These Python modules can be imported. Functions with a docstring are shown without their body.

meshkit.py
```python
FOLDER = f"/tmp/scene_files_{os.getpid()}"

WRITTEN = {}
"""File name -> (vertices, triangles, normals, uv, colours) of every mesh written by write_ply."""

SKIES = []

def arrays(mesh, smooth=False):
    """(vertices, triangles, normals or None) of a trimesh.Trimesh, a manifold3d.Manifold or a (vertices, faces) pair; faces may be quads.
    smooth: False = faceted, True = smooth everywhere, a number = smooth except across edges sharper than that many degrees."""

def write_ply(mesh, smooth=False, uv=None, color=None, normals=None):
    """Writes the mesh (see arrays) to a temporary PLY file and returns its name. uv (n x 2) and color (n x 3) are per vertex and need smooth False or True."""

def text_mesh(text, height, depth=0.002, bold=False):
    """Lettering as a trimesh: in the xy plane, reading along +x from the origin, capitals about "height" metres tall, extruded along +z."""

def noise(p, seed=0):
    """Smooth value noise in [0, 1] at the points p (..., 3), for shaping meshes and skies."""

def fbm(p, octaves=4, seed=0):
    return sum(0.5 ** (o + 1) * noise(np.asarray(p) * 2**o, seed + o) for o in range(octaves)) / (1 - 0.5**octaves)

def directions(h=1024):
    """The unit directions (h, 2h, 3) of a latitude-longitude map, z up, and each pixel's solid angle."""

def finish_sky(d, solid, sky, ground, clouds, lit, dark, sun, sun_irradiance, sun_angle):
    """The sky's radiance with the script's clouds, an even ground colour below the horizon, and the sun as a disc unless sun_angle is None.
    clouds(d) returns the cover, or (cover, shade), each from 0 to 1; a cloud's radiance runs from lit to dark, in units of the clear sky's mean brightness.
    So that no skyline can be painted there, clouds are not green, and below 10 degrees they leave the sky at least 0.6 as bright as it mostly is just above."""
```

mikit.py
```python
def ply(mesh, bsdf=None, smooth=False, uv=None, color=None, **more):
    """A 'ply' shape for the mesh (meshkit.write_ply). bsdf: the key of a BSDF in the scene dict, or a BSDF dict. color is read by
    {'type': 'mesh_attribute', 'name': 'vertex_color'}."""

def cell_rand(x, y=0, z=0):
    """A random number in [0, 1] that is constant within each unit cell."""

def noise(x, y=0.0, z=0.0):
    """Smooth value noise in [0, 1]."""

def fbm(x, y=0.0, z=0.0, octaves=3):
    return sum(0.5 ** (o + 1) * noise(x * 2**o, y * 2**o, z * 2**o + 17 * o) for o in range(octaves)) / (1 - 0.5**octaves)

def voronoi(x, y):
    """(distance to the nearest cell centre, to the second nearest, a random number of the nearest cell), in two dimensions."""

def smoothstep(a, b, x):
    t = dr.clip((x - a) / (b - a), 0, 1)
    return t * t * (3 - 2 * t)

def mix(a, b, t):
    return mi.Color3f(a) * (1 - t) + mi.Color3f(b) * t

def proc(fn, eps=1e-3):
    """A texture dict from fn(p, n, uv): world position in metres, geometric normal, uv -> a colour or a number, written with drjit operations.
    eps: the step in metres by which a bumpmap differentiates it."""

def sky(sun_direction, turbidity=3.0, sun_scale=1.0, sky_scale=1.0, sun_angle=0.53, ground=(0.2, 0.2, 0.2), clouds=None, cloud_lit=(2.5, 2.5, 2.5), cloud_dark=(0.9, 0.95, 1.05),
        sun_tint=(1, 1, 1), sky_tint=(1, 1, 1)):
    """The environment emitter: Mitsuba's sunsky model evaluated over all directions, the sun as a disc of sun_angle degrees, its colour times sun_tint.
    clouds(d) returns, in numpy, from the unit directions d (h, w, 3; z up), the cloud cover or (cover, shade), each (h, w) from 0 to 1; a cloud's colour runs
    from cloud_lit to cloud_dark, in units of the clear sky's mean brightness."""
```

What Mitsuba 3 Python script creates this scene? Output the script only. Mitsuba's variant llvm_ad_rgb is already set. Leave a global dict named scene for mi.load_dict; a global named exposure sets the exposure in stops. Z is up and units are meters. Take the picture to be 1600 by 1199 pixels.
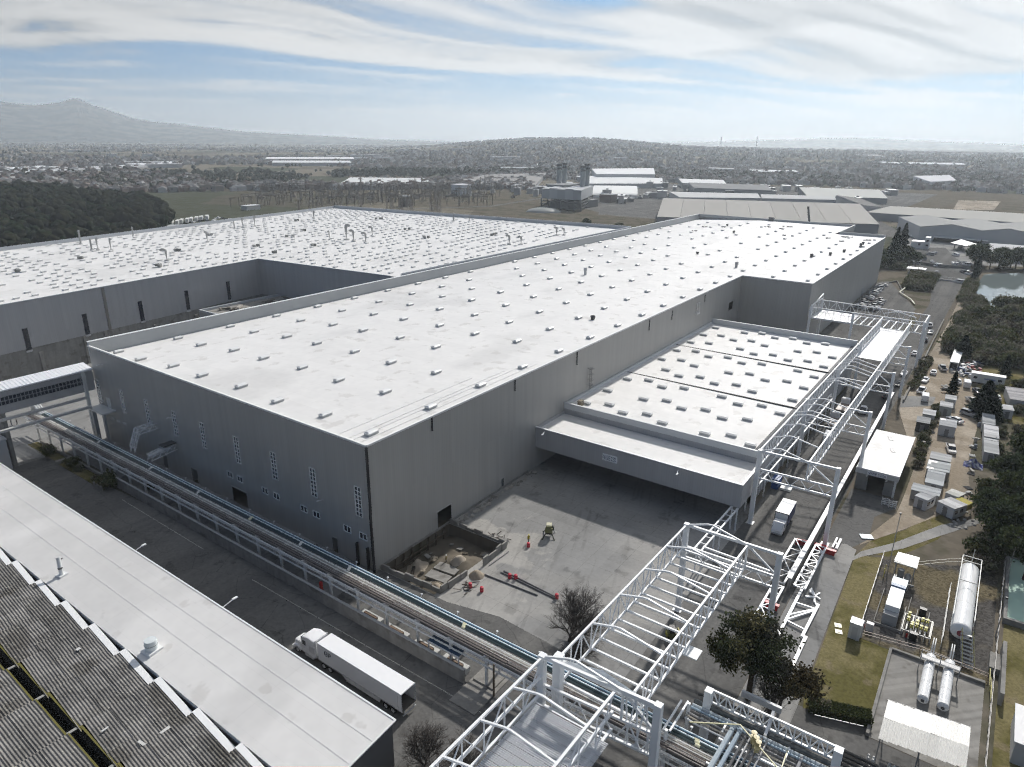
import math, random
import numpy as np, trimesh, drjit as dr, mitsuba as mi, mikit, meshkit, manifold3d as m3
from shapely.geometry import Polygon
from mikit import noise, fbm, voronoi, cell_rand, smoothstep, mix, proc

T = mi.ScalarTransform4f
scene, labels = {'type': 'scene'}, {}
RS = np.random.RandomState(7)

# ------------------------------------------------------------------ camera, sky, air
CAM = np.array([-68.838, -77.564, 70.639]); YAW, PITCH, ROLL, F = 0.616918, 0.341428, -0.009717, 1073.17
fw = np.array([math.cos(PITCH) * math.cos(YAW), math.cos(PITCH) * math.sin(YAW), -math.sin(PITCH)])
rt = np.cross(fw, [0, 0, 1]); rt /= np.linalg.norm(rt)
up = np.cross(rt, fw) * math.cos(ROLL) + rt * math.sin(ROLL)
scene['camera'] = {'type': 'perspective', 'fov': math.degrees(2 * math.atan(800 / F)), 'fov_axis': 'x', 'near_clip': 1.0, 'far_clip': 60000.0,
                   'to_world': T().look_at(origin=CAM.tolist(), target=(CAM + fw).tolist(), up=up.tolist()), 'medium': {'type': 'ref', 'id': 'air'}}
SUN = (1.3, 0.14, 1.0)


def clouds(d):
    z = np.maximum(d[..., 2], 0.0)
    u0, v0 = d[..., 0] / (z + 0.07), d[..., 1] / (z + 0.07)
    a, b = math.cos(CA), math.sin(CA)      # the streaks run along one wind direction
    u, v = u0 * a + v0 * b, -u0 * b + v0 * a
    w = meshkit.fbm(np.stack([u * .4, v * .4, 0 * u + 9], -1), 3, 3) - .5
    s = meshkit.fbm(np.stack([u * .14 + w * .5, v * .42 + w * .8, 0 * u + CS], -1), 5, 17)
    f = meshkit.fbm(np.stack([u * .8 + w * 3, v * 3.6 + w * 4, 0 * u + 5], -1), 6, 29)
    t = s * .60 + f * .40
    veil = np.clip((meshkit.fbm(np.stack([u * .16, v * .3, 0 * u + 1], -1), 3, 41) - .36) * 2.6, 0, 1)
    cover = sst(.455, .635, t) * .92 + .14 * veil
    toward = np.clip(d @ (A(SUN) / np.linalg.norm(SUN)), -1, 1)      # thin cloud is brightest round the sun
    low = np.exp(-(z / .045) ** 2)                                   # pale bank low over the land
    shade = np.clip((.60 - f) * 3.2, 0, 1) * .62 + 1.0 * (1 - sst(-.1, .68, toward))
    return np.clip(np.maximum(cover, low * .72), 0, 1), np.clip(shade * (1 - .6 * low), 0, 1)


CA, CS = -.55, 3.0


def sst(a, b, x):
    t = np.clip((x - a) / (b - a), 0, 1); return t * t * (3 - 2 * t)


def A(v): return np.asarray(v, float)


scene['sky'] = mikit.sky(SUN, turbidity=3.0, sun_scale=1.32, sun_angle=1.6, ground=(0.2, 0.19, 0.17), clouds=clouds, cloud_lit=(5.1, 5.0, 4.85), cloud_dark=(.68, .76, .80), sky_tint=(.25, .60, .92), sun_tint=(.84, 1.0, 1.34))
exposure = 1.46
scene['air'] = {'type': 'homogeneous', 'albedo': {'type': 'rgb', 'value': [.83, .91, .97]}, 'sigma_t': 1.25e-4, 'phase': {'type': 'hg', 'g': .42}}
scene['haze'] = {'type': 'cube', 'to_world': T().translate([0, 0, 300]).scale([15200, 15200, 306]), 'bsdf': {'type': 'null'}, 'interior': {'type': 'ref', 'id': 'air'}}
labels['haze'] = {'label': 'thin pale haze lying over the plain and the far hills', 'category': 'haze', 'kind': 'stuff'}

# ------------------------------------------------------------------ materials
VC = {'type': 'mesh_attribute', 'name': 'vertex_color'}


def two(b): return {'type': 'twosided', 'bsdf': b}


def prin(color, rough, **k): return {'type': 'principled', 'base_color': color, 'roughness': rough, **k}


scene['matte'] = two({'type': 'diffuse', 'reflectance': VC})
scene['paint'] = two(prin(VC, .45, specular=.45))
scene['gloss'] = two(prin(VC, .18, specular=.5))
scene['steel'] = two(prin({'type': 'rgb', 'value': [.78, .79, .79]}, .42))
scene['glass'] = two(prin({'type': 'rgb', 'value': [.012, .018, .03]}, .08, specular=.6))
scene['leaf'] = {'type': 'principledthin', 'base_color': VC, 'roughness': .7, 'diff_trans': .5, 'spec_trans': 0.0}
scene['water'] = two({'type': 'principled', 'base_color': {'type': 'rgb', 'value': [.13, .155, .155]}, 'roughness': .03, 'specular': 1.0})


def grain(p, s, o=3): return fbm(p.x * s, p.y * s, p.z * s, o)


def facade_fn(tone, gain=1.0):
    def fn(p, n, uv):
        u = dr.select(dr.abs(n.x) > dr.abs(n.y), p.y, p.x)
        panel = cell_rand(dr.floor(u / 1.0), dr.floor(p.z / 12.5), 4)
        rib = smoothstep(.36, .5, dr.abs(u / .5 - dr.floor(u / .5) - .5))
        streak = fbm(u * 1.9, p.z * .06, 2.0, 3)
        t = .94 + .045 * panel - .07 * rib + .08 * (streak - .5) + .05 * (noise(u * .08, p.z * .08) - .5)
        return mi.Color3f(*tone) * t * gain
    return fn


scene['facade'] = two(prin(proc(facade_fn((.375, .365, .343))), .5, specular=.4))
scene['facade_blue'] = two(prin(proc(facade_fn((.40, .40, .405))), .5, specular=.4))


def roof_fn(p, n, uv):
    stain = smoothstep(.52, .74, fbm(p.x * .045, p.y * .07, 3.0, 5))
    fine = fbm(p.x * .9, p.y * .9, 1.0, 3)
    seam = smoothstep(.485, .5, dr.abs(p.x / 3.05 - dr.floor(p.x / 3.05) - .5)) * .8 + smoothstep(.49, .5, dr.abs(p.y / 15.0 - dr.floor(p.y / 15.0) - .5)) * .5
    roll = cell_rand(dr.floor(p.x / 3.05), dr.floor(p.y / 15.0), 1)
    t = 1.0 - .11 * stain - .07 * (fine - .4) - .07 * seam + .035 * (roll - .5)
    foot = smoothstep(.66, .78, fbm(p.x * .35, p.y * .35, 8.0, 4))
    return mix(mi.Color3f(.68, .67, .65) * t, (.42, .40, .37), .35 * foot)


scene['membrane'] = two(prin(proc(roof_fn), .6, specular=.35))


def asphalt_fn(p, n, uv):
    a = fbm(p.x * .05, p.y * .05, 0.0, 4)
    patch = cell_rand(dr.floor(p.x / 11.0 + noise(p.y * .05) * 1.2), dr.floor(p.y / 7.5), 3)
    d, e, w = voronoi(p.x * .16 + a * 1.5, p.y * .16)
    crack = 1 - smoothstep(.0, .03, e - d)
    wear = smoothstep(.45, .7, fbm(p.x * .02 + 4, p.y * .4, 2.0, 3))
    oil = smoothstep(.68, .8, fbm(p.x * .5, p.y * .5, 6.0, 3))
    fine = fbm(p.x * 3, p.y * 3, 1.0, 2)
    t = .8 + .35 * (a - .5) + .3 * fine + .14 * patch - .25 * crack - .25 * oil
    return mix(mi.Color3f(.138, .136, .132), (.19, .186, .176), wear * .5) * t


scene['asphalt'] = two({'type': 'diffuse', 'reflectance': proc(asphalt_fn)})


def yard_fn(p, n, uv):
    a = fbm(p.x * .09, p.y * .09, 0.0, 5)
    dx = dr.maximum(dr.abs(p.x - 11) - 10, 0); dy = dr.maximum(dr.abs(p.y + 7) - 8, 0)
    spill = smoothstep(.40, .56, fbm(p.x * .35, p.y * .35, 4.0, 5) + .16 - .045 * dr.sqrt(dx * dx + dy * dy))     # plaster and earth trodden out of the excavation
    dust = dr.maximum(smoothstep(.46, .68, fbm(p.x * .06 + 20, p.y * .05, 7.0, 4)), 1.4 * spill)
    jx = smoothstep(.488, .5, dr.abs(p.x / 6.0 - dr.floor(p.x / 6.0) - .5)); jy = smoothstep(.488, .5, dr.abs(p.y / 5.6 - dr.floor(p.y / 5.6) - .5))
    slab = cell_rand(dr.floor(p.x / 6.0 + .5), dr.floor(p.y / 5.6 + .5), 6)
    oil = smoothstep(.62, .8, fbm(p.x * .4, p.y * .4, 2.0, 4))
    tr = smoothstep(.6, .8, fbm(p.x * .08 + p.y * .05, p.y * 1.1 - p.x * .4, 9.0, 3))
    t = .82 + .32 * (a - .5) + .10 * (slab - .5) - .22 * dr.maximum(jx, jy) - .2 * oil - .12 * tr + .16 * (fbm(p.x * 2.2, p.y * 2.2, 1., 3) - .5)
    return mix(mi.Color3f(.32, .318, .31), (.46, .445, .415), dust * .6) * t


scene['concrete'] = two({'type': 'diffuse', 'reflectance': proc(yard_fn)})


def castwall_fn(p, n, uv):
    s = fbm((p.x + p.y) * 1.2, p.z * .25, 3.0, 4)
    t = .85 + .4 * (s - .5) + .2 * (grain(p, 1.7) - .5)
    blot = smoothstep(.58, .75, grain(p, .45, 4))
    return mix(mi.Color3f(.33, .32, .30), (.16, .15, .135), blot * .55) * t


scene['cast'] = two({'type': 'diffuse', 'reflectance': proc(castwall_fn)})


def ground_fn(p, n, uv):
    wx = p.x + 160 * (fbm(p.x * .003, p.y * .003, 1.0, 3) - .5); wy = p.y + 160 * (fbm(p.x * .003, p.y * .003, 5.0, 3) - .5)
    d, e, w = voronoi(wx * .0055 * .8 + wy * .002, wy * .0046 - wx * .002)
    r = dr.sqrt(dr.square(p.x) + dr.square(p.y))
    dry = mix((.13, .113, .09), (.18, .16, .13), fbm(p.x * .02, p.y * .02, 2.0, 4))
    fld = dr.select(w < .35, mi.Color3f(.125, .108, .084), dr.select(w < .6, mi.Color3f(.075, .08, .058), dr.select(w < .8, mi.Color3f(.17, .15, .118), mi.Color3f(.10, .09, .072))))
    rows = .92 + .16 * noise(wx * .22, wy * .03)
    col = mix(dry, fld * rows, smoothstep(380, 560, r))
    weed = smoothstep(.48, .66, fbm(p.x * .12, p.y * .12, 3.0, 5))
    col = mix(col, mi.Color3f(.06, .064, .036), weed * .6 * (1 - smoothstep(600, 1500, r)))
    return col * (.8 + .4 * fbm(p.x * .9, p.y * .9, 1.0, 3))


scene['earth'] = two({'type': 'diffuse', 'reflectance': proc(ground_fn)})


def lawn_fn(p, n, uv):
    a = fbm(p.x * .22, p.y * .22, 0.0, 4)
    col = mix((.115, .105, .042), (.19, .165, .085), smoothstep(.35, .62, a))
    bare = smoothstep(.6, .72, fbm(p.x * .5, p.y * .5, 4.0, 4))
    return mix(col, (.20, .165, .115), bare * .5) * (.7 + .6 * fbm(p.x * 4, p.y * 4, 2.0, 3))


scene['turf'] = two({'type': 'diffuse', 'reflectance': proc(lawn_fn)})


def dirt_fn(p, n, uv):
    a = fbm(p.x * .12, p.y * .12, 0.0, 5)
    track = smoothstep(.55, .75, fbm(p.x * .03, p.y * .55, 5.0, 3))
    col = mix((.29, .245, .19), (.41, .36, .295), smoothstep(.35, .65, a))
    return mix(col, (.25, .22, .18), track * .5) * (.8 + .4 * fbm(p.x * 2.5, p.y * 2.5, 2.0, 3))


scene['dirt'] = two({'type': 'diffuse', 'reflectance': proc(dirt_fn)})


def gravel_fn(p, n, uv):
    d, e, w = voronoi(p.x * 3.5, p.y * 3.5)
    a = smoothstep(.42, .62, fbm(p.x * .16, p.y * .16, 3.0, 4))
    return mix(mi.Color3f(.095, .09, .085), (.135, .115, .075), a) * (.65 + .7 * w)


scene['gravel'] = two({'type': 'diffuse', 'reflectance': proc(gravel_fn)})


def corr_fn(p, n, uv):
    a = fbm(p.x * .5, p.y * .35, 0.0, 4)
    moss = smoothstep(.5, .72, fbm(p.x * .28 + 5, p.y * .22, 3.0, 5))
    t = .62 + .3 * cell_rand(dr.floor(p.x / 2.8), dr.floor(p.y / 2.87), 3) + .5 * (a - .4) + .3 * (fbm(p.x * 5, p.y * 2.5, 1.0, 3) - .5)
    lich = smoothstep(.67, .72, fbm(p.x * 3.1, p.y * 3.1, 6.0, 3))
    return mix(mix(VCOL * t, (.055, .048, .036), moss * .5), (.36, .35, .31), lich * .5)


VCOL = mi.Color3f(.27, .26, .245)
scene['fibre_cement'] = two({'type': 'diffuse', 'reflectance': proc(corr_fn)})


def whitesheet_fn(p, n, uv):
    rib = smoothstep(.3, .5, dr.abs(p.y / .33 - dr.floor(p.y / .33) - .5))
    return mi.Color3f(.62, .63, .64) * (.98 - .12 * rib + .10 * (fbm(p.x * .4, p.y * 1.5, 0.0, 3) - .5))


scene['deck_sheet'] = two(prin(proc(whitesheet_fn), .4))


def hill_fn(p, n, uv):
    a = fbm(p.x * .008, p.y * .008, p.z * .01, 5)
    return mix((.03, .034, .03), (.06, .055, .045), smoothstep(.4, .62, a))


scene['hillside'] = two({'type': 'diffuse', 'reflectance': proc(hill_fn)})

# ------------------------------------------------------------------ helpers
BOXF = np.array([[0, 2, 3], [0, 3, 1], [4, 5, 7], [4, 7, 6], [0, 1, 5], [0, 5, 4], [2, 6, 7], [2, 7, 3], [0, 4, 6], [0, 6, 2], [1, 3, 7], [1, 7, 5]])
BOXV = np.array([[x, y, z] for z in (-.5, .5) for y in (-.5, .5) for x in (-.5, .5)])
WHITE = (.78, .79, .79)


def A(v): return np.asarray(v, float)


class MB:
    """Collects pieces, each with one colour, into one mesh."""

    def __init__(s, col=(.5, .5, .5)): s.v, s.f, s.c, s.n, s.col = [], [], [], 0, col

    def add(s, v, f, col=None):
        v, f = A(v), np.asarray(f, int)
        if f.shape[1] == 4: f = np.vstack([f[:, [0, 1, 2]], f[:, [0, 2, 3]]])
        s.v.append(v); s.f.append(f + s.n); s.n += len(v)
        c = A(s.col if col is None else col)
        s.c.append(np.broadcast_to(c, (len(v), 3)))
        return s

    def box(s, c, d, rz=0, col=None):
        v = BOXV * A(d)
        if rz: v = v @ np.array([[math.cos(rz), math.sin(rz), 0], [-math.sin(rz), math.cos(rz), 0], [0, 0, 1]])
        return s.add(v + A(c), BOXF, col)

    def b2(s, lo, hi, col=None): return s.box((A(lo) + A(hi)) / 2, A(hi) - A(lo), 0, col)

    def beam(s, p, q, w, h=None, col=None): return s.add((np.c_[BOXV[:, :2], BOXV[:, 2] + .5, np.ones(8)] @ beam_m(p, q, w, h or w).T)[:, :3], BOXF, col)

    def tube(s, pts, r, n=6, col=None, caps=True):
        p = A(pts); r = np.broadcast_to(r, (len(p),)).astype(float)
        t = np.gradient(p, axis=0); t /= np.linalg.norm(t, axis=1, keepdims=True) + 1e-12
        ref = A([0, 0, 1]) if np.mean(np.abs(t[:, 2])) < .9 else A([1, 0, 0])
        a = np.cross(t, ref); a /= np.linalg.norm(a, axis=1, keepdims=True) + 1e-12
        b = np.cross(t, a); th = np.arange(n) * 2 * np.pi / n
        v = (p[:, None] + r[:, None, None] * (np.cos(th)[None, :, None] * a[:, None] + np.sin(th)[None, :, None] * b[:, None])).reshape(-1, 3)
        i, j = np.meshgrid(np.arange(len(p) - 1), np.arange(n), indexing='ij')
        q = np.stack([i * n + j, i * n + (j + 1) % n, (i + 1) * n + (j + 1) % n, (i + 1) * n + j], -1).reshape(-1, 4)
        s.add(v, q, col)
        if caps:
            for k in (0, len(p) - 1):
                s.add(np.vstack([v[k * n:(k + 1) * n], p[k]]), [[j, (j + 1) % n, n] for j in range(n)], col)
        return s

    def lathe(s, prof, c=(0, 0, 0), n=16, axis='z', col=None):
        pr = A(prof); th = np.arange(n) * 2 * np.pi / n
        v = np.stack([pr[:, None, 0] * np.cos(th), pr[:, None, 0] * np.sin(th), np.broadcast_to(pr[:, 1:2], (len(pr), n))], -1).reshape(-1, 3)
        if axis == 'x': v = v[:, [2, 0, 1]]
        if axis == 'y': v = v[:, [1, 2, 0]]
        i, j = np.meshgrid(np.arange(len(pr) - 1), np.arange(n), indexing='ij')
        return s.add(v + A(c), np.stack([i * n + j, i * n + (j + 1) % n, (i + 1) * n + (j + 1) % n, (i + 1) * n + j], -1).reshape(-1, 4), col)

    def prism(s, poly, z0, z1, col=None, holes=()):
        m = trimesh.creation.extrude_polygon(Polygon(poly, holes), z1 - z0, engine='earcut')
        return s.add(np.array(m.vertices) + [0, 0, z0], m.faces, col)

    def quad(s, a, b, c, d, col=None): return s.add([a, b, c, d], [[0, 1, 2, 3]], col)

    def mesh(s): return np.vstack(s.v), np.vstack(s.f), np.vstack(s.c)

    def ply(s, bsdf, smooth=False):
        tinted = bsdf in ('matte', 'paint', 'gloss', 'leaf')
        if smooth and smooth is not True and tinted:      # smooth each piece by angle, keep its colour
            V, Fc, C, n = [], [], [], 0
            for v, f, c, k in zip(s.v, s.f, s.c, np.cumsum([0] + [len(x) for x in s.v])):
                m = trimesh.graph.smooth_shade(trimesh.Trimesh(v, f - k, process=False), angle=math.radians(smooth), facet_minarea=None)
                V.append(np.array(m.vertices)); Fc.append(np.array(m.faces) + n); C.append(np.broadcast_to(c[0], (len(V[-1]), 3))); n += len(V[-1])
            return mikit.ply((np.vstack(V), np.vstack(Fc)), bsdf, smooth=True, color=np.vstack(C))
        v, f, c = s.mesh()
        if tinted: return mikit.ply((v, f), bsdf, smooth=smooth, color=c)
        return mikit.ply((v, f), bsdf, smooth=smooth)


def beam_m(p, q, w, h):
    """Matrix that carries a unit box (0..1 along z) onto a beam from p to q, w wide and h deep."""
    p, q = A(p), A(q); z = q - p; L = np.linalg.norm(z); z = z / L
    ref = A([0, 0, 1]) if abs(z[2]) < .95 else A([1, 0, 0])
    x = np.cross(ref, z); x /= np.linalg.norm(x); y = np.cross(z, x)
    m = np.eye(4); m[:3, 0] = x * w; m[:3, 1] = y * h; m[:3, 2] = z * L; m[:3, 3] = p
    return m


USED = {}


def key(k):
    n = USED.get(k, 0); USED[k] = n + 1
    return k if n == 0 else f'{k}_{n:03d}'


def thing(name, label, cat, group=None, kind=None):
    k = key(name); labels[k] = {'label': label, 'category': cat}
    if group: labels[k]['group'] = group
    if kind: labels[k]['kind'] = kind
    return k


def part(parent, name, shape, label=None, kind=None):
    k = key(parent + '__' + name); scene[k] = shape
    if label or kind: labels[k] = {x: y for x, y in (('label', label), ('kind', kind)) if y}
    return k


def one(name, shape, label, cat, group=None, kind=None):
    k = thing(name, label, cat, group, kind); scene[k] = shape
    return k


def struct(name, shape, label=None):
    k = key(name); scene[k] = shape; labels[k] = {'label': label or name.replace('_', ' '), 'category': name.replace('_', ' '), 'kind': 'structure'}
    return k


def sheet(name, poly, z, bsdf, holes=(), label=None):
    v, f = trimesh.creation.triangulate_polygon(Polygon(poly, holes), engine='earcut')
    return struct(name, mikit.ply((np.c_[v, np.full(len(v), z)], f), bsdf), label)


def M(x, y, z=0, rz=0, s=1.0, sz=None):
    c, q = math.cos(rz), math.sin(rz)
    return np.array([[c * s, -q * s, 0, x], [q * s, c * s, 0, y], [0, 0, sz or s, z], [0, 0, 0, 1.0]])


def at(shape, m): return {**shape, 'to_world': T(np.ascontiguousarray(m))}


_ub = MB(WHITE); _ub.add(np.c_[BOXV[:, :2], BOXV[:, 2] + .5], BOXF); UB = _ub.ply('steel')


def member(parent, name, p, q, w, h=None): return part(parent, name, at(UB, beam_m(p, q, w, h or w)))


def lerp(a, b, t): return A(a) + (A(b) - A(a)) * t


def place(root, tmpl, m):
    """Copies a template, a list of (part name, shape[, [(sub-part name, shape), ...]]), under the thing ROOT."""
    for n, s, *ch in tmpl:
        k = part(root, n, at(s, m))
        for cn, cs in (ch[0] if ch else []): part(k, cn, at(cs, m))
    return root

# ------------------------------------------------------------------ the setting: land, roads, water, hills


def sstep(a, b, x):
    t = np.clip((x - a) / (b - a), 0, 1); return t * t * (3 - 2 * t)


def height(x, y):
    """Height of the land: flat round the works, a low built-up ridge beyond."""
    x, y = A(x), A(y); r = np.hypot(x + 69, y + 78); az = np.degrees(np.arctan2(y + 78, x + 69))
    top = np.interp(az, [-12, 2, 8, 14, 19, 22, 26, 30, 34, 38, 42, 48, 90], [6, 18, 25, 28, 35, 42, 62, 76, 72, 54, 25, 6, 0])
    n = meshkit.fbm(np.stack([x * .0011, y * .0011, 0 * x], -1), 4, 5)
    return top * sstep(1250, 3900, r) * (1 - .75 * sstep(4300, 6500, r)) * (.72 + .5 * n) + 6 * (n - .5) * sstep(1500, 2500, r)


PIT = [(1.2, -12.6), (19.8, -13.0), (19.6, -.15), (1.2, -.15)]
ring = [(600 * math.cos(a) - 69, 600 * math.sin(a) - 78) for a in np.radians(np.arange(0, 360, 2))]
sheet('ground', ring, 0.0, 'earth', [PIT], 'dry earth and weeds round the works')
radii = np.geomspace(600, 14800, 60); az = np.radians(np.arange(0, 360, 2))
gx = (radii[:, None] * np.cos(az) - 69); gy = (radii[:, None] * np.sin(az) - 78); gz = height(gx, gy); gz[0] = 0
ii, jj = np.meshgrid(np.arange(59), np.arange(180), indexing='ij')
q = np.stack([ii * 180 + jj, (ii + 1) * 180 + jj, (ii + 1) * 180 + (jj + 1) % 180, ii * 180 + (jj + 1) % 180], -1).reshape(-1, 4)
struct('terrain', mikit.ply((np.stack([gx, gy, gz], -1).reshape(-1, 3), q), 'earth', smooth=True), 'plain of fields rising to a low ridge')


def mountain(name, az0, az1, prof, R0, R1, label, seed):
    a = np.radians(np.linspace(az0, az1, 130)); rr = np.linspace(R0, R1, 34)
    crest = np.interp(np.degrees(a), *prof)
    t = np.linspace(0, 1, 34)
    shape = np.where(t < .55, sstep(0, .55, t) ** 1.15, 1 - .9 * sstep(.55, 1, t))
    x = rr[:, None] * np.cos(a) - 69; y = rr[:, None] * np.sin(a) - 78
    n = meshkit.fbm(np.stack([x * .0009, y * .0009, 0 * x], -1), 5, seed)
    n2 = meshkit.fbm(np.stack([np.broadcast_to(a * 60, x.shape), y * .0002, 0 * x], -1), 4, seed + 9)
    z = crest * shape[:, None] * (.88 + .16 * n + .10 * (n2 - .5)) - 4
    i, j = np.meshgrid(np.arange(33), np.arange(129), indexing='ij')
    f = np.stack([i * 130 + j, (i + 1) * 130 + j, (i + 1) * 130 + j + 1, i * 130 + j + 1], -1).reshape(-1, 4)
    struct(name, mikit.ply((np.stack([x, y, z], -1).reshape(-1, 3), f), 'hillside', smooth=True), label)


mountain('mountain', 38, 84, ([38, 46, 50, 54.8, 58, 60, 62, 63.2, 64.3, 65.1, 65.6, 66.0, 66.5, 67.2, 68.5, 70.2, 73, 84], [25, 60, 105, 150, 200, 240, 270, 350, 440, 480, 545, 575, 530, 480, 470, 500, 520, 300]), 8200, 14000, 'long blue mountain with a small peak fading in the haze', 2)
mountain('far_hill', -6, 26, ([-6, 0, 3, 6, 9, 12, 15, 19, 26], [40, 70, 95, 120, 145, 150, 120, 80, 30]), 11500, 14700, 'faint far hills on the right horizon', 8)

sheet('service_road', [(-60, -44), (-10.6, -46), (-8.5, -29), (-10.4, 40), (-12, 70), (-14, 100), (-13, 126), (-40, 126), (-60, 126)], .012, 'asphalt', label='dark asphalt service road along the pipe rack')
sheet('yard', [(-10.3, -46.4), (62.5, -46.4), (62.5, -.02), (19.6, -.02), (19.6, -.15), (19.8, -13.0), (1.2, -12.6), (1.2, -.02), (-10.3, -.02)], .016, 'concrete', label='dusty concrete yard before the loading canopy')
sheet('court', [(-70, 94.2), (106, 94.6), (100, 169), (4, 157), (-140, 136), (-70, 120)], .026, 'concrete', label='dusty concrete court between the halls')
sheet('yard_apron', [(-10.3, -46.3), (1.9, -46.3), (3.1, -24.5), (1.0, -15.4), (0.9, -.1), (-10.3, -.1)], .024, 'asphalt', label='dark strip between yard and pipe rack')
sheet('hall_strip', [(-9, 0), (-.02, 0), (-.02, 94), (-9.5, 94)], .016, 'concrete', label='concrete strip under the pipe rack')
sheet('main_road', [(-90, -60.3), (60, -60.3), (190, -60.8), (270, -62.2), (368, -63), (430, -62.6), (470, -52), (520, -42), (500, -20), (470, -14), (416, -28), (385, -37), (352, -50), (300, -54), (215, -52.5), (190, -46.5), (62.5, -46.4), (-10.3, -46.41), (-90, -46.4)], .02, 'asphalt', label='grey works road under the steel walkway')
sheet('car_park', [(160.4, -46.3), (160.4, -.1), (188, -.1), (188, -25.1), (345.5, -25.1), (352, -30), (318, -40), (285, -50), (230, -51), (214, -52.4), (190, -46.4)], .028, 'asphalt', label='asphalt car park beside the far end of the hall')
sheet('footpath', [(-12, -60.4), (56, -60.4), (58, -64.5), (57, -66.4), (12, -67.3), (-12, -67.3)], .03, 'concrete', label='pale concrete path right of the road')
sheet('forecourt', [(56.2, -60.9), (82.2, -60.9), (82.2, -70), (78, -69.8), (72, -67), (62, -67.5), (57.2, -65.5)], .026, 'asphalt', label='concrete forecourt of the gatehouse')
sheet('lawn', [(55, -66.6), (14.8, -67.5), (12, -68), (14.6, -76), (31, -76), (31.5, -71.2), (57, -70.7)], .034, 'turf', label='dry yellowing lawn')
sheet('right_lawn', [(15, -88.8), (32, -88.9), (70, -89.6), (90, -92), (90, -110), (10, -110)], .02, 'turf', label='green lawn behind the tank compound')
sheet('bank', [(58, -71.5), (57, -67), (62, -68), (70, -72.6), (82, -77.5), (78, -80), (70, -78.2), (62, -74.4)], .022, 'turf', label='weedy bank beside the dirt track')
sheet('gravel_yard', [(31.4, -71.1), (56.6, -70.9), (61, -80), (66, -88), (31.6, -88)], .018, 'gravel', label='dark gravel of the tank compound')
sheet('tank_pad', [(31.1, -75.9), (32.2, -87.4), (12, -87.4), (12, -75.5)], .04, 'cast', label='stained concrete pad of the small tanks')
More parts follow.
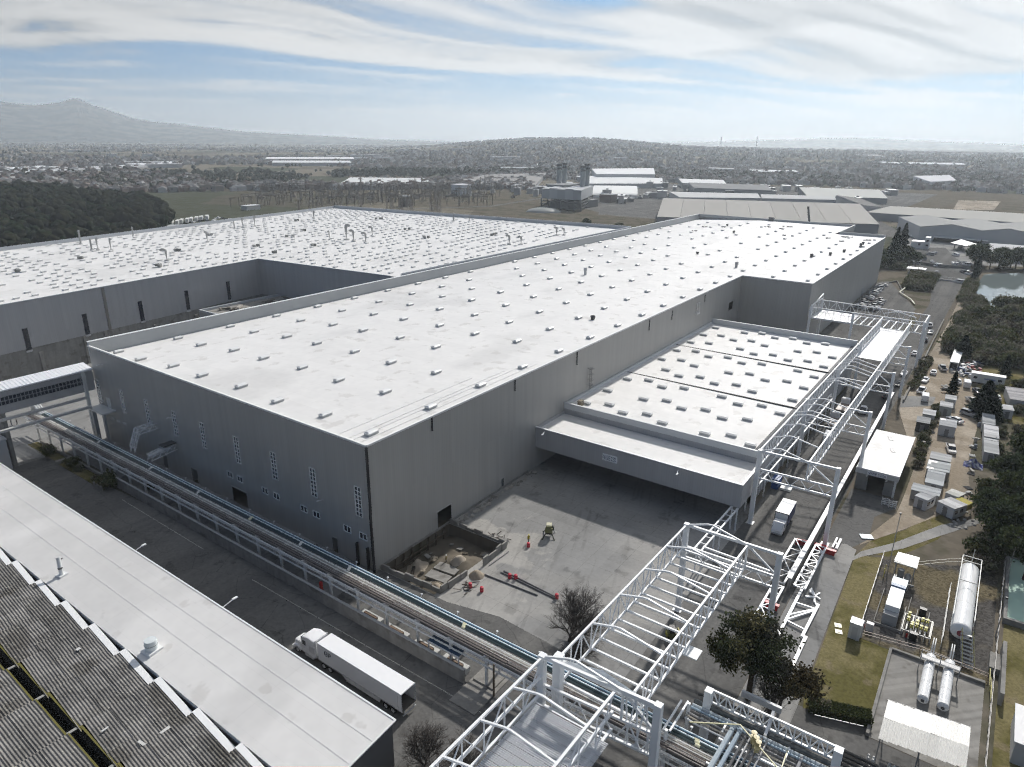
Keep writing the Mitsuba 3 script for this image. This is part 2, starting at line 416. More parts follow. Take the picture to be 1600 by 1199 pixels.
sheet('dirt_lot', [(59, -66.5), (65, -67.6), (76, -70.4), (85, -70.6), (112, -70.6), (120, -67), (142, -62), (160, -61.8), (205, -64.5), (215, -68), (200, -71.5), (178, -77.5), (161, -80), (138, -81), (115, -80.5), (101, -81.4), (88, -83), (82, -78.2), (70.5, -72.6)], .024, 'dirt', label='bare dirt track and lot with parked cars')
sheet('side_road', [(-90, -60.5), (12.2, -60.5), (12.2, -68.2), (14, -75.4), (11.9, -75.5), (11.9, -88), (-90, -88)], .014, 'asphalt', label='grey asphalt beside the pipe trestle')
sheet('verge', [(190, -62.9), (268, -64.4), (366, -64.2), (366, -67.2), (268, -67.4), (190, -65.2)], .05, 'dirt', label='pale sandy verge right of the far road')
sheet('works_ground', [(560, -16), (700, 30), (1150, 20), (1180, 420), (1010, 560), (700, 420), (560, 250)], .02, 'asphalt', label='grey ground of the works behind the halls')
sheet('dry_grass', [(150, -84), (176, -79), (205, -79), (216, -84), (205, -112), (140, -112)], .016, 'turf', label='dry grass clearing in the scrub')
sheet('far_apron', [(372, -38), (384, -37), (416, -28), (470, -14), (500, -20), (560, -2), (600, -110), (470, -110), (440, -62.5), (372, -62.8)], .012, 'concrete', label='pale forecourt round the far gate')
sheet('concrete_slab', [(143, -62.3), (150, -69.6), (159, -69.6), (154, -61.2)], .06, 'concrete', label='grey concrete slab beside the boundary wall')
sheet('shortcut_path', [(50.5, -65.4), (55, -67.5), (62.6, -73.3), (73, -79.2), (82, -84.5), (83.4, -83.6), (76.5, -78.2), (64, -71.8), (57, -67.2)], .044, 'concrete', label='narrow concrete path crossing the bank')
sheet('pond', [(316, -69.9), (345, -69.2), (380, -69.4), (408, -70.6), (421, -78), (430, -95), (425, -130), (330, -130), (314, -100), (311, -82)], .05, 'water', label='still pond mirroring trees')
sheet('field', [(880, -20), (905, -58), (1060, -60), (1040, -14)], .03 + float(height(950, -30)), 'dirt', label='reddish bare field')

# excavation
pit = MB((.16, .13, .095))
gxp, gyp = np.meshgrid(np.linspace(1.2, 19.8, 26), np.linspace(-13, -.15, 20), indexing='ij')
hz = -3 + 1.1 * meshkit.fbm(np.stack([gxp * .35, gyp * .35, 0 * gxp], -1), 4, 3) + 1.7 * np.exp(-((gxp - 12.5) ** 2 + (gyp + 8.6) ** 2) / 7) + 1.5 * np.exp(-((gxp - 4) ** 2 + (gyp + 10.2) ** 2) / 7)
ci, cj = np.meshgrid(np.arange(25), np.arange(19), indexing='ij')
pitfloor = mikit.ply((np.stack([gxp, gyp, hz], -1).reshape(-1, 3), np.stack([ci * 20 + cj, (ci + 1) * 20 + cj, (ci + 1) * 20 + cj + 1, ci * 20 + cj + 1], -1).reshape(-1, 4)), 'earth', smooth=35)
struct('excavation', pitfloor, 'earth floor of the open excavation')
pw = MB()
P4 = [A((*p, 0)) for p in PIT]
for k in range(4):
    a, b = P4[k], P4[(k + 1) % 4]
    pw.quad(a + [0, 0, .01], b + [0, 0, .01], b - [0, 0, 3.4], a - [0, 0, 3.4])
struct('excavation_side', pw.ply('earth'), 'cut earth sides of the excavation')
# road lines
for (x0, y0, x1, y1, w) in [(-13.9, 15, -13.7, -34, .12), (-13.2, 60, -13.6, 30, .12)]:
    mk = MB((.42, .41, .38)); mk.beam((x0, y0, .03), (x1, y1, .03), w, .01); struct('road_line', mk.ply('matte'), 'worn line on the service road')

# ------------------------------------------------------------------ buildings


def wall_ring(poly, z0, z1):
    """Walls of a closed outline as quads."""
    m = MB(); n = len(poly)
    for k in range(n):
        (x0, y0), (x1, y1) = poly[k], poly[(k + 1) % n]
        m.quad((x0, y0, z0), (x1, y1, z0), (x1, y1, z1), (x0, y0, z1))
    return m


def tall_window(holder, face, u, z0, z1, w, cols=2, rows=7):
    """A window of small dark panes in a white frame, on face 'x' (u along y) or 'y' (u along x); face = (axis, coordinate, outward sign)."""
    ax, c, sg = face
    def P(uu, dpt, z): return (c + sg * dpt, uu, z) if ax == 'x' else (uu, c + sg * dpt, z)
    def bx(m, u0, u1, d0, d1, za, zb): a, b = A(P(u0, d0, za)), A(P(u1, d1, zb)); return m.b2(np.minimum(a, b), np.maximum(a, b))
    g = MB(); bx(g, u - w / 2, u + w / 2, .02, .05, z0, z1)
    k = part(holder, 'window', g.ply('glass'))
    f = MB((.88, .89, .89)); t = .085
    for i in range(cols + 1): uu = u - w / 2 + w * i / cols; bx(f, uu - t, uu + t, .05, .10, z0 - t, z1 + t)
    for j in range(rows + 1): zz = z0 + (z1 - z0) * j / rows; bx(f, u - w / 2 - t, u + w / 2 + t, .052, .09, zz - t * .8, zz + t * .8)
    part(k, 'frame', f.ply('paint'))
    return k


# --- big hall
HZ = 23.8
FOOT = [(0, 0), (187.5, 0), (187.5, -24.8), (345, -24.8), (345, -2.2), (387.5, -2.2), (387.5, 94.3), (0, 94.3)]
H = thing('factory_hall', 'huge grey metal hall with white roof and parapet in the centre', 'building')
DOORS_X = [(53.6, 56.0, 0.02, 3.3), (36.0, 41.0, 0.02, 3.5), (9.2, 10.6, 0.02, 3.0), (65.6, 67.4, 0.02, 3.2)]
DOORS_Y = [(16.4, 20.5, 0.3, 3.9), (36.9, 37.8, 0.02, 2.4), (176, 180.5, 12.6, 15.6)]


def pierced(m, face, u0, u1, z0, z1, holes):
    """A wall on x = 0 or y = 0 with door openings into the hollow hall."""
    v, f = trimesh.creation.triangulate_polygon(Polygon([(u0, z0), (u1, z0), (u1, z1), (u0, z1)], [[(a, c), (b, c), (b, d), (a, d)] for a, b, c, d in holes]), engine='earcut')
    o = 0 * v[:, 0]; m.add(np.stack([o, v[:, 0], v[:, 1]], -1) if face == 'x' else np.stack([v[:, 0], o, v[:, 1]], -1), f)


wm = wall_ring(FOOT, -3.0, HZ); keep = [1, 2, 3, 4, 5, 6]
w2 = MB()
for k in keep: w2.add(wm.v[k], wm.f[k] - 4 * k)
pierced(w2, 'x', 0, 94.3, -3, HZ, DOORS_X); pierced(w2, 'y', 0, 187.5, -3, HZ, DOORS_Y)
part(H, 'wall', w2.ply('facade'))


def roof_z(y): return 23.55 if y <= 54 else 23.55 - (y - 54) / 40 * 2.15


r = MB()
for y0, y1 in ((0.02, 54), (54, 94.0)):
    r.quad((0.02, y0, roof_z(y0)), (387.3, y0, roof_z(y0)), (387.3, y1, roof_z(y1)), (.02, y1, roof_z(y1)))
r.quad((187.55, -24.75, 23.551), (344.9, -24.75, 23.551), (344.9, .02, 23.551), (187.55, .02, 23.551))
part(H, 'roof', r.ply('membrane'))
t = MB((.74, .74, .72))
for k in range(8):
    (x0, y0), (x1, y1) = FOOT[k], FOOT[(k + 1) % 8]
    t.beam((x0, y0, HZ), (x1, y1, HZ), .42, .34)
part(H, 'edge_trim', t.ply('paint'))
pa = MB((.36, .375, .38))
pa.b2((-.02, 93.75, 21.2), (387.5, 94.32, 24.75)); pa.b2((387.0, -2.2, 23.2), (387.52, 94.3, 24.9)); pa.b2((344.6, -24.8, 23.3), (345.1, -2.2, 24.9)); pa.b2((345, -2.5, 23.3), (387, -1.9, 24.9))
part(H, 'parapet', pa.ply('paint'), 'grey parapet along the far and left roof edges')
cp = MB((.72, .73, .73)); cp.b2((-.1, 93.65, 24.75), (387.6, 94.42, 24.87)); part(H, 'parapet_cap', cp.ply('paint'))
sk = MB((.45, .46, .46)); sk.b2((-1.25, -.65, -.1), (1.25, .65, .5)); SKC = sk.ply('paint')
sl = MB((.66, .665, .66)); sl.b2((-1.36, -.76, .5), (1.36, .76, .6)); sl.add([[-1.3, -.7, .6], [1.3, -.7, .6], [1.3, .7, .6], [-1.3, .7, .6], [-1.05, -.3, .8], [1.05, -.3, .8], [1.05, .3, .8], [-1.05, .3, .8]], [[0, 1, 5, 4], [1, 2, 6, 5], [2, 3, 7, 6], [3, 0, 4, 7], [4, 5, 6, 7]]); SKL = sl.ply('paint')
SKY = [('skylight', SKC, [('dome', SKL)])]
for j, y in enumerate([3.2, 15.8, 28.4, 41.0, 53.4, 66.0, 78.6, 90.6]):
    for i in range(25):
        x = 4.2 + 14.95 * i + (.8 if j % 2 else 0)
        if x > 383 or RS.rand() < (.04 if x < 230 else .2): continue
        if x > 352 and y < 8: continue
        place(H, SKY, M(x, y, roof_z(y), 0, .84 + .08 * RS.rand()))
for i in range(10):
    for y in (-9.8, -22.0):
        if RS.rand() < .12: continue
        place(H, SKY, M(193 + 15.2 * i, y, 23.56, 0, .86))
for x, y, hgt, c in [(96, 12, 1.2, .05), (250.7, -9.7, 1.6, .05), (262, -15, 1.4, .1), (276, -18, 1.3, .05), (298, -21, 2, .12), (310, -20, 1.2, .07), (228, 33, 1.0, .04), (312, 45, 1.3, .06), (345, 60, 1.2, .08), (205, 8, 2.2, .35), (153.8, 47.5, 2.6, .5)]:
    v = MB((c, c, c)); v.lathe([[.0, 0], [.5, 0], [.5, hgt * .6], [.75, hgt * .6], [.6, hgt], [0, hgt]], (x, y, roof_z(y)), 10); v.box((x + 1.1, y + .4, roof_z(y) + .3), (1.3, .8, .6), .4)
    part(H, 'roof_unit', v.ply('paint'))
for i in range(14):   # bundles left on the far roof
    x, y = 300 + 70 * RS.rand(), -20 + 24 * RS.rand() if i < 6 else 20 + 60 * RS.rand()
    if x > 340 and y < 0: x -= 40
    v = MB((.08, .08, .09)); [v.box((x + RS.randn() * .9, y + RS.randn() * .9, roof_z(y) + .25), (.9 * RS.rand() + .4, .7, .5), RS.rand() * 3, col=A([.1, .1, .1]) * (1 + 3 * RS.rand())) for _ in range(4)]
    part(H, 'roof_bundle', v.ply('paint'))
v = MB((.72, .72, .7))
for y in (2.2, 3.9, 5.0, 7.6): v.beam((1.0, y, 23.6), (60 - 3 * y, y * 1.02, 23.6), .16, .1)
part(H, 'roof_conduit', v.ply('paint'))

XF = ('x', 0.0, -1)
for y in (93.0, 81.7, 70.7, 59.5, 48.9, 37.2, 25.6, 14.4, 2.8): tall_window(H, XF, y, 9.9, 15.5, 1.5, 2, 7)
for y in (41.0, 37.6, 29.5, 26.0, 17.9, 14.4, 6.2, 2.2): tall_window(H, XF, y, 5.6, 6.8, 1.8, 2, 1)
for y in (88.5, 85.7, 82.9):
    v = MB((.6, .61, .6)); v.b2((-.12, y - .8, 6.5), (-.01, y + .8, 7.0)); part(H, 'vent', v.ply('paint'))
v = MB((.55, .56, .55)); v.b2((-.06, 88.1, 9.3), (-.01, 90.0, 11.9)); part(H, 'wall_patch', v.ply('paint'), 'pale square patch high on the wall')


def doorway(holder, lo, hi, col=(.02, .02, .022), frame=(.5, .5, .5), axis='x', name='door', depth=.3):
    m = MB(col); lo, hi = A(lo), A(hi); m.b2(lo, hi); k = part(holder, name, m.ply('paint'))
    f = MB(frame); t = .14; a = 1 if axis == 'x' else 0
    e = np.zeros(3); e[a] = t; z = A([0, 0, t])
    o = np.zeros(3); o[1 - a] = .06
    for s in (-1, 1):
        c = lo.copy() if s < 0 else hi.copy()
        l2, h2 = lo.copy(), hi.copy()
        if s < 0: h2[a] = lo[a]; l2[a] = lo[a] - t
        else: l2[a] = hi[a]; h2[a] = hi[a] + t
        f.b2(l2 - o, h2 + o)
    l2, h2 = lo - e - o, hi + e + o; l2[2] = hi[2]; h2[2] = hi[2] + t
    f.b2(l2, h2); part(k, 'frame', f.ply('paint'))


for a, b, c, d in DOORS_X + DOORS_Y:
    ax = (a, b, c, d) in DOORS_X; f = MB((.42, .42, .41)); P_ = (lambda u, e, z: (e, u, z)) if ax else (lambda u, e, z: (u, e, z))
    for lo, hi in (((a - .16, -.07, c), (a, .02, d + .16)), ((b, -.07, c), (b + .16, .02, d + .16)), ((a, -.071, d), (b, .02, d + .16))): f.b2(P_(*lo), P_(*hi))
    k_ = part(H, 'door', f.ply('paint'), 'open doorway in the facade')
    if b - a < 3: l_ = MB((.3, .31, .31)); l_.b2(P_(b - .06, .1, c), P_(b, .1 + .9 * (b - a), d - .05)); part(k_, 'leaf', l_.ply('paint'))
for a, b in ((300, 303), (322, 325)): f = MB((.34, .35, .35)); f.b2((a, -24.88, .02), (b, -24.79, 4)); part(H, 'shutter', f.ply('paint'))
for pts, rr in [([(-.25, -.25, 23.6), (-.25, -.25, 12), (-.3, -.2, 11.2), (-.3, -.3, 0.0)], .24), ([(-.3, 3.7, 4.5), (-.3, 3.8, 0)], .27), ([(-.3, 1.1, 4.4), (-.3, 1.1, 0)], .27)]:
    m = MB((.018, .018, .02)); m.tube(pts, rr, 8); part(H, 'drain_pipe', m.ply('paint'), 'black drain pipe at the near corner')
for x, za, zb in [(15.7, 21.0, 23.7), (41.5, 21.1, 23.5), (67.0, 20.2, 23.4), (107.2, 20.0, 23.2), (123.2, 19.9, 22.8), (150, 20.4, 23)]:
    m = MB((.03, .03, .032)); m.b2((x - .13, -.2, za), (x + .13, -.01, zb)); part(H, 'downspout', m.ply('paint'))
m = MB((.62, .62, .61)); m.b2((143, -.5, 17.6), (145.4, -.01, 18.2)); m.beam((143.4, -.2, 18.2), (143.4, -.2, 21.5), .3); m.beam((145, -.2, 18.2), (145, -.2, 21.5), .3); part(H, 'wall_hood', m.ply('paint'))
m = MB((.13, .13, .13))
for dx in (-.45, .45): m.beam((73 + dx, -.7, 12.4), (73 + dx, -.7, 18.2), .1)
for z in np.arange(12.6, 18, .45): m.beam((72.55, -.7, z), (73.45, -.7, z), .07)
for z in (13.6, 15, 16.4, 17.8):
    th = np.linspace(-2.3, 2.3, 9); m.tube([(73 + .62 * math.sin(a), -1.05 - .5 * math.cos(a), z) for a in th], .05, 4)
    m.beam((72.55, -.7, z), (72.55, -.02, z), .07)
part(H, 'ladder', m.ply('paint'), 'caged ladder above the lower roof')
m = MB(); m.b2((1.25, -.14, -3.3), (19.5, -.03, .5)); m.b2((19.5, -.12, .03), (47, -.03, .55))
part(H, 'foundation', m.ply('cast'), 'exposed concrete foundation by the excavation')
for z, y, o in [(20.3, 88, 3), (10, 12, 3), (14, 60, 2.2)]:
    m = MB((.7, .7, .7)); m.beam((-.02, y, z), (-.9, y + .4, z + .1), .07); m.box((-1.0, y + .45, z + .05), (.5, .2, .12)); part(H, 'floodlight', m.ply('paint'))

# --- loading hall with the lettered canopy
Lw = thing('loading_hall', 'low white roofed loading hall with lettered canopy beside the big hall', 'building')
lw = MB()
lw.quad((62, -.02, 8.6), (62, -45.2, 8.6), (62, -45.2, 12.2), (62, -.02, 12.2)); lw.quad((62, -45.2, 0), (160, -46, 0), (160, -46, 12.2), (62, -45.2, 12.2)); lw.quad((160, -46, 0), (160, -.02, 0), (160, -.02, 12.2), (160, -46, 12.2))
part(Lw, 'wall', lw.ply('facade_blue'))
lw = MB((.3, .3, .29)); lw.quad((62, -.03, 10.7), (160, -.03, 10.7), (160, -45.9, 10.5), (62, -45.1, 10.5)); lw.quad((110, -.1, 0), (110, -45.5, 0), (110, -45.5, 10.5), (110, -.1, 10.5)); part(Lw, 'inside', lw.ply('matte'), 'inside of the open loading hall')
v = MB(); v.quad((62.3, -.35, 11.25), (62.3, -44.9, 10.95), (159.6, -45.6, 10.95), (159.6, -.35, 11.25)); part(Lw, 'roof', v.ply('membrane'))
v = MB((.56, .575, .58))
v.b2((61.8, -45.3, 10.8), (62.3, -.02, 12.25)); v.b2((159.6, -46.1, 10.8), (160.2, -.02, 13.0)); v.b2((62.3, -.5, 11), (159.6, -.03, 12.0))
v.add([[62, -45.3, 10.8], [160, -46.1, 10.8], [160, -45.7, 10.8], [62, -44.9, 10.8], [62, -45.3, 11.35], [160, -46.1, 11.35], [160, -45.7, 11.35], [62, -44.9, 11.35]], [[0, 1, 5, 4], [2, 3, 7, 6], [4, 5, 6, 7]])
part(Lw, 'parapet', v.ply('paint'))
for x in (94.2, 127.4):
    v = MB((.05, .05, .05)); v.b2((x - .22, -45.4, 10.7), (x + .22, -.5, 11.31)); part(Lw, 'roof_gutter', v.ply('paint'), 'dark gutter across the low roof')
v = MB((.05, .05, .052)); v.add([[62.3, -44.9, 11.2], [159.6, -45.7, 11.2], [159.6, -44.7, 11.0], [62.3, -43.9, 11.0]], [[0, 1, 2, 3]]); part(Lw, 'edge_gutter', v.ply('paint'))
for j in range(9):
    for i in range(9):
        x = 66.4 + 10.95 * i + (2.6 if j % 2 else 0); y = -3.4 - 4.9 * j
        if x > 158 or (i + 2 * j) % 7 == 3 or min(abs(x - 94.2), abs(x - 127.4)) < 1.7: continue
        place(Lw, SKY, M(x, y, 11.27 + (y * .0067), math.pi / 2, .86))
CN = part(Lw, 'canopy', (MB((.30, .31, .32)).b2((50.15, -46.3, 9.0), (61.95, -.05, 9.35))).ply('paint'), 'deep canopy over the loading bays')
v = MB(); v.quad((50.2, -.1, 9.42), (61.9, -.1, 9.42), (61.9, -46.2, 9.42), (50.2, -46.2, 9.42)); part(CN, 'canopy_roof', v.ply('membrane'))
v = MB(); v.b2((49.85, -46.5, 5.2), (50.1, -.03, 10.05)); v.b2((50.1, -46.55, 5.2), (62.0, -46.3, 10.05)); v.b2((50.1, -.27, 5.2), (62.0, -.03, 10.05)); part(CN, 'fascia', v.ply('facade_blue'))
v = MB((.72, .73, .73)); v.b2((49.7, -46.6, 10.05), (50.25, 0, 10.15)); v.b2((50.25, -46.62, 10.05), (61.8, -46.1, 10.15)); part(CN, 'cap', v.ply('paint'))


def lettering(text, h, col, origin, right, upv, depth=.04):
    m = meshkit.text_mesh(text, h, depth, bold=True); v = np.array(m.vertices); r_, u_ = A(right), A(upv); n_ = np.cross(r_, u_)
    o = MB(col); o.add(A(origin) + v[:, :1] * r_ + v[:, 1:2] * u_ + v[:, 2:3] * n_, m.faces); return o, float(v[:, 0].max())


v = MB((.82, .83, .84)); v.b2((49.78, -20.5, 6.95), (49.85, -17.1, 8.45)); part(CN, 'sign', v.ply('paint'), 'white sign reading NAVE 120')
w_, wid = lettering('NAVE 120', 1.0, (.03, .045, .12), (0, 0, 0), (0, -1, 0), (0, 0, 1))
sc = 3.1 / wid
w_, _ = lettering('NAVE 120', .95, (.03, .045, .12), (49.78, -17.25, 7.2), (0, -sc * 1.0, 0), (0, 0, 1)); part(CN, 'lettering', w_.ply('paint'))
for y, z in ((-2.5, 9.6), (-33.8, 9.5)):
    v = MB((.75, .75, .75)); v.beam((49.8, y, z), (48.2, y - .5, z + .1), .1); v.box((48.0, y - .55, z + .02), (.7, .3, .14)); part(CN, 'floodlight', v.ply('paint'))
for y in np.arange(-4, -45, -10.3):
    for x in (62.2, 78, 94): v = MB((.3, .31, .31)); v.b2((x, y - .2, 0), (x + .4, y + .2, 10.6)); part(Lw, 'inner_column', v.ply('paint'))
for y in (-11.5, -23.2, -34.8, -45.9):
    v = MB((.2, .21, .21)); v.b2((60.9, y - .2, 0), (61.3, y + .2, 9.0)); part(CN, 'post', v.ply('paint'))
v = MB((.16, .13, .09)); v.box((64.6, -2.9, 11.9), (1.3, 1.0, 1.3)); part(Lw, 'roof_tank', v.ply('paint'), 'brown tank on the low roof near the wall')
for x in np.arange(67, 158, 9.1):
    v = MB((.3, .31, .32)); yy = -45.2 - (x - 62) * .0082; v.b2((x - 1.4, yy - .06, .03), (x + 1.4, yy + .04, 4.0)); part(Lw, 'side_door', v.ply('paint'))

# --- gatehouse
G = thing('gatehouse', 'small flat roofed gatehouse with lettered fascia and dark gateway beside the road', 'building')
v = MB((.30, .305, .30)); v.b2((83.2, -61.6, 0), (104, -61.25, 4.2)); v.b2((83.2, -68.6, 0), (104, -68.3, 4.2)); v.b2((103.7, -68.3, 0), (104, -61.6, 4.2)); v.b2((83.2, -63.5, 0), (83.55, -61.6, 4.2)); v.b2((83.2, -68.3, 0), (83.55, -66.7, 4.2))
part(G, 'wall', v.ply('cast'))
v = MB((.5, .51, .51)); v.b2((82.0, -69.2, 4.2), (107.2, -61.0, 5.35)); part(G, 'fascia', v.ply('paint'))
v = MB(); v.quad((82.2, -69.0, 5.37), (107, -69.0, 5.37), (107, -61.2, 5.37), (82.2, -61.2, 5.37)); part(G, 'roof', v.ply('membrane'))
v = MB((.74, .74, .73)); v.b2((81.95, -69.27, 5.2), (107.25, -69.0, 5.5)); v.b2((81.93, -69.0, 5.2), (82.2, -60.95, 5.5)); part(G, 'edge_trim', v.ply('paint'))
v = MB((.7, .71, .7)); v.b2((82.75, -68.9, 0), (83.1, -68.5, 4.2)); part(G, 'post', v.ply('paint'))
v = MB((.78, .79, .80)); v.b2((81.9, -67.0, 4.35), (81.96, -63.3, 5.15)); part(G, 'sign', v.ply('paint'), 'white sign reading NAVE 103A')
w_, wid = lettering('NAVE 103A', .5, (.04, .06, .16), (0, 0, 0), (0, -1, 0), (0, 0, 1)); sc = 3.4 / wid
w_, _ = lettering('NAVE 103A', .5, (.04, .06, .16), (81.9, -63.45, 4.5), (0, -sc, 0), (0, 0, 1)); part(G, 'lettering', w_.ply('paint'))
for y in (-63.2, -67.0):
    v = MB((.75, .75, .72)); v.box((82.9, y, 3.6), (.5, .35, .3)); part(G, 'lamp', v.ply('paint'))
for x in (88, 95): v = MB((.2, .2, .2)); v.box((x + 8, -66 + .2 * (x - 88), 5.42), (2.2, .8, .07), .3); part(G, 'roof_patch', v.ply('paint'))

# --- older hall on the left
F2 = [(-140, 137), (4, 157.5), (100, 169.6), (106.5, 101.5), (106.5, 95.2), (288, 95.2), (288, 108), (266, 316), (45, 272.5), (-150, 236)]
O = thing('older_hall', 'sprawling grey hall with white roof dotted by small skylights on the left', 'building')
part(O, 'wall', wall_ring(F2, 9.3, HZ).ply('facade_blue'))
part(O, 'base_wall', wall_ring([(x + (0.25 if k in (9, 0, 1) else 0), y + .25) for k, (x, y) in enumerate(F2)], -1, 9.3).ply('cast'), 'bare concrete base below the metal wall')
v_, f_ = trimesh.creation.triangulate_polygon(Polygon(F2).buffer(-.3), engine='earcut')
part(O, 'roof', mikit.ply((np.c_[v_, np.full(len(v_), 23.55)], f_), 'membrane'))
v = MB((.40, .42, .44))
for k in (4, 5, 6, 7, 8): v.beam((*F2[k], 24.2), (*F2[(k + 1) % 10], 24.2), .5, 1.9 if k == 7 else 2.6)
for k in (0, 1, 2): v.beam((*F2[k], 23.75), (*F2[k + 1], 23.75), .4, .3)
part(O, 'parapet', v.ply('paint'))
poly2 = Polygon(F2).buffer(-3)
from shapely.geometry import Point
import shapely
pts = []
for j in range(60):
    for i in range(74):
        x = -60 + 4.75 * i + .5 * (j % 3); y = 98 + 6.4 * j + (x - 100) * .12
        if i % 6 == 5 and x < 70: continue
        pts.append((x, y))
pts = A(pts); pts = pts[shapely.contains_xy(poly2, pts[:, 0], pts[:, 1])]; pts = pts + RS.randn(*pts.shape) * .25
pts = pts[RS.rand(len(pts)) > .27]
dist = np.hypot(pts[:, 0] + 69, pts[:, 1] + 78); vis = np.degrees(np.arctan2(pts[:, 1] + 78, pts[:, 0] + 69)) < 74
order = np.argsort(dist + (~vis) * 1000)
sm = MB((.60, .60, .58)); sm.b2((-.8, -.55, -.05), (.8, .55, .4)); sm.b2((-.86, -.6, .4), (.86, .6, .5), col=(.72, .72, .71)); SMS = sm.ply('paint')
for k in order[:300]: part(O, 'skylight', at(SMS, M(pts[k, 0], pts[k, 1], 23.56, .12)))
rest = MB()
V0, F0, C0 = sm.mesh()
for k in order[300:]:
    if vis[k]: mm = M(pts[k, 0], pts[k, 1], 23.56, .12); rest.add((np.c_[V0, np.ones(len(V0))] @ mm.T)[:, :3], F0, C0)
part(O, 'far_skylight', rest.ply('paint'), kind='stuff')


def vent_pipe(x, y, h, r, hook, rz, z=23.55, col=(.33, .33, .32)):
    m = MB(col); pts_ = [(0, 0, 0), (0, 0, h - .8)] + ([(hook * (1 - math.cos(a)), 0, h - .8 + .8 * math.sin(a)) for a in np.linspace(.4, 2.7, 6)] if hook else [(0, 0, h)])
    m.tube(pts_, r, 8)
    if not hook: m.lathe([[r * 1.7, h], [r * 1.7, h + .15], [0, h + .6]], n=8)
    m.lathe([[r * 1.9, 0], [r * 1.9, .5], [r, .6]], n=8, col=(.45, .45, .44))
    return at(m.ply('paint', 40), M(x, y, z, rz))


for x, y, h, r_, hk, rz in [(75.4, 194.6, 4.6, .5, 1.0, 2.6), (114.8, 229.8, 5, .5, .6, 3.6), (159, 267, 5.2, .45, .6, .2), (166, 266, 5.4, .45, .6, 0), (153.5, 266.5, 3.4, .3, 0, 0), (203.9, 262, 5.6, .5, .5, .2), (161.5, 186, 7.0, .75, 1.0, -.5), (159.3, 178.5, 5.4, .6, .9, 2.6),
                              (160, 170.8, 4.8, .55, 1.0, 2.6), (179, 186.4, 4.6, .5, .9, 2.4), (156, 192, 4.4, .3, .3, 2.5), (198.6, 114.5, 4.4, .55, .8, 2.2), (202.5, 110.4, 3.8, .5, .8, 2.4), (241.6, 115, 4.2, .6, .7, 2.6), (244.4, 112.2, 3.6, .45, .6, 2.6), (75.5, 268, 5.8, .4, 0, 0),
                              (70, 245.4, 4.6, .4, 0, 0), (71.6, 243.4, 5.2, .4, .3, 0), (74.6, 238, 5.0, .4, .4, .3), (104, 277, 4, .3, 0, 0), (257, 198, 4.5, .4, 0, 0), (262, 190, 3, .3, 0, 0)]:
    part(O, 'vent_pipe', vent_pipe(x, y, h, r_, hk, rz), 'hooked grey vent pipe' if hk else None)
for x, y in [(138, 182), (197, 270), (66.8, 184.7), (29, 213), (120, 200), (91, 215), (150, 215), (190, 160), (210, 190), (170, 230), (235, 240), (56, 225), (130, 250), (222, 140), (115, 178)]:
    v = MB((.2, .2, .19)); [v.box((x + RS.randn() * 1.0, y + RS.randn() * 1.0, 24.1), (1.2, 1.0, 1.1), RS.rand() * 3, col=A([.2, .2, .19]) * (.6 + RS.rand())) for _ in range(3)]
    part(O, 'roof_unit', v.ply('paint'))
dirv = A([100 - 4, 169.6 - 157.5]); dirv /= np.linalg.norm(dirv)
WN = A([dirv[1], -dirv[0], 0])
for s_, z0, z1 in [(-38, 9.0, 15.6), (5.3, 9.0, 15.6), (23.5, 9.6, 16.2), (43.0, 9.8, 16.6), (61.5, 9.9, 17.0), (80.3, 10.2, 17.2)]:
    c0 = A([4, 157.5, 0]) + s_ * A([*dirv, 0])
    g = MB(); f = MB((.05, .05, .055))
    R = np.eye(4); R[:3, 0] = [*dirv, 0]; R[:3, 1] = WN; R[:3, 3] = c0
    g.b2((-.75, .02, z0), (.75, .06, z1)); wk = part(O, 'window', at(g.ply('glass'), R))
    f.b2((-.05, .07, z0), (.05, .12, z1)); [f.b2((-.8, .065, zz - .06), (.8, .11, zz + .06)) for zz in np.linspace(z0, z1, 8)]
    f.b2((-.9, .02, z0 - .8), (.9, .08, z0 - .2), col=(.5, .5, .5)); part(wk, 'frame', at(f.ply('paint'), R))
c0 = A([4, 157.5, 0]) + 31 * A([*dirv, 0]); R = np.eye(4); R[:3, 0] = [*dirv, 0]; R[:3, 1] = WN; R[:3, 3] = c0
v = MB((.2, .19, .175)); v.b2((-.5, .01, 9), (.5, .12, 23.6)); part(O, 'expansion_joint', at(v.ply('paint'), R), 'brown vertical joint in the metal wall')
for s_ in (8, 22, 29, 47, 64):
    v = MB((.3, .29, .27)); v.b2((-.5, -.02, 0), (.5, .5, 9.2 if s_ in (22, 29) else 7.5)); R2 = R.copy(); R2[:3, 3] = A([4.2, 157.7, 0]) + s_ * A([*dirv, 0]); part(O, 'buttress', at(v.ply('cast'), R2))

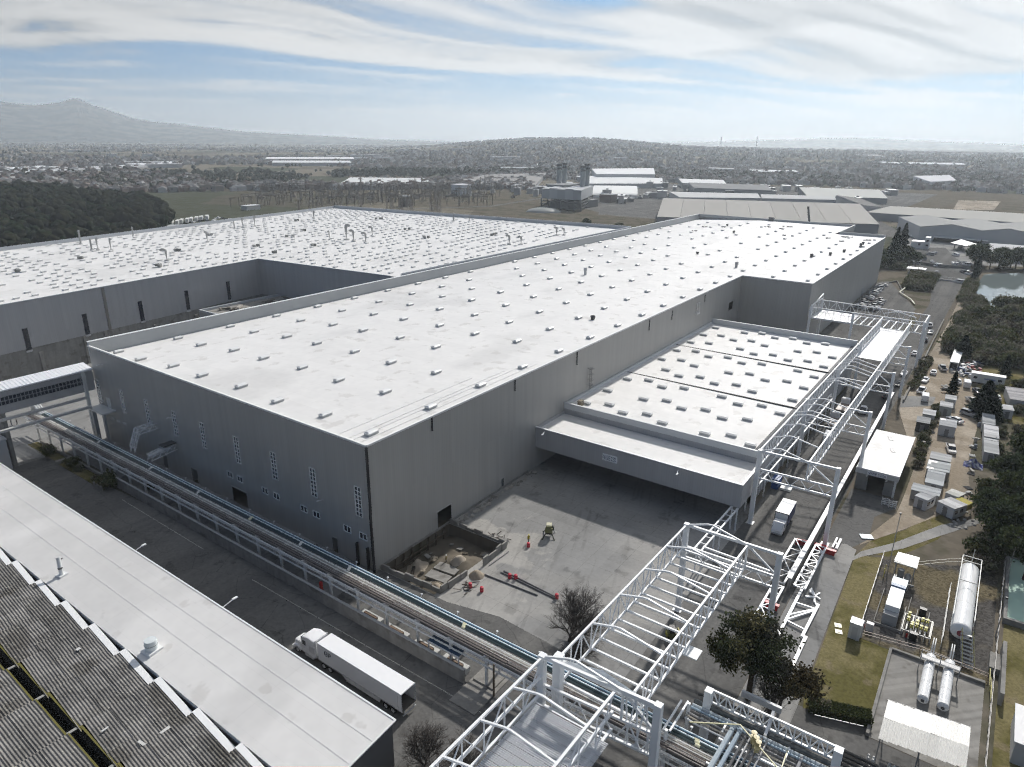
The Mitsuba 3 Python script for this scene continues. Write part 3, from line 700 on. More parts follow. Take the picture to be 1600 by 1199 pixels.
# --- flat block in the court between the halls, with stored scrap on its roof
CB = thing('court_block', 'low flat roofed block in the court between the two halls', 'building')
v = MB((.42, .44, .46)); v.b2((66, 120, -1), (104, 160, 9.6)); part(CB, 'wall', v.ply('facade_blue'))
v = MB((.34, .33, .31)); v.quad((66.6, 120.5, 9.65), (104, 120.5, 9.65), (104, 159.4, 9.65), (66.6, 159.4, 9.65)); part(CB, 'roof', v.ply('cast'))
v = MB((.45, .47, .49)); v.b2((65.8, 120, 9.6), (66.5, 160, 10.5)); v.b2((66.5, 159.3, 9.6), (104, 160, 10.5)); v.b2((66.5, 119.8, 9.6), (104, 120.4, 10.5)); part(CB, 'parapet', v.ply('paint'))
for i in range(46):
    x, y = 69 + 33 * RS.rand(), 124 + 32 * RS.rand()
    v = MB(A([.3, .28, .25]) * (.3 + 1.2 * RS.rand())); v.box((0, 0, .3 + .3 * RS.rand()), (1 + 5 * RS.rand() ** 2, .5 + RS.rand(), .3 + .7 * RS.rand()), RS.rand() * 3)
    part(CB, 'scrap', at(v.ply('matte'), M(x, y, 9.65)))
v = MB((.34, .07, .04)); v.box((0, 0, .6), (1.6, 1.1, 1.2), .4); part(CB, 'red_box', at(v.ply('paint'), M(88, 140, 9.65)), 'red box among the scrap on the roof')
for i in range(20):
    x, y = -6 + 60 * RS.rand(), 128 + 22 * RS.rand()
for i in range(9):
    x0 = 2 + 9 * i
    v = MB(A([.33, .32, .30]) * (.7 + .5 * RS.rand())); v.b2((0, 0, 0), (8, 4 + 3 * RS.rand(), 1.2 + 2 * RS.rand())); one('rubble_block', at(v.ply('cast'), M(x0, 140 + i * 1.1, 0)), 'rough concrete block beside the base of the older hall', 'block', 'concrete blocks in the court')

# --- raised gallery joining the halls
GA = thing('gallery', 'raised gallery with ribbon window joining the big hall on the left', 'building')
v = MB(); v.b2((-44, 94.0, 13.0), (-.3, 98, 18.15)); part(GA, 'wall', v.ply('facade_blue'))
v = MB((.8, .81, .82)); v.add([[-44, 93.6, 18.1], [-.2, 93.6, 18.3], [-.2, 98.2, 19.0], [-44, 98.2, 18.8]], [[0, 1, 2, 3]]); v.b2((-44, 93.55, 18.0), (-.2, 93.7, 18.3)); part(GA, 'roof', v.ply('paint'))
for x in np.arange(-43.6, -.6, .8):
    v = MB((.72, .73, .74)); v.beam((x, 93.7, 18.3), (x, 98.1, 18.98), .1, .12); part(GA, 'roof_rib', v.ply('paint'))
g = MB(); g.b2((-43, 93.9, 14.9), (-2.9, 93.98, 16.6)); gk = part(GA, 'window', g.ply('glass'), 'long ribbon window of small panes')
f = MB((.30, .31, .33))
for x in np.arange(-43, -2.5, .78): f.b2((x - .07, 93.82, 14.9), (x + .07, 93.9, 16.6))
f.b2((-43, 93.84, 15.7), (-2.9, 93.9, 15.85)); part(gk, 'frame', f.ply('paint'))
v = MB((.6, .61, .6)); v.b2((-2.9, 93.3, 0), (-2.2, 93.9, 17.9)); part(GA, 'post', v.ply('paint'))
v = MB((.5, .5, .49)); v.b2((-44, 92.8, 11.6), (-3, 93.6, 12.1)); v.b2((-44, 91.4, 9.6), (-2.9, 92.2, 10.1)); part(GA, 'beam', v.ply('paint'))
v = MB((.62, .62, .6)); v.b2((-3.2, 86, 9.0), (-.05, 93.2, 9.35)); part(GA, 'platform', v.ply('paint')); v = MB((.36, .36, .36)); v.b2((-3.0, 86, 0), (-2.5, 86.5, 9)); v.b2((-3.0, 91.5, 0), (-2.2, 92.6, 9)); part(GA, 'platform_post', v.ply('paint'))
for x in (-20, -34): v = MB((.4, .4, .4)); v.b2((x, 94.5, 0), (x + .8, 98.5, 13)); part(GA, 'pier', v.ply('cast'))

# --- near white roof and corrugated roof (lower left)
WR = thing('white_roofed_shed', 'long shed with smooth white roof along the service road', 'building')
v = MB((.12, .12, .125)); v.b2((-37.8, -30.6, 0), (-26.2, 92, 5.4)); v.b2((-26.2, -30.6, 0), (-26.1, 92, 6.7)); v.add([[-37.8, -30.65, 5.0], [-26.1, -30.65, 5.0], [-26.1, -30.65, 6.85], [-37.8, -30.65, 5.8]], [[0, 1, 2, 3]]); part(WR, 'wall', v.ply('paint'), 'dark end wall of the white roofed shed')


def wz(x): return 6.95 - (-25.9 - x) * .085


v = MB()
v.quad((-25.9, -30.9, wz(-25.9)), (-25.9, 92.4, wz(-25.9)), (-37.7, 92.4, wz(-37.7)), (-37.7, -30.9, wz(-37.7))); part(WR, 'roof', v.ply('membrane'))
v = MB((.74, .74, .73)); v.beam((-25.86, -31, wz(-25.9)), (-25.86, 92.4, wz(-25.9)), .22, .14); v.beam((-25.9, -30.95, wz(-25.9)), (-37.7, -30.95, wz(-37.7)), .22, .16); part(WR, 'edge_trim', v.ply('paint'))
for x in (-29.3, -32.7):
    v = MB((.68, .68, .67)); v.beam((x, -30.8, wz(x) + .02), (x, 92, wz(x) + .02), .10, .03); part(WR, 'seam', v.ply('paint'))
CR = thing('corrugated_shed', 'old shed with weathered corrugated sawtooth roof at the lower left', 'building')


def corrugated(w, l, drop, n):
    """A sheet W wide across the waves (x) and L long (y), falling to -y."""
    xs = np.linspace(0, w, n * 6 + 1); ph = xs / w * n * 2 * np.pi; z = .06 * np.cos(ph)
    v_ = np.vstack([np.c_[xs, 0 * xs, z], np.c_[xs, 0 * xs - l, z - drop], np.c_[xs, 0 * xs - l, z - drop - .05]]); m_ = len(xs)
    f_ = np.vstack([np.stack([k * m_ + np.arange(m_ - 1), k * m_ + np.arange(1, m_), (k + 1) * m_ + np.arange(1, m_), (k + 1) * m_ + np.arange(m_ - 1)], 1) for k in range(2)])
    return MB().add(v_, f_).ply('fibre_cement', smooth=60)


SHEET = corrugated(2.86, 2.98, .30, 8)
for k in range(15):
    y1 = 76.0 - 8.6 * k; y0 = y1 - 8.6; xe = -38.55; tl = .052; zs = lambda t: 6.12 - .88 * t      # the sheets fall to -y and stand a little askew
    v = MB((.76, .765, .76)); e = lambda t, d, z: [xe - .45 * t + d, y1 - 8.6 * t, zs(t) + z]
    v.add([e(0, -.12, .10), e(1, -.12, .10), e(1, .72, .12), e(0, .72, .12), e(0, -.12, .04), e(1, -.12, .04), e(1, .72, .06), e(0, .72, .06)], [[0, 1, 2, 3], [0, 4, 5, 1], [2, 6, 7, 3], [0, 3, 7, 4], [1, 5, 6, 2]]); part(CR, 'flashing', v.ply('paint'), 'white flashing strip between corrugated and smooth roof')
    for j in range(3):
        for i in range(3):
            t = j / 3; mm = M(xe - .45 * t - 2.8 * (i + 1) + .02 * RS.randn(), y1 - 2.87 * j + .05, zs(t) - .05 * (i % 2) - .012 * j + .02 * RS.rand(), -tl + .004 * RS.randn()); part(CR, 'roof_sheet', at(SHEET, mm))
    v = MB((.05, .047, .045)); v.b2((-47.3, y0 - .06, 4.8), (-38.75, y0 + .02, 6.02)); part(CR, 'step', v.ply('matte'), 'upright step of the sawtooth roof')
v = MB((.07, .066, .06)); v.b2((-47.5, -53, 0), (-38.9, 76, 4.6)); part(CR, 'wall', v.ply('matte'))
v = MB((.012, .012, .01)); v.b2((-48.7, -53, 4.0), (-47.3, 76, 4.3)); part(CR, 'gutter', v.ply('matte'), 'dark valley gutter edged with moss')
for k in range(15):
    y1 = 76.0 - 8.6 * k
    v = MB((.17, .155, .055)); v.beam((-47.25, y1, 6.0), (-47.25, y1 - 8.6, 5.15), .24, .16); v.beam((-48.65, y1, 6.0), (-48.65, y1 - 8.6, 5.2), .22, .2); part(CR, 'mossy_edge', v.ply('matte'), 'moss covered gutter edge')
    v = MB((.34, .34, .32)); v.box((-48, y1 - 7.6, 5.2), (1.5, .4, .14)); part(CR, 'gutter_strap', v.ply('matte'))
    for j in range(3):
        for i in range(5): part(CR, 'roof_sheet', at(SHEET, M(-51.6 - 2.8 * i, y1 - 2.87 * j, 6.1 - .3 * j - .05 * (i % 2), .006 * RS.randn())))
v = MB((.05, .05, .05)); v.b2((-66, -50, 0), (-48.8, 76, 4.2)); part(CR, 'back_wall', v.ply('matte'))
for x, y, z, dx, dy in [(-41.6, -9.6, 5.5, 1.2, 1.1), (-44.2, -9.0, 5.55, .35, 1.3), (-41.5, 12.4, 6.0, .5, .5), (-45.9, -4.2, 6.1, .8, .25)]:
    v = MB((.58, .58, .56)); v.box((x, y, z), (dx, dy, .08), .1); part(CR, 'patch', v.ply('matte'), 'pale patch on the corrugated roof')
v = MB((.7, .7, .69)); v.quad((-37.71, -30.9, wz(-37.7)), (-37.71, 92.4, wz(-37.7)), (-37.71, 92.4, 4.8), (-37.71, -30.9, 4.8)); part(WR, 'upstand', v.ply('paint'))
# chimneys on the white roof
v = MB((.66, .67, .67)); v.tube([(0, 0, 0), (0, 0, 1.0), (.05, .1, 1.7), (.2, .45, 2.5), (.22, .6, 2.9)], [.34, .3, .32, .3, .34], 10); v.tube([(0, .03, 1.15), (.02, .06, 1.4)], .34, 10, col=(.08, .08, .08)); v.box((.55, .6, 2.4), (.6, .25, .06), .3, col=(.05, .05, .05)); v.box((0, 0, .1), (1.3, 1.3, .25), .2)
part(WR, 'vent', at(v.ply('paint', 40), M(-35.4, 31.6, wz(-35.4))), 'thin kinked roof vent with black bands')
v = MB((.62, .66, .66)); v.lathe([[0, 1.75], [.75, 1.72], [.8, 1.6], [.8, 1.15], [.83, 1.13], [.83, 1.02], [.78, 1.0], [.76, .3], [.78, .25]], n=20); v.lathe([[.84, 1.12], [.84, 1.03]], n=20, col=(.12, .13, .13)); v.box((0, 0, .1), (2.0, 2.0, .45), .1, col=(.74, .74, .73))
part(WR, 'vent', at(v.ply('paint', 40), M(-35.9, 4.1, wz(-35.9))), 'fat drum shaped roof vent')
v = MB((.75, .75, .75)); v.beam((0, 0, 0), (2.2, .2, .3), .1); v.box((2.4, .2, .3), (.8, .4, .15)); part(WR, 'floodlight', at(v.ply('paint'), M(-26, 3.6, 6.8)))
v = MB((.75, .75, .75)); v.beam((0, 0, 0), (1.6, .2, .3), .1); v.box((1.8, .2, .3), (.7, .4, .15)); part(WR, 'floodlight', at(v.ply('paint'), M(-26, 28, 6.8)))
EB = thing('end_block', 'pale grey block at the left edge behind the white roofed shed', 'building')
v = MB((.55, .56, .57)); v.b2((-36, 93.5, 0), (-20.6, 110, 7.2)); part(EB, 'wall', v.ply('paint')); v = MB((.62, .62, .62)); v.b2((-36.2, 93.3, 7.2), (-20.4, 110.2, 7.5)); part(EB, 'roof', v.ply('paint'))

# ------------------------------------------------------------------ pipe rack along the service road
PR = thing('pipe_rack', 'long raised rack of pipes and cable trays along the service road', 'pipe rack')
RZ = 5.3                                   # top of the cross beams
Y0, Y1 = -77.0, 112.0


def rx(y): return -10.0 - .004 * (y + 30)   # near edge of the rack


for n_, y in enumerate(np.arange(-69.4, 110, 6.28)):
    x = rx(y)
    if -64 < y < -42 and n_ % 2: continue
    post = MB((.66, .66, .64)); post.b2((x + .3, y - .17, 0), (x + .62, y + .17, RZ)); post.b2((x + 3.3, y - .17, 0), (x + 3.6, y + .17, RZ)); post.b2((x - .1, y - .14, RZ - .3), (x + 4.3, y + .14, RZ)); post.b2((x + .1, y - .13, 3.3), (x + 3.8, y + .13, 3.55))
    post.beam((x + .5, y, RZ - 1.3), (x + 1.5, y, RZ - .25), .12)
    part(PR, 'post_frame', post.ply('paint'))
for dx, z, w, h, c in [(0.0, RZ - .35, .12, .3, (.8, .8, .78)), (.25, 3.5, .12, .25, (.78, .78, .76)), (4.2, RZ - .35, .12, .3, (.45, .45, .44)), (3.7, 3.5, .12, .25, (.45, .45, .44)), (.25, 4.3, .1, .12, (.78, .78, .76))]:
    v = MB(c); v.beam((rx(Y0) + dx, Y0, z), (rx(Y1) + dx, Y1, z), w, h); part(PR, 'rail', v.ply('paint'))
for dx, w in ((.15, .42), (.66, .34)):
    for j in range(9):
        ya, yb = Y0 + 21 * j, min(Y0 + 21 * (j + 1) - .05, Y1)
        v = MB((.17, .125, .115)); v.b2((rx(ya) + dx, ya, RZ + .02), (rx(ya) + dx + w, yb, RZ + .08)); v.b2((rx(ya) + dx, ya, RZ + .08), (rx(ya) + dx + .06, yb, RZ + .26), col=(.25, .22, .2)); v.b2((rx(ya) + dx + w - .06, ya, RZ + .08), (rx(ya) + dx + w, yb, RZ + .26), col=(.25, .22, .2))
        for k in range(3): v.b2((rx(ya) + dx + .1 + .13 * k, ya, RZ + .08), (rx(ya) + dx + .17 + .13 * k, yb, RZ + .14), col=(.05, .05, .05))
        part(PR, 'cable_tray', v.ply('paint'))
for dx, r_, z, c in [(1.05, .08, .12, (.85, .84, .8)), (1.36, .06, .1, (.24, .2, .17)), (1.62, .08, .12, (.85, .84, .8)), (1.92, .06, .1, (.5, .46, .4)), (2.2, .08, .12, (.85, .85, .82)),
                    (2.66, .16, .22, (.035, .055, .06)), (3.06, .17, .24, (.04, .065, .07)), (3.42, .11, .18, (.78, .86, .89)), (3.6, .10, .16, (.03, .05, .07)), (3.78, .08, .22, (.14, .24, .33)), (3.94, .11, .2, (.80, .88, .92)), (4.2, .05, .12, (.04, .04, .045))]:
    for j in range(3):
        ya, yb = (Y0, -15, 47, Y1 - 2)[j], (-15, 47, Y1 - 2)[j]
        v = MB(A(c) * (.9 + .2 * RS.rand())); v.tube([(rx(ya) + dx, ya, RZ + z), (rx(yb) + dx, yb, RZ + z)], r_, 8); part(PR, 'pipe', v.ply('gloss', 40))
for y, off in [(-25.6, 0), (-2, 0), (10, 1), (24, 0), (40.6, 1), (58, 0), (80, 1), (-60, 0)]:
    for dx, r_ in ((2.66, .19), (3.06, .2), (3.42, .13)):
        v = MB((.72, .70, .5) if y in (-25.6, 24, -60) else (.72, .72, .68)); v.tube([(rx(y) + dx, y - .55 + .5 * (dx - 2.9), RZ + .22), (rx(y) + dx, y + .05 + .5 * (dx - 2.9), RZ + .22)], r_, 8); part(PR, 'pipe_band', v.ply('paint', 40))
for dx, c in ((.8, (.2, .15, .13)), (1.5, (.12, .12, .12)), (2.3, (.24, .2, .17)), (3.0, (.08, .1, .11))):
    v = MB(c); v.tube([(rx(Y0) + dx, Y0, 3.72), (rx(Y1) + dx, Y1, 3.72)], .13, 6); part(PR, 'lower_pipe', v.ply('paint', 40))
lad = MB((.33, .30, .27))
for y in np.arange(-70, 108, .9): lad.b2((rx(y) + 2.44, y, RZ + .02), (rx(y) + 2.56, y + .3, RZ + .1), col=(.5, .48, .42))
part(PR, 'tray_rung', lad.ply('paint'), kind='stuff')
for y in np.arange(-66, 104, 7.1):
    v = MB((.7, .7, .7)); v.beam((rx(y) + 4.3, y, RZ - .2), (rx(y) + 4.5, y, RZ + .45), .06); v.box((rx(y) + 4.55, y, RZ + .5), (.22, .3, .12)); part(PR, 'lamp', v.ply('paint'))
for k in range(3):   # bends at the left end
    v = MB((.55, .56, .56)); x = rx(108) + 2.5 + .55 * k; v.tube([(x, 108, RZ + .2), (x, 109.2, RZ + .5), (x - .1, 110.2, RZ + 1.5), (x - .2, 111, RZ + 2.1), (x - .2, 112.2, RZ + 1.6), (x - .3, 112.8, RZ - 1)], .28, 8); part(PR, 'bend', v.ply('gloss', 40))
# branch bridges into the hall
for n_, (y, bend) in enumerate(((66.5, 1), (61.0, 0))):
    b = thing('pipe_bridge', 'lattice pipe bridge bending up into the big hall, upper left one' if bend else 'straight lattice pipe bridge carrying a pale duct into the big hall', 'bridge')
    pts_ = [(rx(y) + 4.2, y + 1, 6.0), (-4.0, y + 2.2, 9.3), (-.1, y + 1.5, 9.6)] if bend else [(rx(y) + 4.2, y - .5, 6.1), (-.1, y + .2, 6.4)]
    for a_, c_ in zip(pts_[:-1], pts_[1:]):
        a_, c_ = A(a_), A(c_); n = max(4, int(np.linalg.norm(c_ - a_) / .8)); w = A([0, .8, 0]); h_ = A([0, 0, 1.2])
        for s1 in (-1, 1):
            for z_ in (0, 1): member(b, 'chord', a_ + s1 * w + z_ * h_, c_ + s1 * w + z_ * h_, .13)
            for k in range(n):
                p0, p1 = lerp(a_, c_, k / n) + s1 * w, lerp(a_, c_, (k + 1) / n) + s1 * w
                member(b, 'web', p0 + (h_ if k % 2 else 0), p1 + (0 if k % 2 else h_), .09)
        for k in range(n): p0 = lerp(a_, c_, k / n); member(b, 'rung', p0 - w + h_, p0 + w + h_, .08)
    if not bend: v = MB((.6, .6, .58)); v.beam(A(pts_[0]) + [0, .2, .9], A(pts_[1]) + [0, .2, .9], .5, .4); part(b, 'duct', v.ply('paint')); v = MB((.06, .06, .06)); v.b2((-3, 60.2, 7.9), (-.1, 62.2, 8.1)); part(b, 'cover', v.ply('paint'))

# boundary wall of the rack
CW = thing('rack_wall', 'low grey concrete wall under the pipe rack along the service road', 'wall')
v = MB(); v.b2((-11.15, -29, 0), (-10.85, 66.0, 2.3)); v.b2((-11.1, 66, 0), (-8.2, 66.3, 2.3)); part(CW, 'panel', v.ply('cast'))
v = MB((.42, .42, .41)); v.b2((-11.22, -29.05, 2.3), (-10.8, 66.1, 2.42)); part(CW, 'coping', v.ply('paint'))
PLT = thing('planter', 'long concrete planter with trimmed lawn strips at the far end of the wall', 'planter')
v = MB(); v.b2((-11.0, 69, 0), (-10.6, 104, .8)); v.b2((-13.9, 87.9, 0), (-10.2, 88.9, .7)); v.b2((-14.2, 66.4, 0), (-13.9, 70, 1.4)); part(PLT, 'kerb', v.ply('cast'))
v = MB(); v.b2((-13.6, 68.5, 0), (-11.1, 87.6, .16)); v.b2((-13.2, 89.2, 0), (-11.1, 105, .16)); part(PLT, 'grass', v.ply('turf'))
v = MB((.5, .46, .4)); v.b2((-14.6, -33.6, .0), (-6.0, -29.3, .12)); v.b2((-9.8, -33, .12), (-6.3, -29.6, .3)); one('paving_pad', v.ply('cast'), 'pale concrete pad at the near end of the rack wall', 'pad')
v = MB((.12, .09, .06)); v.lathe([[.16, 0], [.13, 5.2], [0, 5.25]], (-10.4, -33.6, 0), 8); one('rusty_post', v.ply('paint'), 'dark rusty post standing under the pipe rack by the pad', 'post')
for x, y in [(-9.9, -14.6), (-9.8, -9.0), (-9.8, -20.5), (-9.8, -26)]:
    v = MB((.55, .55, .53)); v.b2((x, y - 2.2, 0), (x + 1.1, y + 2.2, .9)); v.b2((x + .1, y - 1.5, .9), (x + .5, y + 1.2, 1.3), col=(.2, .14, .1)); one('stored_beam', v.ply('paint'), 'pale steel pieces stored behind the rack wall', 'beam', 'steel stored under the rack')
v = MB((.5, .03, .03)); v.b2((-10.3, 1.4, 0), (-9.9, 1.8, 3.0)); one('hydrant_cabinet', v.ply('paint'), 'narrow red hydrant cabinet behind the rack wall', 'cabinet')
v = MB((.03, .07, .12)); v.add([[-10.4, -27.5, 3.2], [-8.6, -27.5, 3.5], [-8.6, -21.8, 3.5], [-10.4, -21.8, 3.2]], [[0, 1, 2, 3]]); v.b2((-10.45, -27.55, 3.1), (-10.3, -21.75, 3.22), col=(.7, .7, .7)); [v.b2((-10.4, y, 0), (-10.25, y + .15, 3.1), col=(.6, .6, .6)) for y in (-27.5, -22)]; one('canopy', v.ply('paint'), 'small blue lean-to canopy under the pipe rack', 'canopy')

# ------------------------------------------------------------------ steel walkway


def truss(holder, a, b, ztop, zbot, n, w=.26, mid=None, dense=True):
    """Plane truss from a to b (plan points): chords, posts, diagonals."""
    a, b = A(a), A(b)
    P = lambda t, z: A([*lerp(a, b, t), z])
    member(holder, 'top_chord', P(0, ztop), P(1, ztop), w); member(holder, 'bottom_chord', P(0, zbot), P(1, zbot), w)
    if mid: member(holder, 'middle_chord', P(0, mid), P(1, mid), w)
    for k in range(n + 1):
        if 0 < k < n: member(holder, 'web_post', P(k / n, zbot), P(k / n, ztop), .13)
        if k < n: member(holder, 'diagonal', P(k / n, zbot if k % 2 else ztop), P((k + 1) / n, ztop if k % 2 else zbot), .13)


def rafter(holder, L, R_, z, rise=1.3, w=.22):
    m_ = lerp(L, R_, .42)
    q0 = lerp(L, R_, .34)
    member(holder, 'rafter', (*L, z), (*q0, z + rise * .92), w); member(holder, 'rafter', (*q0, z + rise * .92), (*m_, z + rise), w); member(holder, 'rafter', (*m_, z + rise), (*R_, z), w)


def portal(holder, L, R_, O_, z=15.5, wl=.75, low=(9.9, 11.8), n=9, base=True):
    """Two columns L and O_, a top beam, the gabled rafter over the walkway L..R_ and the double beam below."""
    L, R_, O_ = A(L), A(R_), A(O_)
    for p in (L, O_):
        member(holder, 'column', (*p, 0), (*p, z + .25), wl)
        v = MB(WHITE); v.b2((p[0] - .7, p[1] - .7, 0), (p[0] + .7, p[1] + .7, .1)); part(holder, 'base_plate', v.ply('paint'))
    member(holder, 'beam', (*L, z), (*O_, z), .38); rafter(holder, L, R_, z)
    for zz in low: member(holder, 'beam', (*L, zz), (*O_, zz), .3)
    for k in range(n):
        p0, p1 = lerp(L, O_, k / n), lerp(L, O_, (k + 1) / n)
        member(holder, 'lattice', (*p0, low[k % 2]), (*p1, low[1 - k % 2]), .14)
    member(holder, 'brace', (*R_, z), (*O_, low[1] + .2), .26); member(holder, 'drop_post', (*R_, low[1]), (*R_, z), .26)


# near span with the deck of white sheets
S1 = thing('walkway_span', 'nearest white steel walkway span with a bright sheet deck', 'walkway')
truss(S1, (-15.6, -44.3), (-50, -43.4), 15.5, 10.5, 10, .3, 13.0); truss(S1, (-15.4, -53.3), (-50, -52.6), 15.5, 10.5, 10, .3, 13.0)
for t in (.16, .32, .48, .64, .8): rafter(S1, lerp((-15.6, -44.3), (-50, -43.4), t), lerp((-15.4, -53.3), (-50, -52.6), t), 15.5, .9)
for k in range(31):
    x = -17.4 - k * 1.0
    v = MB(); v.add([[x, -44.6 + .01 * k, 10.62], [x - .97, -44.6 + .01 * k, 10.66], [x - .97, -54.0 + .01 * k, 10.66], [x, -54.0 + .01 * k, 10.62]], [[0, 1, 2, 3]])
    for c in (.1, .35, .6, .85): v.b2((x - c - .08, -54.0 + .01 * k, 10.64), (x - c + .0, -44.6 + .01 * k, 10.74))
    part(S1, 'deck_sheet', v.ply('deck_sheet'))
for k in range(15): member(S1, 'floor_beam', (-17 - 2.2 * k, -44.3, 10.4), (-17 - 2.2 * k, -53.2, 10.4), .2)
P1 = thing('walkway_portal', 'white steel portal with paired columns over the pipe rack, nearest the camera', 'portal')
portal(P1, (-15.3, -44.2), (-14.6, -54.0), (-14.3, -57.9), wl=.8, low=(8.6, 11.6), n=9)
member(P1, 'column', (-14.2, -45.7, 0), (-14.2, -45.7, 15.7), 1.0); member(P1, 'beam', (-14.1, -45.7, 14.9), (-14.0, -57.9, 14.9), .45)
v = MB((.66, .70, .73)); v.add([[-14.1, -46.2, 15.2], [-14.05, -51.2, 16.35], [-14, -57.4, 14.9], [-14, -57.4, 14.5], [-14.05, -51.2, 15.2], [-14.1, -48, 15.0]], [[0, 1, 4], [0, 4, 5], [1, 2, 3], [1, 3, 4]]); part(P1, 'gusset', v.ply('paint'))
for k in range(6): member(P1, 'lattice', (-14.3, -54.2 + .3 * (k % 2) - .6 * k, 8.8 if k % 2 else 15.2), (-14.3, -54.8 - .6 * k, 15.2 if k % 2 else 8.8), .15)
# second span, floor beams still open
S2 = thing('walkway_span', 'second white steel walkway span with open floor beams above the road', 'walkway')
L0, L1, R0, R1 = (-14.0, -45.8), (21.0, -46.5), (-14.0, -55.0), (21.0, -55.8)
truss(S2, L0, L1, 15.5, 11.6, 15); truss(S2, R0, R1, 15.5, 11.6, 15)
for t in (.2, .4, .6, .8): rafter(S2, lerp(L0, L1, t), lerp(R0, R1, t), 15.5, 1.0)
for k in range(16): t = (k + .15) / 15.4; member(S2, 'floor_beam', (*lerp(L0, L1, t), 11.7), (*lerp(R0, R1, t), 11.7), .26)
v = MB((.7, .72, .72)); v.b2((-1.0, -57.2, 11.4), (1.0, -55.4, 11.55)); part(S2, 'bracket_plate', v.ply('paint'))
P2 = thing('walkway_portal', 'white steel portal standing beside the road at the end of the second span', 'portal')
portal(P2, (21.4, -46.5), (21.4, -55.8), (21.6, -60.3))
P3 = thing('walkway_portal', 'white steel portal at the corner of the loading canopy', 'portal')
portal(P3, (55.0, -47.5), (55.3, -56.2), (55.6, -61.2))
S3 = thing('walkway_span', 'long white steel walkway span beside the low loading hall', 'walkway')
L0, L1, R0, R1 = (55.2, -47.4), (186.5, -48.7), (55.4, -56.2), (186, -57.3)
truss(S3, L0, L1, 15.5, 11.8, 54, .26); truss(S3, R0, R1, 15.5, 11.8, 54, .26)
for x in (63, 70.5, 77, 79.5, 84.5, 89, 104, 106.5, 116, 119, 123, 126):
    t = (x - 55.3) / 131; rafter(S3, lerp(L0, L1, t), lerp(R0, R1, t), 15.5, 1.1, .2)
for k in range(17):
    x = 145 + 2.4 * k; t = (x - 55.3) / 131; t2 = t + .017
    v = MB(); v.quad((*lerp(L0, L1, t), 11.95), (*lerp(L0, L1, t2), 11.95), (*lerp(R0, R1, t2), 11.95), (*lerp(R0, R1, t), 11.95)); part(S3, 'deck_sheet', v.ply('deck_sheet'))
for n_, (x, yo) in enumerate(((89.5, -58.6), (122.8, -60.0), (152.2, -60.4))):
    t = (x - 55.3) / 131; L, R_ = lerp(L0, L1, t), lerp(R0, R1, t); o = A([x, -60.9])
    for p in (L, o): member(S3, 'column', (*p, 0), (*p, 15.6), .7)
    member(S3, 'portal_beam', (*R_, 15.3), (*o, 15.3), .3); member(S3, 'brace', (*R_, 15), (*o, 12), .2)
    for zz in (9.9, 11.7): member(S3, 'portal_beam', (*L, zz), (*o, zz), .26)
    for k in range(9): member(S3, 'lattice', (*lerp(L, o, k / 9), (9.9, 11.7)[k % 2]), (*lerp(L, o, (k + 1) / 9), (11.7, 9.9)[k % 2]), .13)
# far crossing to the hall
S4 = thing('walkway_crossing', 'far white steel crossing that turns from the walkway to the big hall', 'walkway')
a0, a1, b0, b1 = (187.6, -25.6), (187.6, -61), (202.5, -26.2), (199.5, -61)
truss(S4, a0, a1, 15.5, 11.6, 14, .28); truss(S4, b0, b1, 15.5, 11.6, 14, .28)
for p, q_ in ((a0, b0), (a1, b1)): truss(S4, p, q_, 15.5 if p is a1 else 16.2, 11.6, 6, .26)
member(S4, 'end_rail', (*a0, 15.5), (*b0, 18.0), .26); [member(S4, 'end_post', (*lerp(a0, b0, k / 6), 11.6), (*lerp(a0, b0, k / 6), 15.5 + .42 * k), .12) for k in range(1, 7)]
for p in (a0, (187.6, -39.5), a1, b0, b1): member(S4, 'column', (*p, 0), (*p, 15.6), .75)
for k in range(12): t = (k + 4) / 15; member(S4, 'floor_beam', (*lerp(a0, a1, t), 11.7), (*lerp(b0, b1, t), 11.7), .3)
v = MB(); v.quad((*a0, 11.9), (*lerp(a0, a1, .38), 11.9), (*lerp(b0, b1, .38), 11.9), (*b0, 11.9)); part(S4, 'deck_sheet', v.ply('deck_sheet'))
rafter(S4, (193, -48), (193, -58), 15.5, 1.2)

# low steel rack beside the loading hall
LR = thing('low_rack', 'low white pipe rack running from the yard along the loading hall', 'pipe rack')
for dy in (-.6, .6):
    member(LR, 'rail', (31.5, -45.2 + dy, 5.0), (128, -47.0 + dy, 5.0), .28)
for x in np.arange(32, 128, 2.4): member(LR, 'rung', (x, -45.8 - (x - 32) * .0185, 5.0), (x, -44.6 - (x - 32) * .0185, 5.0), .14)
for x in np.arange(33, 128, 8.6):
    for dy in (-.5, .5): member(LR, 'post', (x, -45.2 + dy - (x - 32) * .0185, 0), (x, -45.2 + dy - (x - 32) * .0185, 5), .22)
member(LR, 'rail', (31.5, -44.6, 5.0), (31.5, -57.0, 5.0), .3); member(LR, 'rail', (33.4, -45.6, 5.0), (33.0, -57.0, 5.0), .3)

# long wall right of the road
BW = thing('boundary_wall', 'long white topped concrete wall right of the works road', 'wall')
for k in range(27):
    x = 36.7 + 4.1 * k
    v = MB(); v.b2((x, -59.65, 0), (x + 4.07, -59.25, 2.55)); part(BW, 'panel', v.ply('cast'))
v = MB((.78, .78, .77)); v.b2((36.6, -59.8, 2.55), (147.6, -59.05, 2.72)); part(BW, 'coping', v.ply('paint'), 'white coping on top of the wall')
v = MB((.5, .5, .48)); v.b2((148, -62.6, 0), (268, -62.2, .9)); one('kerb_wall', v.ply('cast'), 'low pale kerb wall along the far right edge of the road', 'wall')

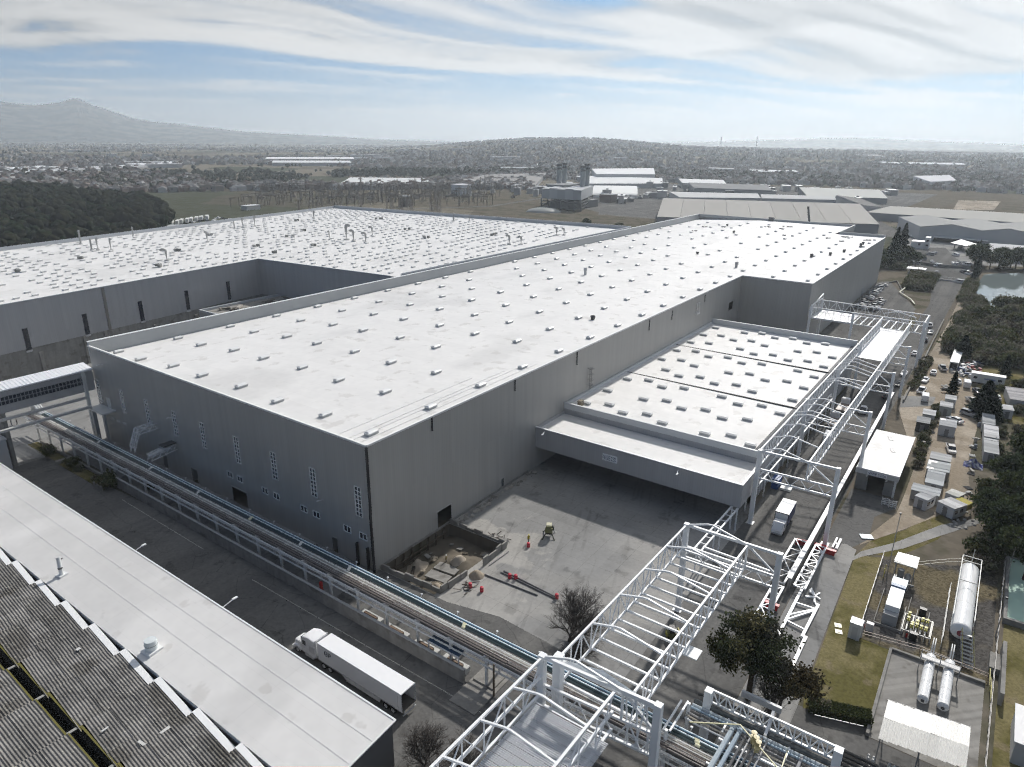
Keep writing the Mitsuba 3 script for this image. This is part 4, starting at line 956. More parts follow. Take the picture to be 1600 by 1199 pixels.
# fabricated steel lying on the path
def steel_frame(label, x0, x1, y0, y1, n, z=.5, w=.32, group=None):
    k = thing('truss_frame', label, 'truss', group)
    for y in (y0, y1): member(k, 'chord', (x0, y, z), (x1, y, z), w)
    for i in range(n + 1): member(k, 'strut', (lerp(x0, x1, i / n) if False else x0 + (x1 - x0) * i / n, y0, z), (x0 + (x1 - x0) * i / n, y1, z), .18)
    for i in range(n): member(k, 'strut', (x0 + (x1 - x0) * i / n, y0 if i % 2 else y1, z), (x0 + (x1 - x0) * (i + 1) / n, y1 if i % 2 else y0, z), .16)
    return k


steel_frame('white truss frame lying on the road beside the second portal, red tipped', 37, 52.5, -58.7, -56.6, 4, 1.0)
steel_frame('white truss frame lying right of the boundary wall, red tipped', 37.5, 52.6, -61.9, -60.2, 8, 1.0)
steel_frame('white truss frame lying near the tree crown', 24, 36, -58.9, -57.3, 5, 1.0)
k = thing('truss_frame', 'white A shaped frame lying flat on the concrete path beside the lawn', 'truss')
member(k, 'chord', (23, -61.4, .4), (40.5, -61.4, .4), .42); member(k, 'chord', (25.8, -64.4, .4), (35.4, -64.6, .4), .42)
for p, q_ in (((28.4, -61.4), (27.8, -64.4)), ((30, -61.4), (34, -64.5)), ((34, -64.5), (33.8, -61.4)), ((28.6, -61.4), (33.6, -64.5))): member(k, 'strut', (*p, .4), (*q_, .4), .26)
for x, y, rz, c in [(52.7, -57.6, .3, 0), (53.2, -60.9, .1, 1), (30.6, -58.6, 0, 2), (52.6, -62.6, 0, 3)]:
    v = MB((.42, .025, .03)); v.b2((-.35, -1.1, .75), (.35, 1.1, 1.0)); v.b2((-.3, -.9, 0), (-.15, .9, .75)); v.b2((.15, -.9, 0), (.3, .9, .75)); one('red_trestle', at(v.ply('paint'), M(x, y, 0, rz)), ['red trestle on the road at the end of the truss frame', 'red trestle just right of the boundary wall', 'red trestle peeping over the tree crown', 'red trestle beside a white rail near the portal foot'][c], 'trestle')
for i in range(9):
    v = MB(WHITE); v.b2((-.6 - .5 * RS.rand(), -.12, 0), (.6, .12, .22)); one('offcut', at(v.ply('paint'), M(36 + 3 * RS.rand(), -62.6 - 1.4 * RS.rand(), .3 * RS.rand(), RS.rand() * 3)), 'white steel offcut in the loose pile on the path', 'offcut', 'steel offcuts on the path')
v = MB(WHITE); v.b2((54.4, -63.6, .3), (58.4, -63.2, .6)); v.b2((54.4, -62.9, .3), (58.4, -62.6, .6)); v.b2((56, -63.4, .3), (56.4, -62.7, .6)); one('white_rail', v.ply('paint'), 'short white rail piece on the forecourt by the portal foot', 'rail')
v = MB((.74, .73, .71)); v.b2((18.6, -65.1, 0), (26.4, -64.6, .5)); one('kerb_beam', v.ply('paint'), 'long white kerb beam lying at the lawn edge', 'beam')

# pipe trestle at the lower right
TR = thing('pipe_trestle', 'white truss pipe trestle with blue and black pipes at the bottom edge', 'pipe rack')
for y in (-59.2, -73.8):
    v = MB(WHITE); v.b2((-1.6, y - .45, 0), (-.6, y + .45, 8.2)); part(TR, 'column', v.ply('paint'))
for x in (-.6,):
    truss(TR, (x, -59.5), (x, -73.5), 7.9, 6.1, 16, .24)
for y in (-66.4,): member(TR, 'cross_beam', (-2.4, y, 6.6), (.4, y, 7.9), .3)
for y in (-62, -69): member(TR, 'cross_beam', (-3.8, y, 5.6), (-.6, y, 5.6), .2)
for x, z, r_, c in [(-1.1, 5.7, .30, (.06, .07, .075)), (-1.8, 5.6, .2, (.45, .5, .53)), (-2.3, 5.6, .16, (.3, .4, .48)), (-2.8, 5.55, .12, (.12, .12, .12)), (-3.3, 5.5, .13, (.3, .3, .3)), (-3.8, 5.5, .1, (.4, .36, .3)), (-4.3, 5.4, .12, (.5, .52, .54)), (0.2, 6.2, .16, (.03, .03, .03))]:
    v = MB(c); v.tube([(x, -57.6, RZ + .3), (x, -59, z), (x, -73.6, z)], r_, 8); part(TR, 'pipe', v.ply('gloss', 40))
for k in range(4):
    x = .7 - .55 * k; v = MB((.02, .02, .02)); v.tube([(x, -73.4, 6.6 - .1 * k), (x, -77.6 + .9 * k, 6.6 - .1 * k), (x - .25, -78.1 + .9 * k, 6.5 - .1 * k), (x - .9, -78.3 + .9 * k, 6.4 - .1 * k), (x - 8, -78.6 + .9 * k, 6.3 - .1 * k)], .22, 8); part(TR, 'black_pipe', v.ply('gloss', 40), 'black pipe bending toward the camera')
for k, (y, c, r_) in enumerate([(-62.9, (.42, .48, .52), .3), (-63.7, (.35, .42, .48), .26), (-64.5, (.12, .12, .12), .16), (-65.0, (.5, .5, .5), .1), (-65.5, (.1, .1, .1), .14), (-66.1, (.12, .11, .1), .12), (-66.7, (.4, .4, .4), .1), (-70.5, (.3, .3, .31), .18)]):
    v = MB(c); v.tube([(-1.8, y, 5.6), (-2.6, y, 5.9), (-4, y, 6.1), (-22, y + .6, 6.1)], r_, 8); part(TR, 'branch_pipe', v.ply('gloss', 40))
for k in range(3):
    v = MB((.52, .44, .22)); v.box((-3.6 - .5 * k, -65.4 - .35 * k, 6.5), (.9, .5, .5), .3); v.lathe([[.3, 0], [.3, .5], [.12, .5], [.12, .9], [.34, .92], [.34, .98], [0, 1]], (-3.3 - .5 * k, -65.4 - .4 * k, 6.3), 10); part(TR, 'valve', v.ply('paint'), 'sand coloured valve on the trestle')
for p, q_ in (((-2.6, -63.6, 6.7), (-5.4, -58.6, 6.4)), ((-2.6, -63.6, 6.7), (-8.0, -72.2, 6.4)), ((-6, -72, 6.2), (-14, -72.2, 6.2)), ((-2.5, -69, 6.2), (-12, -69.3, 6.2))):
    v = MB((.55, .52, .3)); v.beam(p, q_, .12); part(TR, 'guard_rail', v.ply('paint'))
for x in (-5, -9, -13): member(TR, 'cross_beam', (x, -62, 5.7), (x, -71.5, 5.7), .22)
for y, z0 in ((-56.6, 6.6), (-57.4, 6.9)): member(TR, 'rail', (-8.5, y, z0), (-3.0, y, z0), .22)
member(TR, 'post', (-8.5, -57, 0), (-8.5, -57, 6.9), .35); member(TR, 'post', (-3.2, -57.6, 0), (-3.2, -57.6, 6.9), .35)
v = MB((.45, .47, .48)); v.b2((3.0, -66.8, 5.6), (3.4, -62.0, 6.4)); part(TR, 'duct', v.ply('paint'))

# ------------------------------------------------------------------ vehicles


def loft(sections, col, m=None):
    """Closed hull skin through cross sections [(x, half width, z low, z high)], corners eased."""
    m = m or MB(col); V = []
    for x, w, z0, z1 in sections:
        e = min(.12, (z1 - z0) * .25)
        V.append([[x, -w, z0], [x, w, z0], [x, w, z1 - e], [x, w - e * 1.4, z1], [x, -w + e * 1.4, z1], [x, -w, z1 - e]])
    V = A(V); n = len(V); v = V.reshape(-1, 3)
    f = [[i * 6 + j, i * 6 + (j + 1) % 6, (i + 1) * 6 + (j + 1) % 6, (i + 1) * 6 + j] for i in range(n - 1) for j in range(6)]
    m.add(v, f, col)
    for b in (0, (n - 1) * 6): m.add(v[b:b + 6], [[0, 1, 2], [0, 2, 3], [0, 3, 4], [0, 4, 5]], col)
    return m


def wheel(r, w=.22, n=14):
    t = MB((.02, .02, .02)); t.lathe([[0, -w / 2], [r * .93, -w / 2], [r, -w / 2 + .04], [r, w / 2 - .04], [r * .93, w / 2], [0, w / 2]], n=n, axis='y')
    h = MB((.5, .5, .5)); h.lathe([[0, -w / 2 - .012], [r * .6, -w / 2 - .012], [r * .62, w / 2 + .012], [0, w / 2 + .012]], n=n, axis='y')
    return t.ply('matte', 40), h.ply('paint', 40)


WT, WH = wheel(.33); BT, BH = wheel(.5, .3)
VEH = {}


def vehicle(kind, col):
    """Parts of a car facing +x, its wheels on z = 0."""
    if (kind, col) in VEH: return VEH[kind, col]
    g, b = MB((.015, .018, .022)), None
    if kind == 'sedan':
        b = loft([(-2.2, .75, .35, .75), (-2.1, .84, .28, .98), (-1.3, .87, .25, 1.0), (1.0, .87, .25, .98), (2.0, .82, .28, .82), (2.25, .7, .34, .68)], col)
        loft([(-1.75, .66, .96, 1.02), (-1.15, .66, .96, 1.36), (.1, .66, .96, 1.4), (.95, .68, .95, 1.0)], None, g)
        loft([(-1.2, .6, 1.34, 1.43), (.15, .6, 1.36, 1.45)], col, b); ax = (1.4, -1.35)
    elif kind == 'suv':
        b = loft([(-2.2, .8, .4, .9), (-2.15, .88, .32, 1.1), (1.0, .9, .3, 1.1), (2.05, .85, .32, .98), (2.25, .74, .4, .8)], col)
        loft([(-2.05, .74, 1.05, 1.2), (-1.85, .74, 1.05, 1.62), (.35, .72, 1.05, 1.64), (1.15, .74, 1.05, 1.12)], None, g); loft([(-1.9, .7, 1.6, 1.7), (.4, .68, 1.62, 1.72)], col, b); ax = (1.4, -1.35)
    elif kind == 'pickup':
        b = loft([(.2, .9, .4, 1.05), (1.6, .9, .4, 1.05), (2.6, .84, .42, .95), (2.75, .74, .5, .8)], col)
        b.b2((-2.6, -.9, .5), (.2, .9, .62)); b.b2((-2.6, -.9, .5), (.25, -.78, 1.08)); b.b2((-2.6, .78, .5), (.25, .9, 1.08)); b.b2((-2.62, -.9, .5), (-2.5, .9, 1.05)); b.b2((-2.5, -.78, .63), (.2, .78, .66), col=(.1, .1, .1))
        loft([(-.55, .8, 1.0, 1.05), (-.4, .76, 1.0, 1.62), (.9, .74, 1.0, 1.64), (1.55, .78, 1.0, 1.06)], None, g); loft([(-.45, .72, 1.6, 1.7), (.95, .7, 1.62, 1.72)], col, b); ax = (1.75, -1.6)
    else:   # van
        b = loft([(-2.5, .88, .4, 1.9), (-2.4, .92, .32, 2.05), (1.2, .92, .32, 2.08), (2.0, .9, .32, 1.2), (2.5, .8, .4, .9)], col)
        for s in (-1, 1): g.b2((-2.2, s * .925 - .01, 1.2), (1.2, s * .925 + .01, 1.75))
        g.add([[1.27, -.8, 1.98], [1.27, .8, 1.98], [2.02, .82, 1.22], [2.02, -.82, 1.22]], [[0, 1, 2, 3]]); ax = (1.6, -1.6)
    f = max(s[:, 0].max() for s in b.v); l = MB((.8, .8, .75)); [l.box((f - .12, s * .6, .72), (.2, .3, .14)) for s in (-1, 1)]
    k_ = MB((.35, .02, .02)); e = min(s[:, 0].min() for s in b.v); [k_.box((e + .03, s * .68, .85), (.1, .2, .16)) for s in (-1, 1)]
    t = [('body', b.ply('gloss', 35)), ('window', g.ply('glass', 35)), ('headlight', l.ply('gloss')), ('taillight', k_.ply('gloss'))]
    for x in ax:
        for s in (-1, 1): t.append(('wheel', at(WT, M(x, s * .78, .33)), [('rim', at(WH, M(x, s * .78, .33)))]))
    VEH[kind, col] = t
    return t


def put(root, tmpl, m):
    for n, s, *ch in tmpl:
        mm = m @ np.array(s['to_world'].matrix, float) if 'to_world' in s else m
        k = part(root, n, at(s, mm))
        for cn, cs in (ch[0] if ch else []): part(k, cn, at(cs, m @ np.array(cs['to_world'].matrix, float) if 'to_world' in cs else m))
    return root


CW_, CS_, CK_, CR_, CB_ = (.80, .80, .80), (.42, .43, .44), (.03, .03, .035), (.35, .03, .03), (.05, .09, .2)
for x, y, rz, kd, c, lab in [
    (172.7, -65.3, -.1, 'sedan', CW_, 'white car on the dirt track nearest the road wall, farther of two'), (160.9, -65.6, -.1, 'pickup', CW_, 'white pickup on the dirt track nearest the road wall, nearer of two'),
    (177.5, -73.9, .15, 'sedan', CW_, 'white car half hidden behind the small conifer'), (175.5, -76.3, .1, 'van', CW_, 'white van facing the camera on the dirt track'),
    (159.7, -78.7, .5, 'pickup', (.62, .6, .56), 'beige pickup beside the big dark conifer'), (140.1, -75.8, .9, 'sedan', CW_, 'white car parked behind the large white cabin'),
    (167.5, -84.3, .2, 'sedan', CW_, 'white car beside the big dark conifer, right side'), (132.6, -54.4, .05, 'pickup', CW_, 'white pickup driving on the works road right of the walkway'),
    (369.6, -60.9, 1.2, 'van', CW_, 'white van turning at the far gate'), (190, -68.6, .3, 'pickup', CS_, 'grey pickup at the far end of the dirt track'), (183.5, -66.6, 0, 'sedan', CW_, 'white car at the far end of the dirt track by the wall'), (147.5, -78.6, 1.2, 'suv', CS_, 'grey suv parked beside the white container row'), (117.5, -76.6, .2, 'pickup', (.6, .58, .55), 'pale pickup between the sheds and the container row'), (170.4, -79.4, .4, 'sedan', CK_, 'dark car beside the big dark conifer, left side'), (154, -67.2, .1, 'van', CW_, 'white van parked on the concrete slab by the boundary wall'), (437.6, -60.1, 1.5, 'van', CW_, 'white van beyond the far gate wall'),
    (204, -58.8, 0, 'sedan', CW_, 'white car at the roadside near the walkway crossing'), (176, -59.0, 0, 'sedan', CW_, 'white car parked under the outer columns, far one'), (163, -58.9, 0, 'sedan', CK_, 'black car parked under the outer columns'), (157, -57.6, .1, 'suv', CW_, 'white suv parked under the outer columns, near one'),
    (149, -57.8, 0, 'sedan', CK_, 'dark car parked in the shadow of the walkway column'), (226, -59.8, 0, 'suv', CK_, 'black suv on the far road verge'), (240, -60.2, 0, 'sedan', (.2, .2, .2), 'grey car on the far road verge'), (252, -58.8, 0, 'pickup', CW_, 'white pickup on the far road verge')]:
    put(thing('car', lab, 'car'), vehicle(kd, c), M(x, y, .045, rz + math.pi * (lab != '' and RS.rand() < .5)))
for i in range(24):
    x = 268 + 4.1 * (i % 17) + RS.rand() * 1.2; y = -28.4 - 5.6 * (i // 17) - 1.2 * RS.rand()
    put(thing('parked_car', 'small car in the crowded rows beside the far end of the big hall', 'car', 'cars in the rows beside the big hall'), vehicle(['sedan', 'suv', 'pickup', 'sedan'][RS.randint(4)], [CW_, CW_, CS_, CK_, CW_, (.55, .53, .5)][RS.randint(6)]), M(x, y, .05, 1.2 + .15 * RS.randn()))
for i in range(10):
    put(thing('parked_car', 'car parked under the far walkway crossing', 'car', 'cars parked under the walkway crossing'), vehicle(['van', 'suv', 'pickup'][i % 3], [CW_, CW_, CS_][i % 3]), M(178 + 5.2 * (i // 2) + RS.rand(), -34 - 6.5 * (i % 2) - RS.rand(), .05, math.pi / 2 + .1 * RS.randn()))
for i in range(26):
    put(thing('parked_car', 'small car in the car park by the far gate', 'car', 'cars by the far gate'), vehicle(['sedan', 'suv', 'van'][RS.randint(3)], [CW_, CS_, CK_, CW_][RS.randint(4)]), M(392 + 95 * RS.rand(), -20 - 45 * RS.rand(), .06, RS.rand() * 3))
for i in range(60):
    put(thing('parked_car', 'tiny car on the parking ground behind the halls', 'car', 'cars behind the halls'), [vehicle(['sedan', 'suv'][i % 2], [CW_, CS_, CK_][i % 3])[0], vehicle(['sedan', 'suv'][i % 2], [CW_, CS_, CK_][i % 3])[1]], M(560 + 120 * RS.rand(), -8 - 35 * RS.rand(), .06, RS.rand() * 3) if i < 26 else M(212 + 90 * RS.rand(), 488 + 26 * RS.rand(), .06, .5 + .1 * RS.randn()))

# semi truck on the service road, facing +y
K = thing('semi_truck', 'white semi truck with a long white trailer standing on the service road, rear doors open', 'truck')
m = MB(CW_)
for lo, hi, c in [((-1.28, -8.1, 1.25), (-1.24, 8.1, 4.1), None), ((1.24, -8.1, 1.25), (1.28, 8.1, 4.1), None), ((-1.28, -8.1, 4.06), (1.28, 8.1, 4.12), None), ((-1.28, 8.05, 1.25), (1.28, 8.12, 4.1), None), ((-1.26, -8.1, 1.18), (1.26, 8.05, 1.3), (.10, .09, .08))]: m.b2(lo, hi, c)
KM = M(-19.35, -18.5, 0)
tr = part(K, 'trailer', at(m.ply('paint'), KM), 'long white box trailer open at the rear')
m = MB((.45, .46, .47))
for s in (-1, 1): m.b2((s * 1.27 - .03, -8.14, 1.2), (s * 1.27 + .03, -8.02, 4.12)); m.b2((s * 1.285 - .012, -8.1, 1.22), (s * 1.285 + .012, 8.1, 1.38))
m.b2((-1.3, -8.14, 4.04), (1.3, -8.02, 4.14)); m.b2((-1.2, -8.2, .55), (1.2, -8.1, .7)); [m.b2((s * .9 - .05, -8.18, .6), (s * .9 + .05, -8.08, 1.2)) for s in (-1, 1)]
part(tr, 'frame', at(m.ply('paint'), KM))
for s in (-1, 1):
    m = MB(CW_); m.b2((s * 1.31 - .02, -8.05, 1.3), (s * 1.31 + .02, -6.9, 4.02)); m.b2((s * 1.335 - .01, -7.5, 1.3), (s * 1.335 + .01, -7.45, 4.0), (.5, .5, .5)); part(tr, 'door', at(m.ply('paint'), KM), 'rear door folded against the trailer side')
    m = MB((.62, .63, .63)); m.add([[s * 1.22, -3.9, .45], [s * 1.22, 2.4, .45], [s * 1.24, 3.4, 1.2], [s * 1.24, -4.2, 1.2]], [[0, 1, 2, 3]]); part(tr, 'side_skirt', at(m.ply('paint'), KM))
lg, _ = lettering('GP', .75, (.12, .13, .14), (-1.29, 6.75, 2.75), (0, -1, 0), (0, 0, 1), .015); part(tr, 'logo', at(lg.ply('paint'), KM), 'dark lettering on the trailer side')
for y in (-6.3, -5.0):
    for s in (-1, 1): part(tr, 'wheel', at(BT, KM @ M(s * 1.05, y, .5, math.pi / 2, 1.0))); part(K, 'hub', at(BH, KM @ M(s * 1.05, y, .5, math.pi / 2)))
m = MB(CW_)
cabm = loft([(8.9, 1.18, 1.0, 3.6), (9.0, 1.2, .9, 3.75), (10.4, 1.2, .8, 3.85), (11.6, 1.15, .8, 3.5), (12.3, 1.1, .8, 2.15), (13.7, .85, .75, 1.85), (14.05, .7, .7, 1.5)], CW_)
v = np.vstack(cabm.v); RZ90 = M(0, 0, 0, math.pi / 2)
c_ = part(K, 'cab', at(cabm.ply('gloss', 35), KM @ RZ90))
for n_, lo, hi, col, bs in [('windscreen', (11.75, -1.0, 2.3), (12.18, 1.0, 3.0), (.02, .02, .03), 'glass'), ('window', (10.9, -1.215, 2.2), (11.6, -1.18, 2.9), None, 'glass'), ('window', (10.9, 1.18, 2.2), (11.6, 1.215, 2.9), None, 'glass'), ('sleeper_panel', (9.1, -1.22, 1.5), (10.2, -1.19, 2.6), (.62, .62, .62), 'paint'), ('sleeper_panel', (9.1, 1.19, 1.5), (10.2, 1.22, 2.6), (.62, .62, .62), 'paint'), ('grille', (13.98, -.5, .9), (14.1, .5, 1.55), (.25, .25, .25), 'paint'), ('bumper', (13.7, -1.15, .35), (14.2, 1.15, .75), (.75, .75, .75), 'paint'), ('fuel_tank', (9.4, .75, .45), (11.2, 1.2, .95), (.6, .6, .6), 'paint'), ('fuel_tank', (9.4, -1.2, .45), (11.2, -.75, .95), (.6, .6, .6), 'paint'), ('chassis', (5.0, -.45, .7), (13.5, .45, .95), (.05, .05, .05), 'paint')]:
    m = MB(col or (0, 0, 0)); m.b2(lo, hi); part(c_, n_, at(m.ply(bs), KM @ RZ90))
for s in (-1, 1):
    m = loft([(12.3, .18, .55, 1.2), (12.9, .2, 1.05, 1.35), (13.7, .16, .7, 1.2)], CW_); part(c_, 'fender', at(m.ply('gloss', 35), KM @ RZ90 @ M(0, s * 1.02, 0)))
    m = MB((.7, .7, .7)); m.tube([(8.8, s * 1.05, 1.0), (8.8, s * 1.05, 4.0)], .09, 8); part(c_, 'exhaust', at(m.ply('gloss', 40), KM @ RZ90)); m = MB(CW_); m.box((12.2, s * 1.35, 2.4), (.12, .22, .45)); part(c_, 'mirror', at(m.ply('paint'), KM @ RZ90))
for y in (12.95, 7.2, 5.9):
    for s in (-1, 1): part(c_, 'wheel', at(BT, KM @ M(s * 1.03, y, .5, math.pi / 2))); part(K, 'hub', at(BH, KM @ M(s * 1.03, y, .5, math.pi / 2)))

# box truck on the works road, facing -x
B = thing('box_truck', 'white cab truck with a silver cargo box and dark blue side on the works road', 'truck'); BM = M(57.4, -52.9, .03, math.pi + .03)
m = MB((.66, .67, .67)); m.b2((-4.6, -1.25, 1.0), (1.6, 1.25, 3.6)); m.b2((-4.62, -1.27, 3.55), (1.62, 1.27, 3.66), (.75, .76, .76)); part(B, 'cargo_box', at(m.ply('paint'), BM))
m = MB((.04, .05, .12)); m.b2((-4.5, 1.25, 1.1), (1.5, 1.28, 3.3)); m.b2((-4.5, -1.28, 1.1), (1.5, -1.25, 3.3)); part(B, 'side_panel', at(m.ply('paint'), BM), 'dark blue side panel of the box')
m = MB((.06, .06, .07)); [m.b2((1.6, a, b), (1.66, c, d)) for a, b, c, d in ((-1.27, 1.0, -1.15, 3.66), (1.15, 1.0, 1.27, 3.66), (-1.27, 3.54, 1.27, 3.68), (-1.27, 1.0, 1.27, 1.12))]; part(B, 'box_edge', at(m.ply('paint'), BM))
m = loft([(2.0, 1.05, .7, 2.3), (2.1, 1.08, .6, 2.5), (3.5, 1.05, .6, 2.55), (4.3, 1.02, .6, 1.6), (4.5, .95, .6, 1.2)], CW_); part(B, 'cab', at(m.ply('gloss', 35), BM))
m = MB(); m.add([[3.58, -.9, 2.45], [3.58, .9, 2.45], [4.28, .92, 1.62], [4.28, -.92, 1.62]], [[0, 1, 2, 3]]); m.b2((2.7, -1.08, 1.6), (3.5, -1.05, 2.2)); m.b2((2.7, 1.05, 1.6), (3.5, 1.08, 2.2)); part(B, 'window', at(m.ply('glass'), BM))
m = MB((.4, .4, .4)); m.b2((4.3, -1.0, .45), (4.6, 1.0, .7)); part(B, 'bumper', at(m.ply('paint'), BM)); m = MB((.05, .05, .05)); m.b2((-4.5, -.4, .6), (4, .4, .95)); part(B, 'chassis', at(m.ply('paint'), BM))
for x in (-2.8, 3.3):
    for s in (-1, 1): part(B, 'wheel', at(BT, BM @ M(x, s * .95, .45, 0, .9)))
for x, y, rz, lab in [(118, -49.6, .05, 'flatbed truck with a white cab parked under the walkway roof frames'), (131, -49.5, 0, 'second truck parked deeper under the walkway roof frames')]:
    k = thing('parked_truck', lab, 'truck'); mm = M(x, y, .03, rz)
    m = MB((.25, .2, .17)); m.b2((-4, -1.2, 1.0), (2, 1.2, 1.3)); part(k, 'bed', at(m.ply('paint'), mm)); m = loft([(2.2, 1.1, .7, 2.7), (3.6, 1.05, .7, 2.7), (4.2, 1, .7, 1.4)], CW_); part(k, 'cab', at(m.ply('gloss', 35), mm)); m = MB(); m.b2((3.55, -.9, 1.6), (3.95, .9, 2.4)); part(k, 'window', at(m.ply('glass'), mm))
    for wx in (-2.6, 3.0):
        for s in (-1, 1): part(k, 'wheel', at(BT, mm @ M(wx, s * .95, .45, 0, .9)))
k = thing('van_on_road', 'white delivery van under the walkway roof frames', 'van'); put(k, vehicle('van', CW_), M(106, -51, .03, .1, 1.15))
v = MB((.03, .07, .22)); v.b2((72.0, -48.0, 0), (75, -46.6, 2.2)); v.b2((71.9, -48.1, 2.2), (75.1, -46.5, 2.3), (.05, .1, .28)); one('blue_container', v.ply('paint'), 'dark blue waste container beside the loading hall wall', 'container')
v = MB((.78, .78, .75)); v.b2((72.5, -50.6, .03), (74.6, -48.4, .5)); one('pallet', v.ply('paint'), 'pale pallet stack beside the dark blue container', 'pallet')

# ------------------------------------------------------------------ people


def person_mesh(top, legs, hat, stride=.12):
    parts_ = []
    def bone(a, b, r0, r1): parts_.append(m3.Manifold.hull(m3.Manifold.sphere(r0, 10).translate(list(a)) + m3.Manifold.sphere(r1, 10).translate(list(b))))
    bone((0, 0, .95), (0, 0, 1.2), .15, .14); bone((-.13, 0, 1.38), (.13, 0, 1.38), .09, .09); bone((0, 0, 1.2), (-.1, 0, 1.38), .13, .1); bone((0, 0, 1.2), (.1, 0, 1.38), .13, .1); bone((0, 0, 1.4), (0, .01, 1.55), .055, .05); bone((0, .01, 1.62), (0, .015, 1.68), .09, .095); bone((0, .1, 1.62), (0, .11, 1.63), .018, .014)
    for s in (-1, 1):
        bone((s * .1, 0, .93), (s * .11, s * stride * .5, .5), .095, .06); bone((s * .11, s * stride * .5, .5), (s * .11, s * stride - .03, .09), .058, .042); bone((s * .11, s * stride - .04, .05), (s * .12, s * stride + .17, .04), .045, .035)
        bone((s * .2, 0, 1.38), (s * .26, -s * .05, 1.1), .058, .044); bone((s * .26, -s * .05, 1.1), (s * .27, .06 - s * .04, .86), .042, .03)
        h = A([s * .27, .07 - s * .04, .82]); bone(h, h + [0, .01, -.05], .03, .032)
        for q in range(4): b0 = h + [0, .03 - .02 * q, -.07]; bone(b0, b0 + [-s * .01, .008, -.05 + .006 * abs(q - 1)], .010, .009)
        bone(h + [-s * .01, .035, -.03], h + [-s * .025, .06, -.07], .011, .009)
    b = m3.Manifold.batch_boolean(parts_, m3.OpType.Add).to_mesh(); v = np.array(b.vert_properties[:, :3], float); f = np.array(b.tri_verts)
    c = np.where((v[:, 2] > 1.5)[:, None], A([.36, .24, .17]), np.where((v[:, 2] > .92)[:, None] & ~((np.abs(v[:, 0]) > .2) & (v[:, 2] < .9))[:, None], A(top), A(legs)))
    c[(np.abs(v[:, 0]) > .2) & (v[:, 2] < .87) & (v[:, 2] > .6)] = (.36, .24, .17)
    hm = MB(hat); hm.lathe([[0, 1.83], [.07, 1.81], [.115, 1.74], [.12, 1.69], [.15, 1.68], [.12, 1.675]], (0, .01, 0), 12)
    return mikit.ply((v, f), 'matte', smooth=True, color=c), hm.ply('paint', 40)


for x, y, z, rz, top, legs, hat, lab in [(-10.6, 121.6, 0, 1, (.05, .06, .08), (.04, .05, .09), (.05, .05, .05), 'person in dark clothes standing at the far end of the pipe rack, left one'), (-9.5, 121.2, 0, -1.4, (.12, .1, .1), (.05, .05, .06), (.06, .05, .05), 'person in dark clothes standing at the far end of the pipe rack, right one'),
                                       (11.4, -6.4, -2.0, .4, (.25, .2, .1), (.05, .06, .09), (.8, .8, .75), 'worker with a white helmet standing in the excavation'), (-2.0, 12.6, 0, 2, (.05, .05, .06), (.04, .05, .08), (.1, .1, .1), 'dark clothed worker standing by the left facade door'), (-2.4, 8.9, 0, .6, (.2, .2, .2), (.04, .04, .06), (.3, .2, .05), 'worker in grey by the left facade near the black pipes'),
                                       (23.2, -16.4, 0, 2.6, (.4, .35, .05), (.05, .05, .07), (.7, .6, .1), 'worker in a yellow vest at the excavation corner')]:
    k = thing('person', lab, 'person'); b_, h_ = person_mesh(top, legs, hat); part(k, 'body', at(b_, M(x, y, z, rz))); part(k, 'hat', at(h_, M(x, y, z, rz)))

# ------------------------------------------------------------------ yard and excavation
EX = thing('retaining_wall', 'low broken concrete wall round the excavation', 'wall')


def panels(p0, p1, n, h0, z0=0.0, gap=()):
    for k in range(n):
        if k in gap: continue
        a_, b_ = lerp(p0, p1, k / n), lerp(p0, p1, (k + .97) / n); h = h0 * (.8 + .35 * RS.rand()); j = RS.randn(2) * .08; w_ = A([-(b_ - a_)[1], (b_ - a_)[0]]) / np.linalg.norm(b_ - a_) * .16; l_ = RS.randn() * .10
        q = [a_ - w_ + j, b_ - w_ + j, b_ + w_ + j, a_ + w_ + j]; tp = [h, h - .12 * RS.rand(), h - .1 * RS.rand(), h - .05]
        v = MB(); v.add([(*x, z0) for x in q] + [(*(x + w_ * l_), z0 + t_) for x, t_ in zip(q, tp)], [[0, 1, 5, 4], [1, 2, 6, 5], [2, 3, 7, 6], [3, 0, 4, 7], [4, 5, 6, 7]]); part(EX, 'panel', v.ply('cast'))


panels((1.0, -.5), (2.1, -13.2), 7, 1.15); panels((2.3, -13.3), (8.6, -13.5), 4, 1.2); panels((12.3, -14.2), (19.6, -13.9), 5, 1.5); panels((20.0, -.4), (20.1, -13.8), 7, 2.1, -1.2)
for i in range(12):
    v = MB(); s_ = .4 + .9 * RS.rand(); v.box((0, 0, .12), (s_, s_ * .7, .2), 0); mm = M(3 + 15 * RS.rand(), -1.5 - 10.5 * RS.rand(), -2.3 + .2 * RS.rand(), RS.rand() * 3); mm[2, 0] = .25 * RS.randn(); one('broken_slab', at(v.ply('cast'), mm), 'broken piece of concrete slab lying in the excavation', 'slab', 'broken slabs in the excavation')
for k in range(2):
    v = MB((.6, .58, .52)); v.box((7.2 + 2.7 * k, -8.2 + .3 * k, -1.75), (2.2, 4.4, .3), .12, (.62, .6, .54)); one('slab', v.ply('cast'), 'pale concrete slab in the excavation, ' + ('left' if k == 0 else 'right') + ' one', 'slab')
v = MB((.04, .035, .03)); v.box((5.0, -4.0, -1.7), (4.2, .5, .4), .6); one('trench_timber', v.ply('matte'), 'dark timber lying in the excavation', 'timber')
v = MB((.10, .08, .06))
for i in range(8): v.tube([(2 + 2.2 * i, -.5, -2.6 + .2 * RS.rand()), (2.4 + 2.2 * i, -.45, .2)], .12 + .1 * RS.rand(), 6)
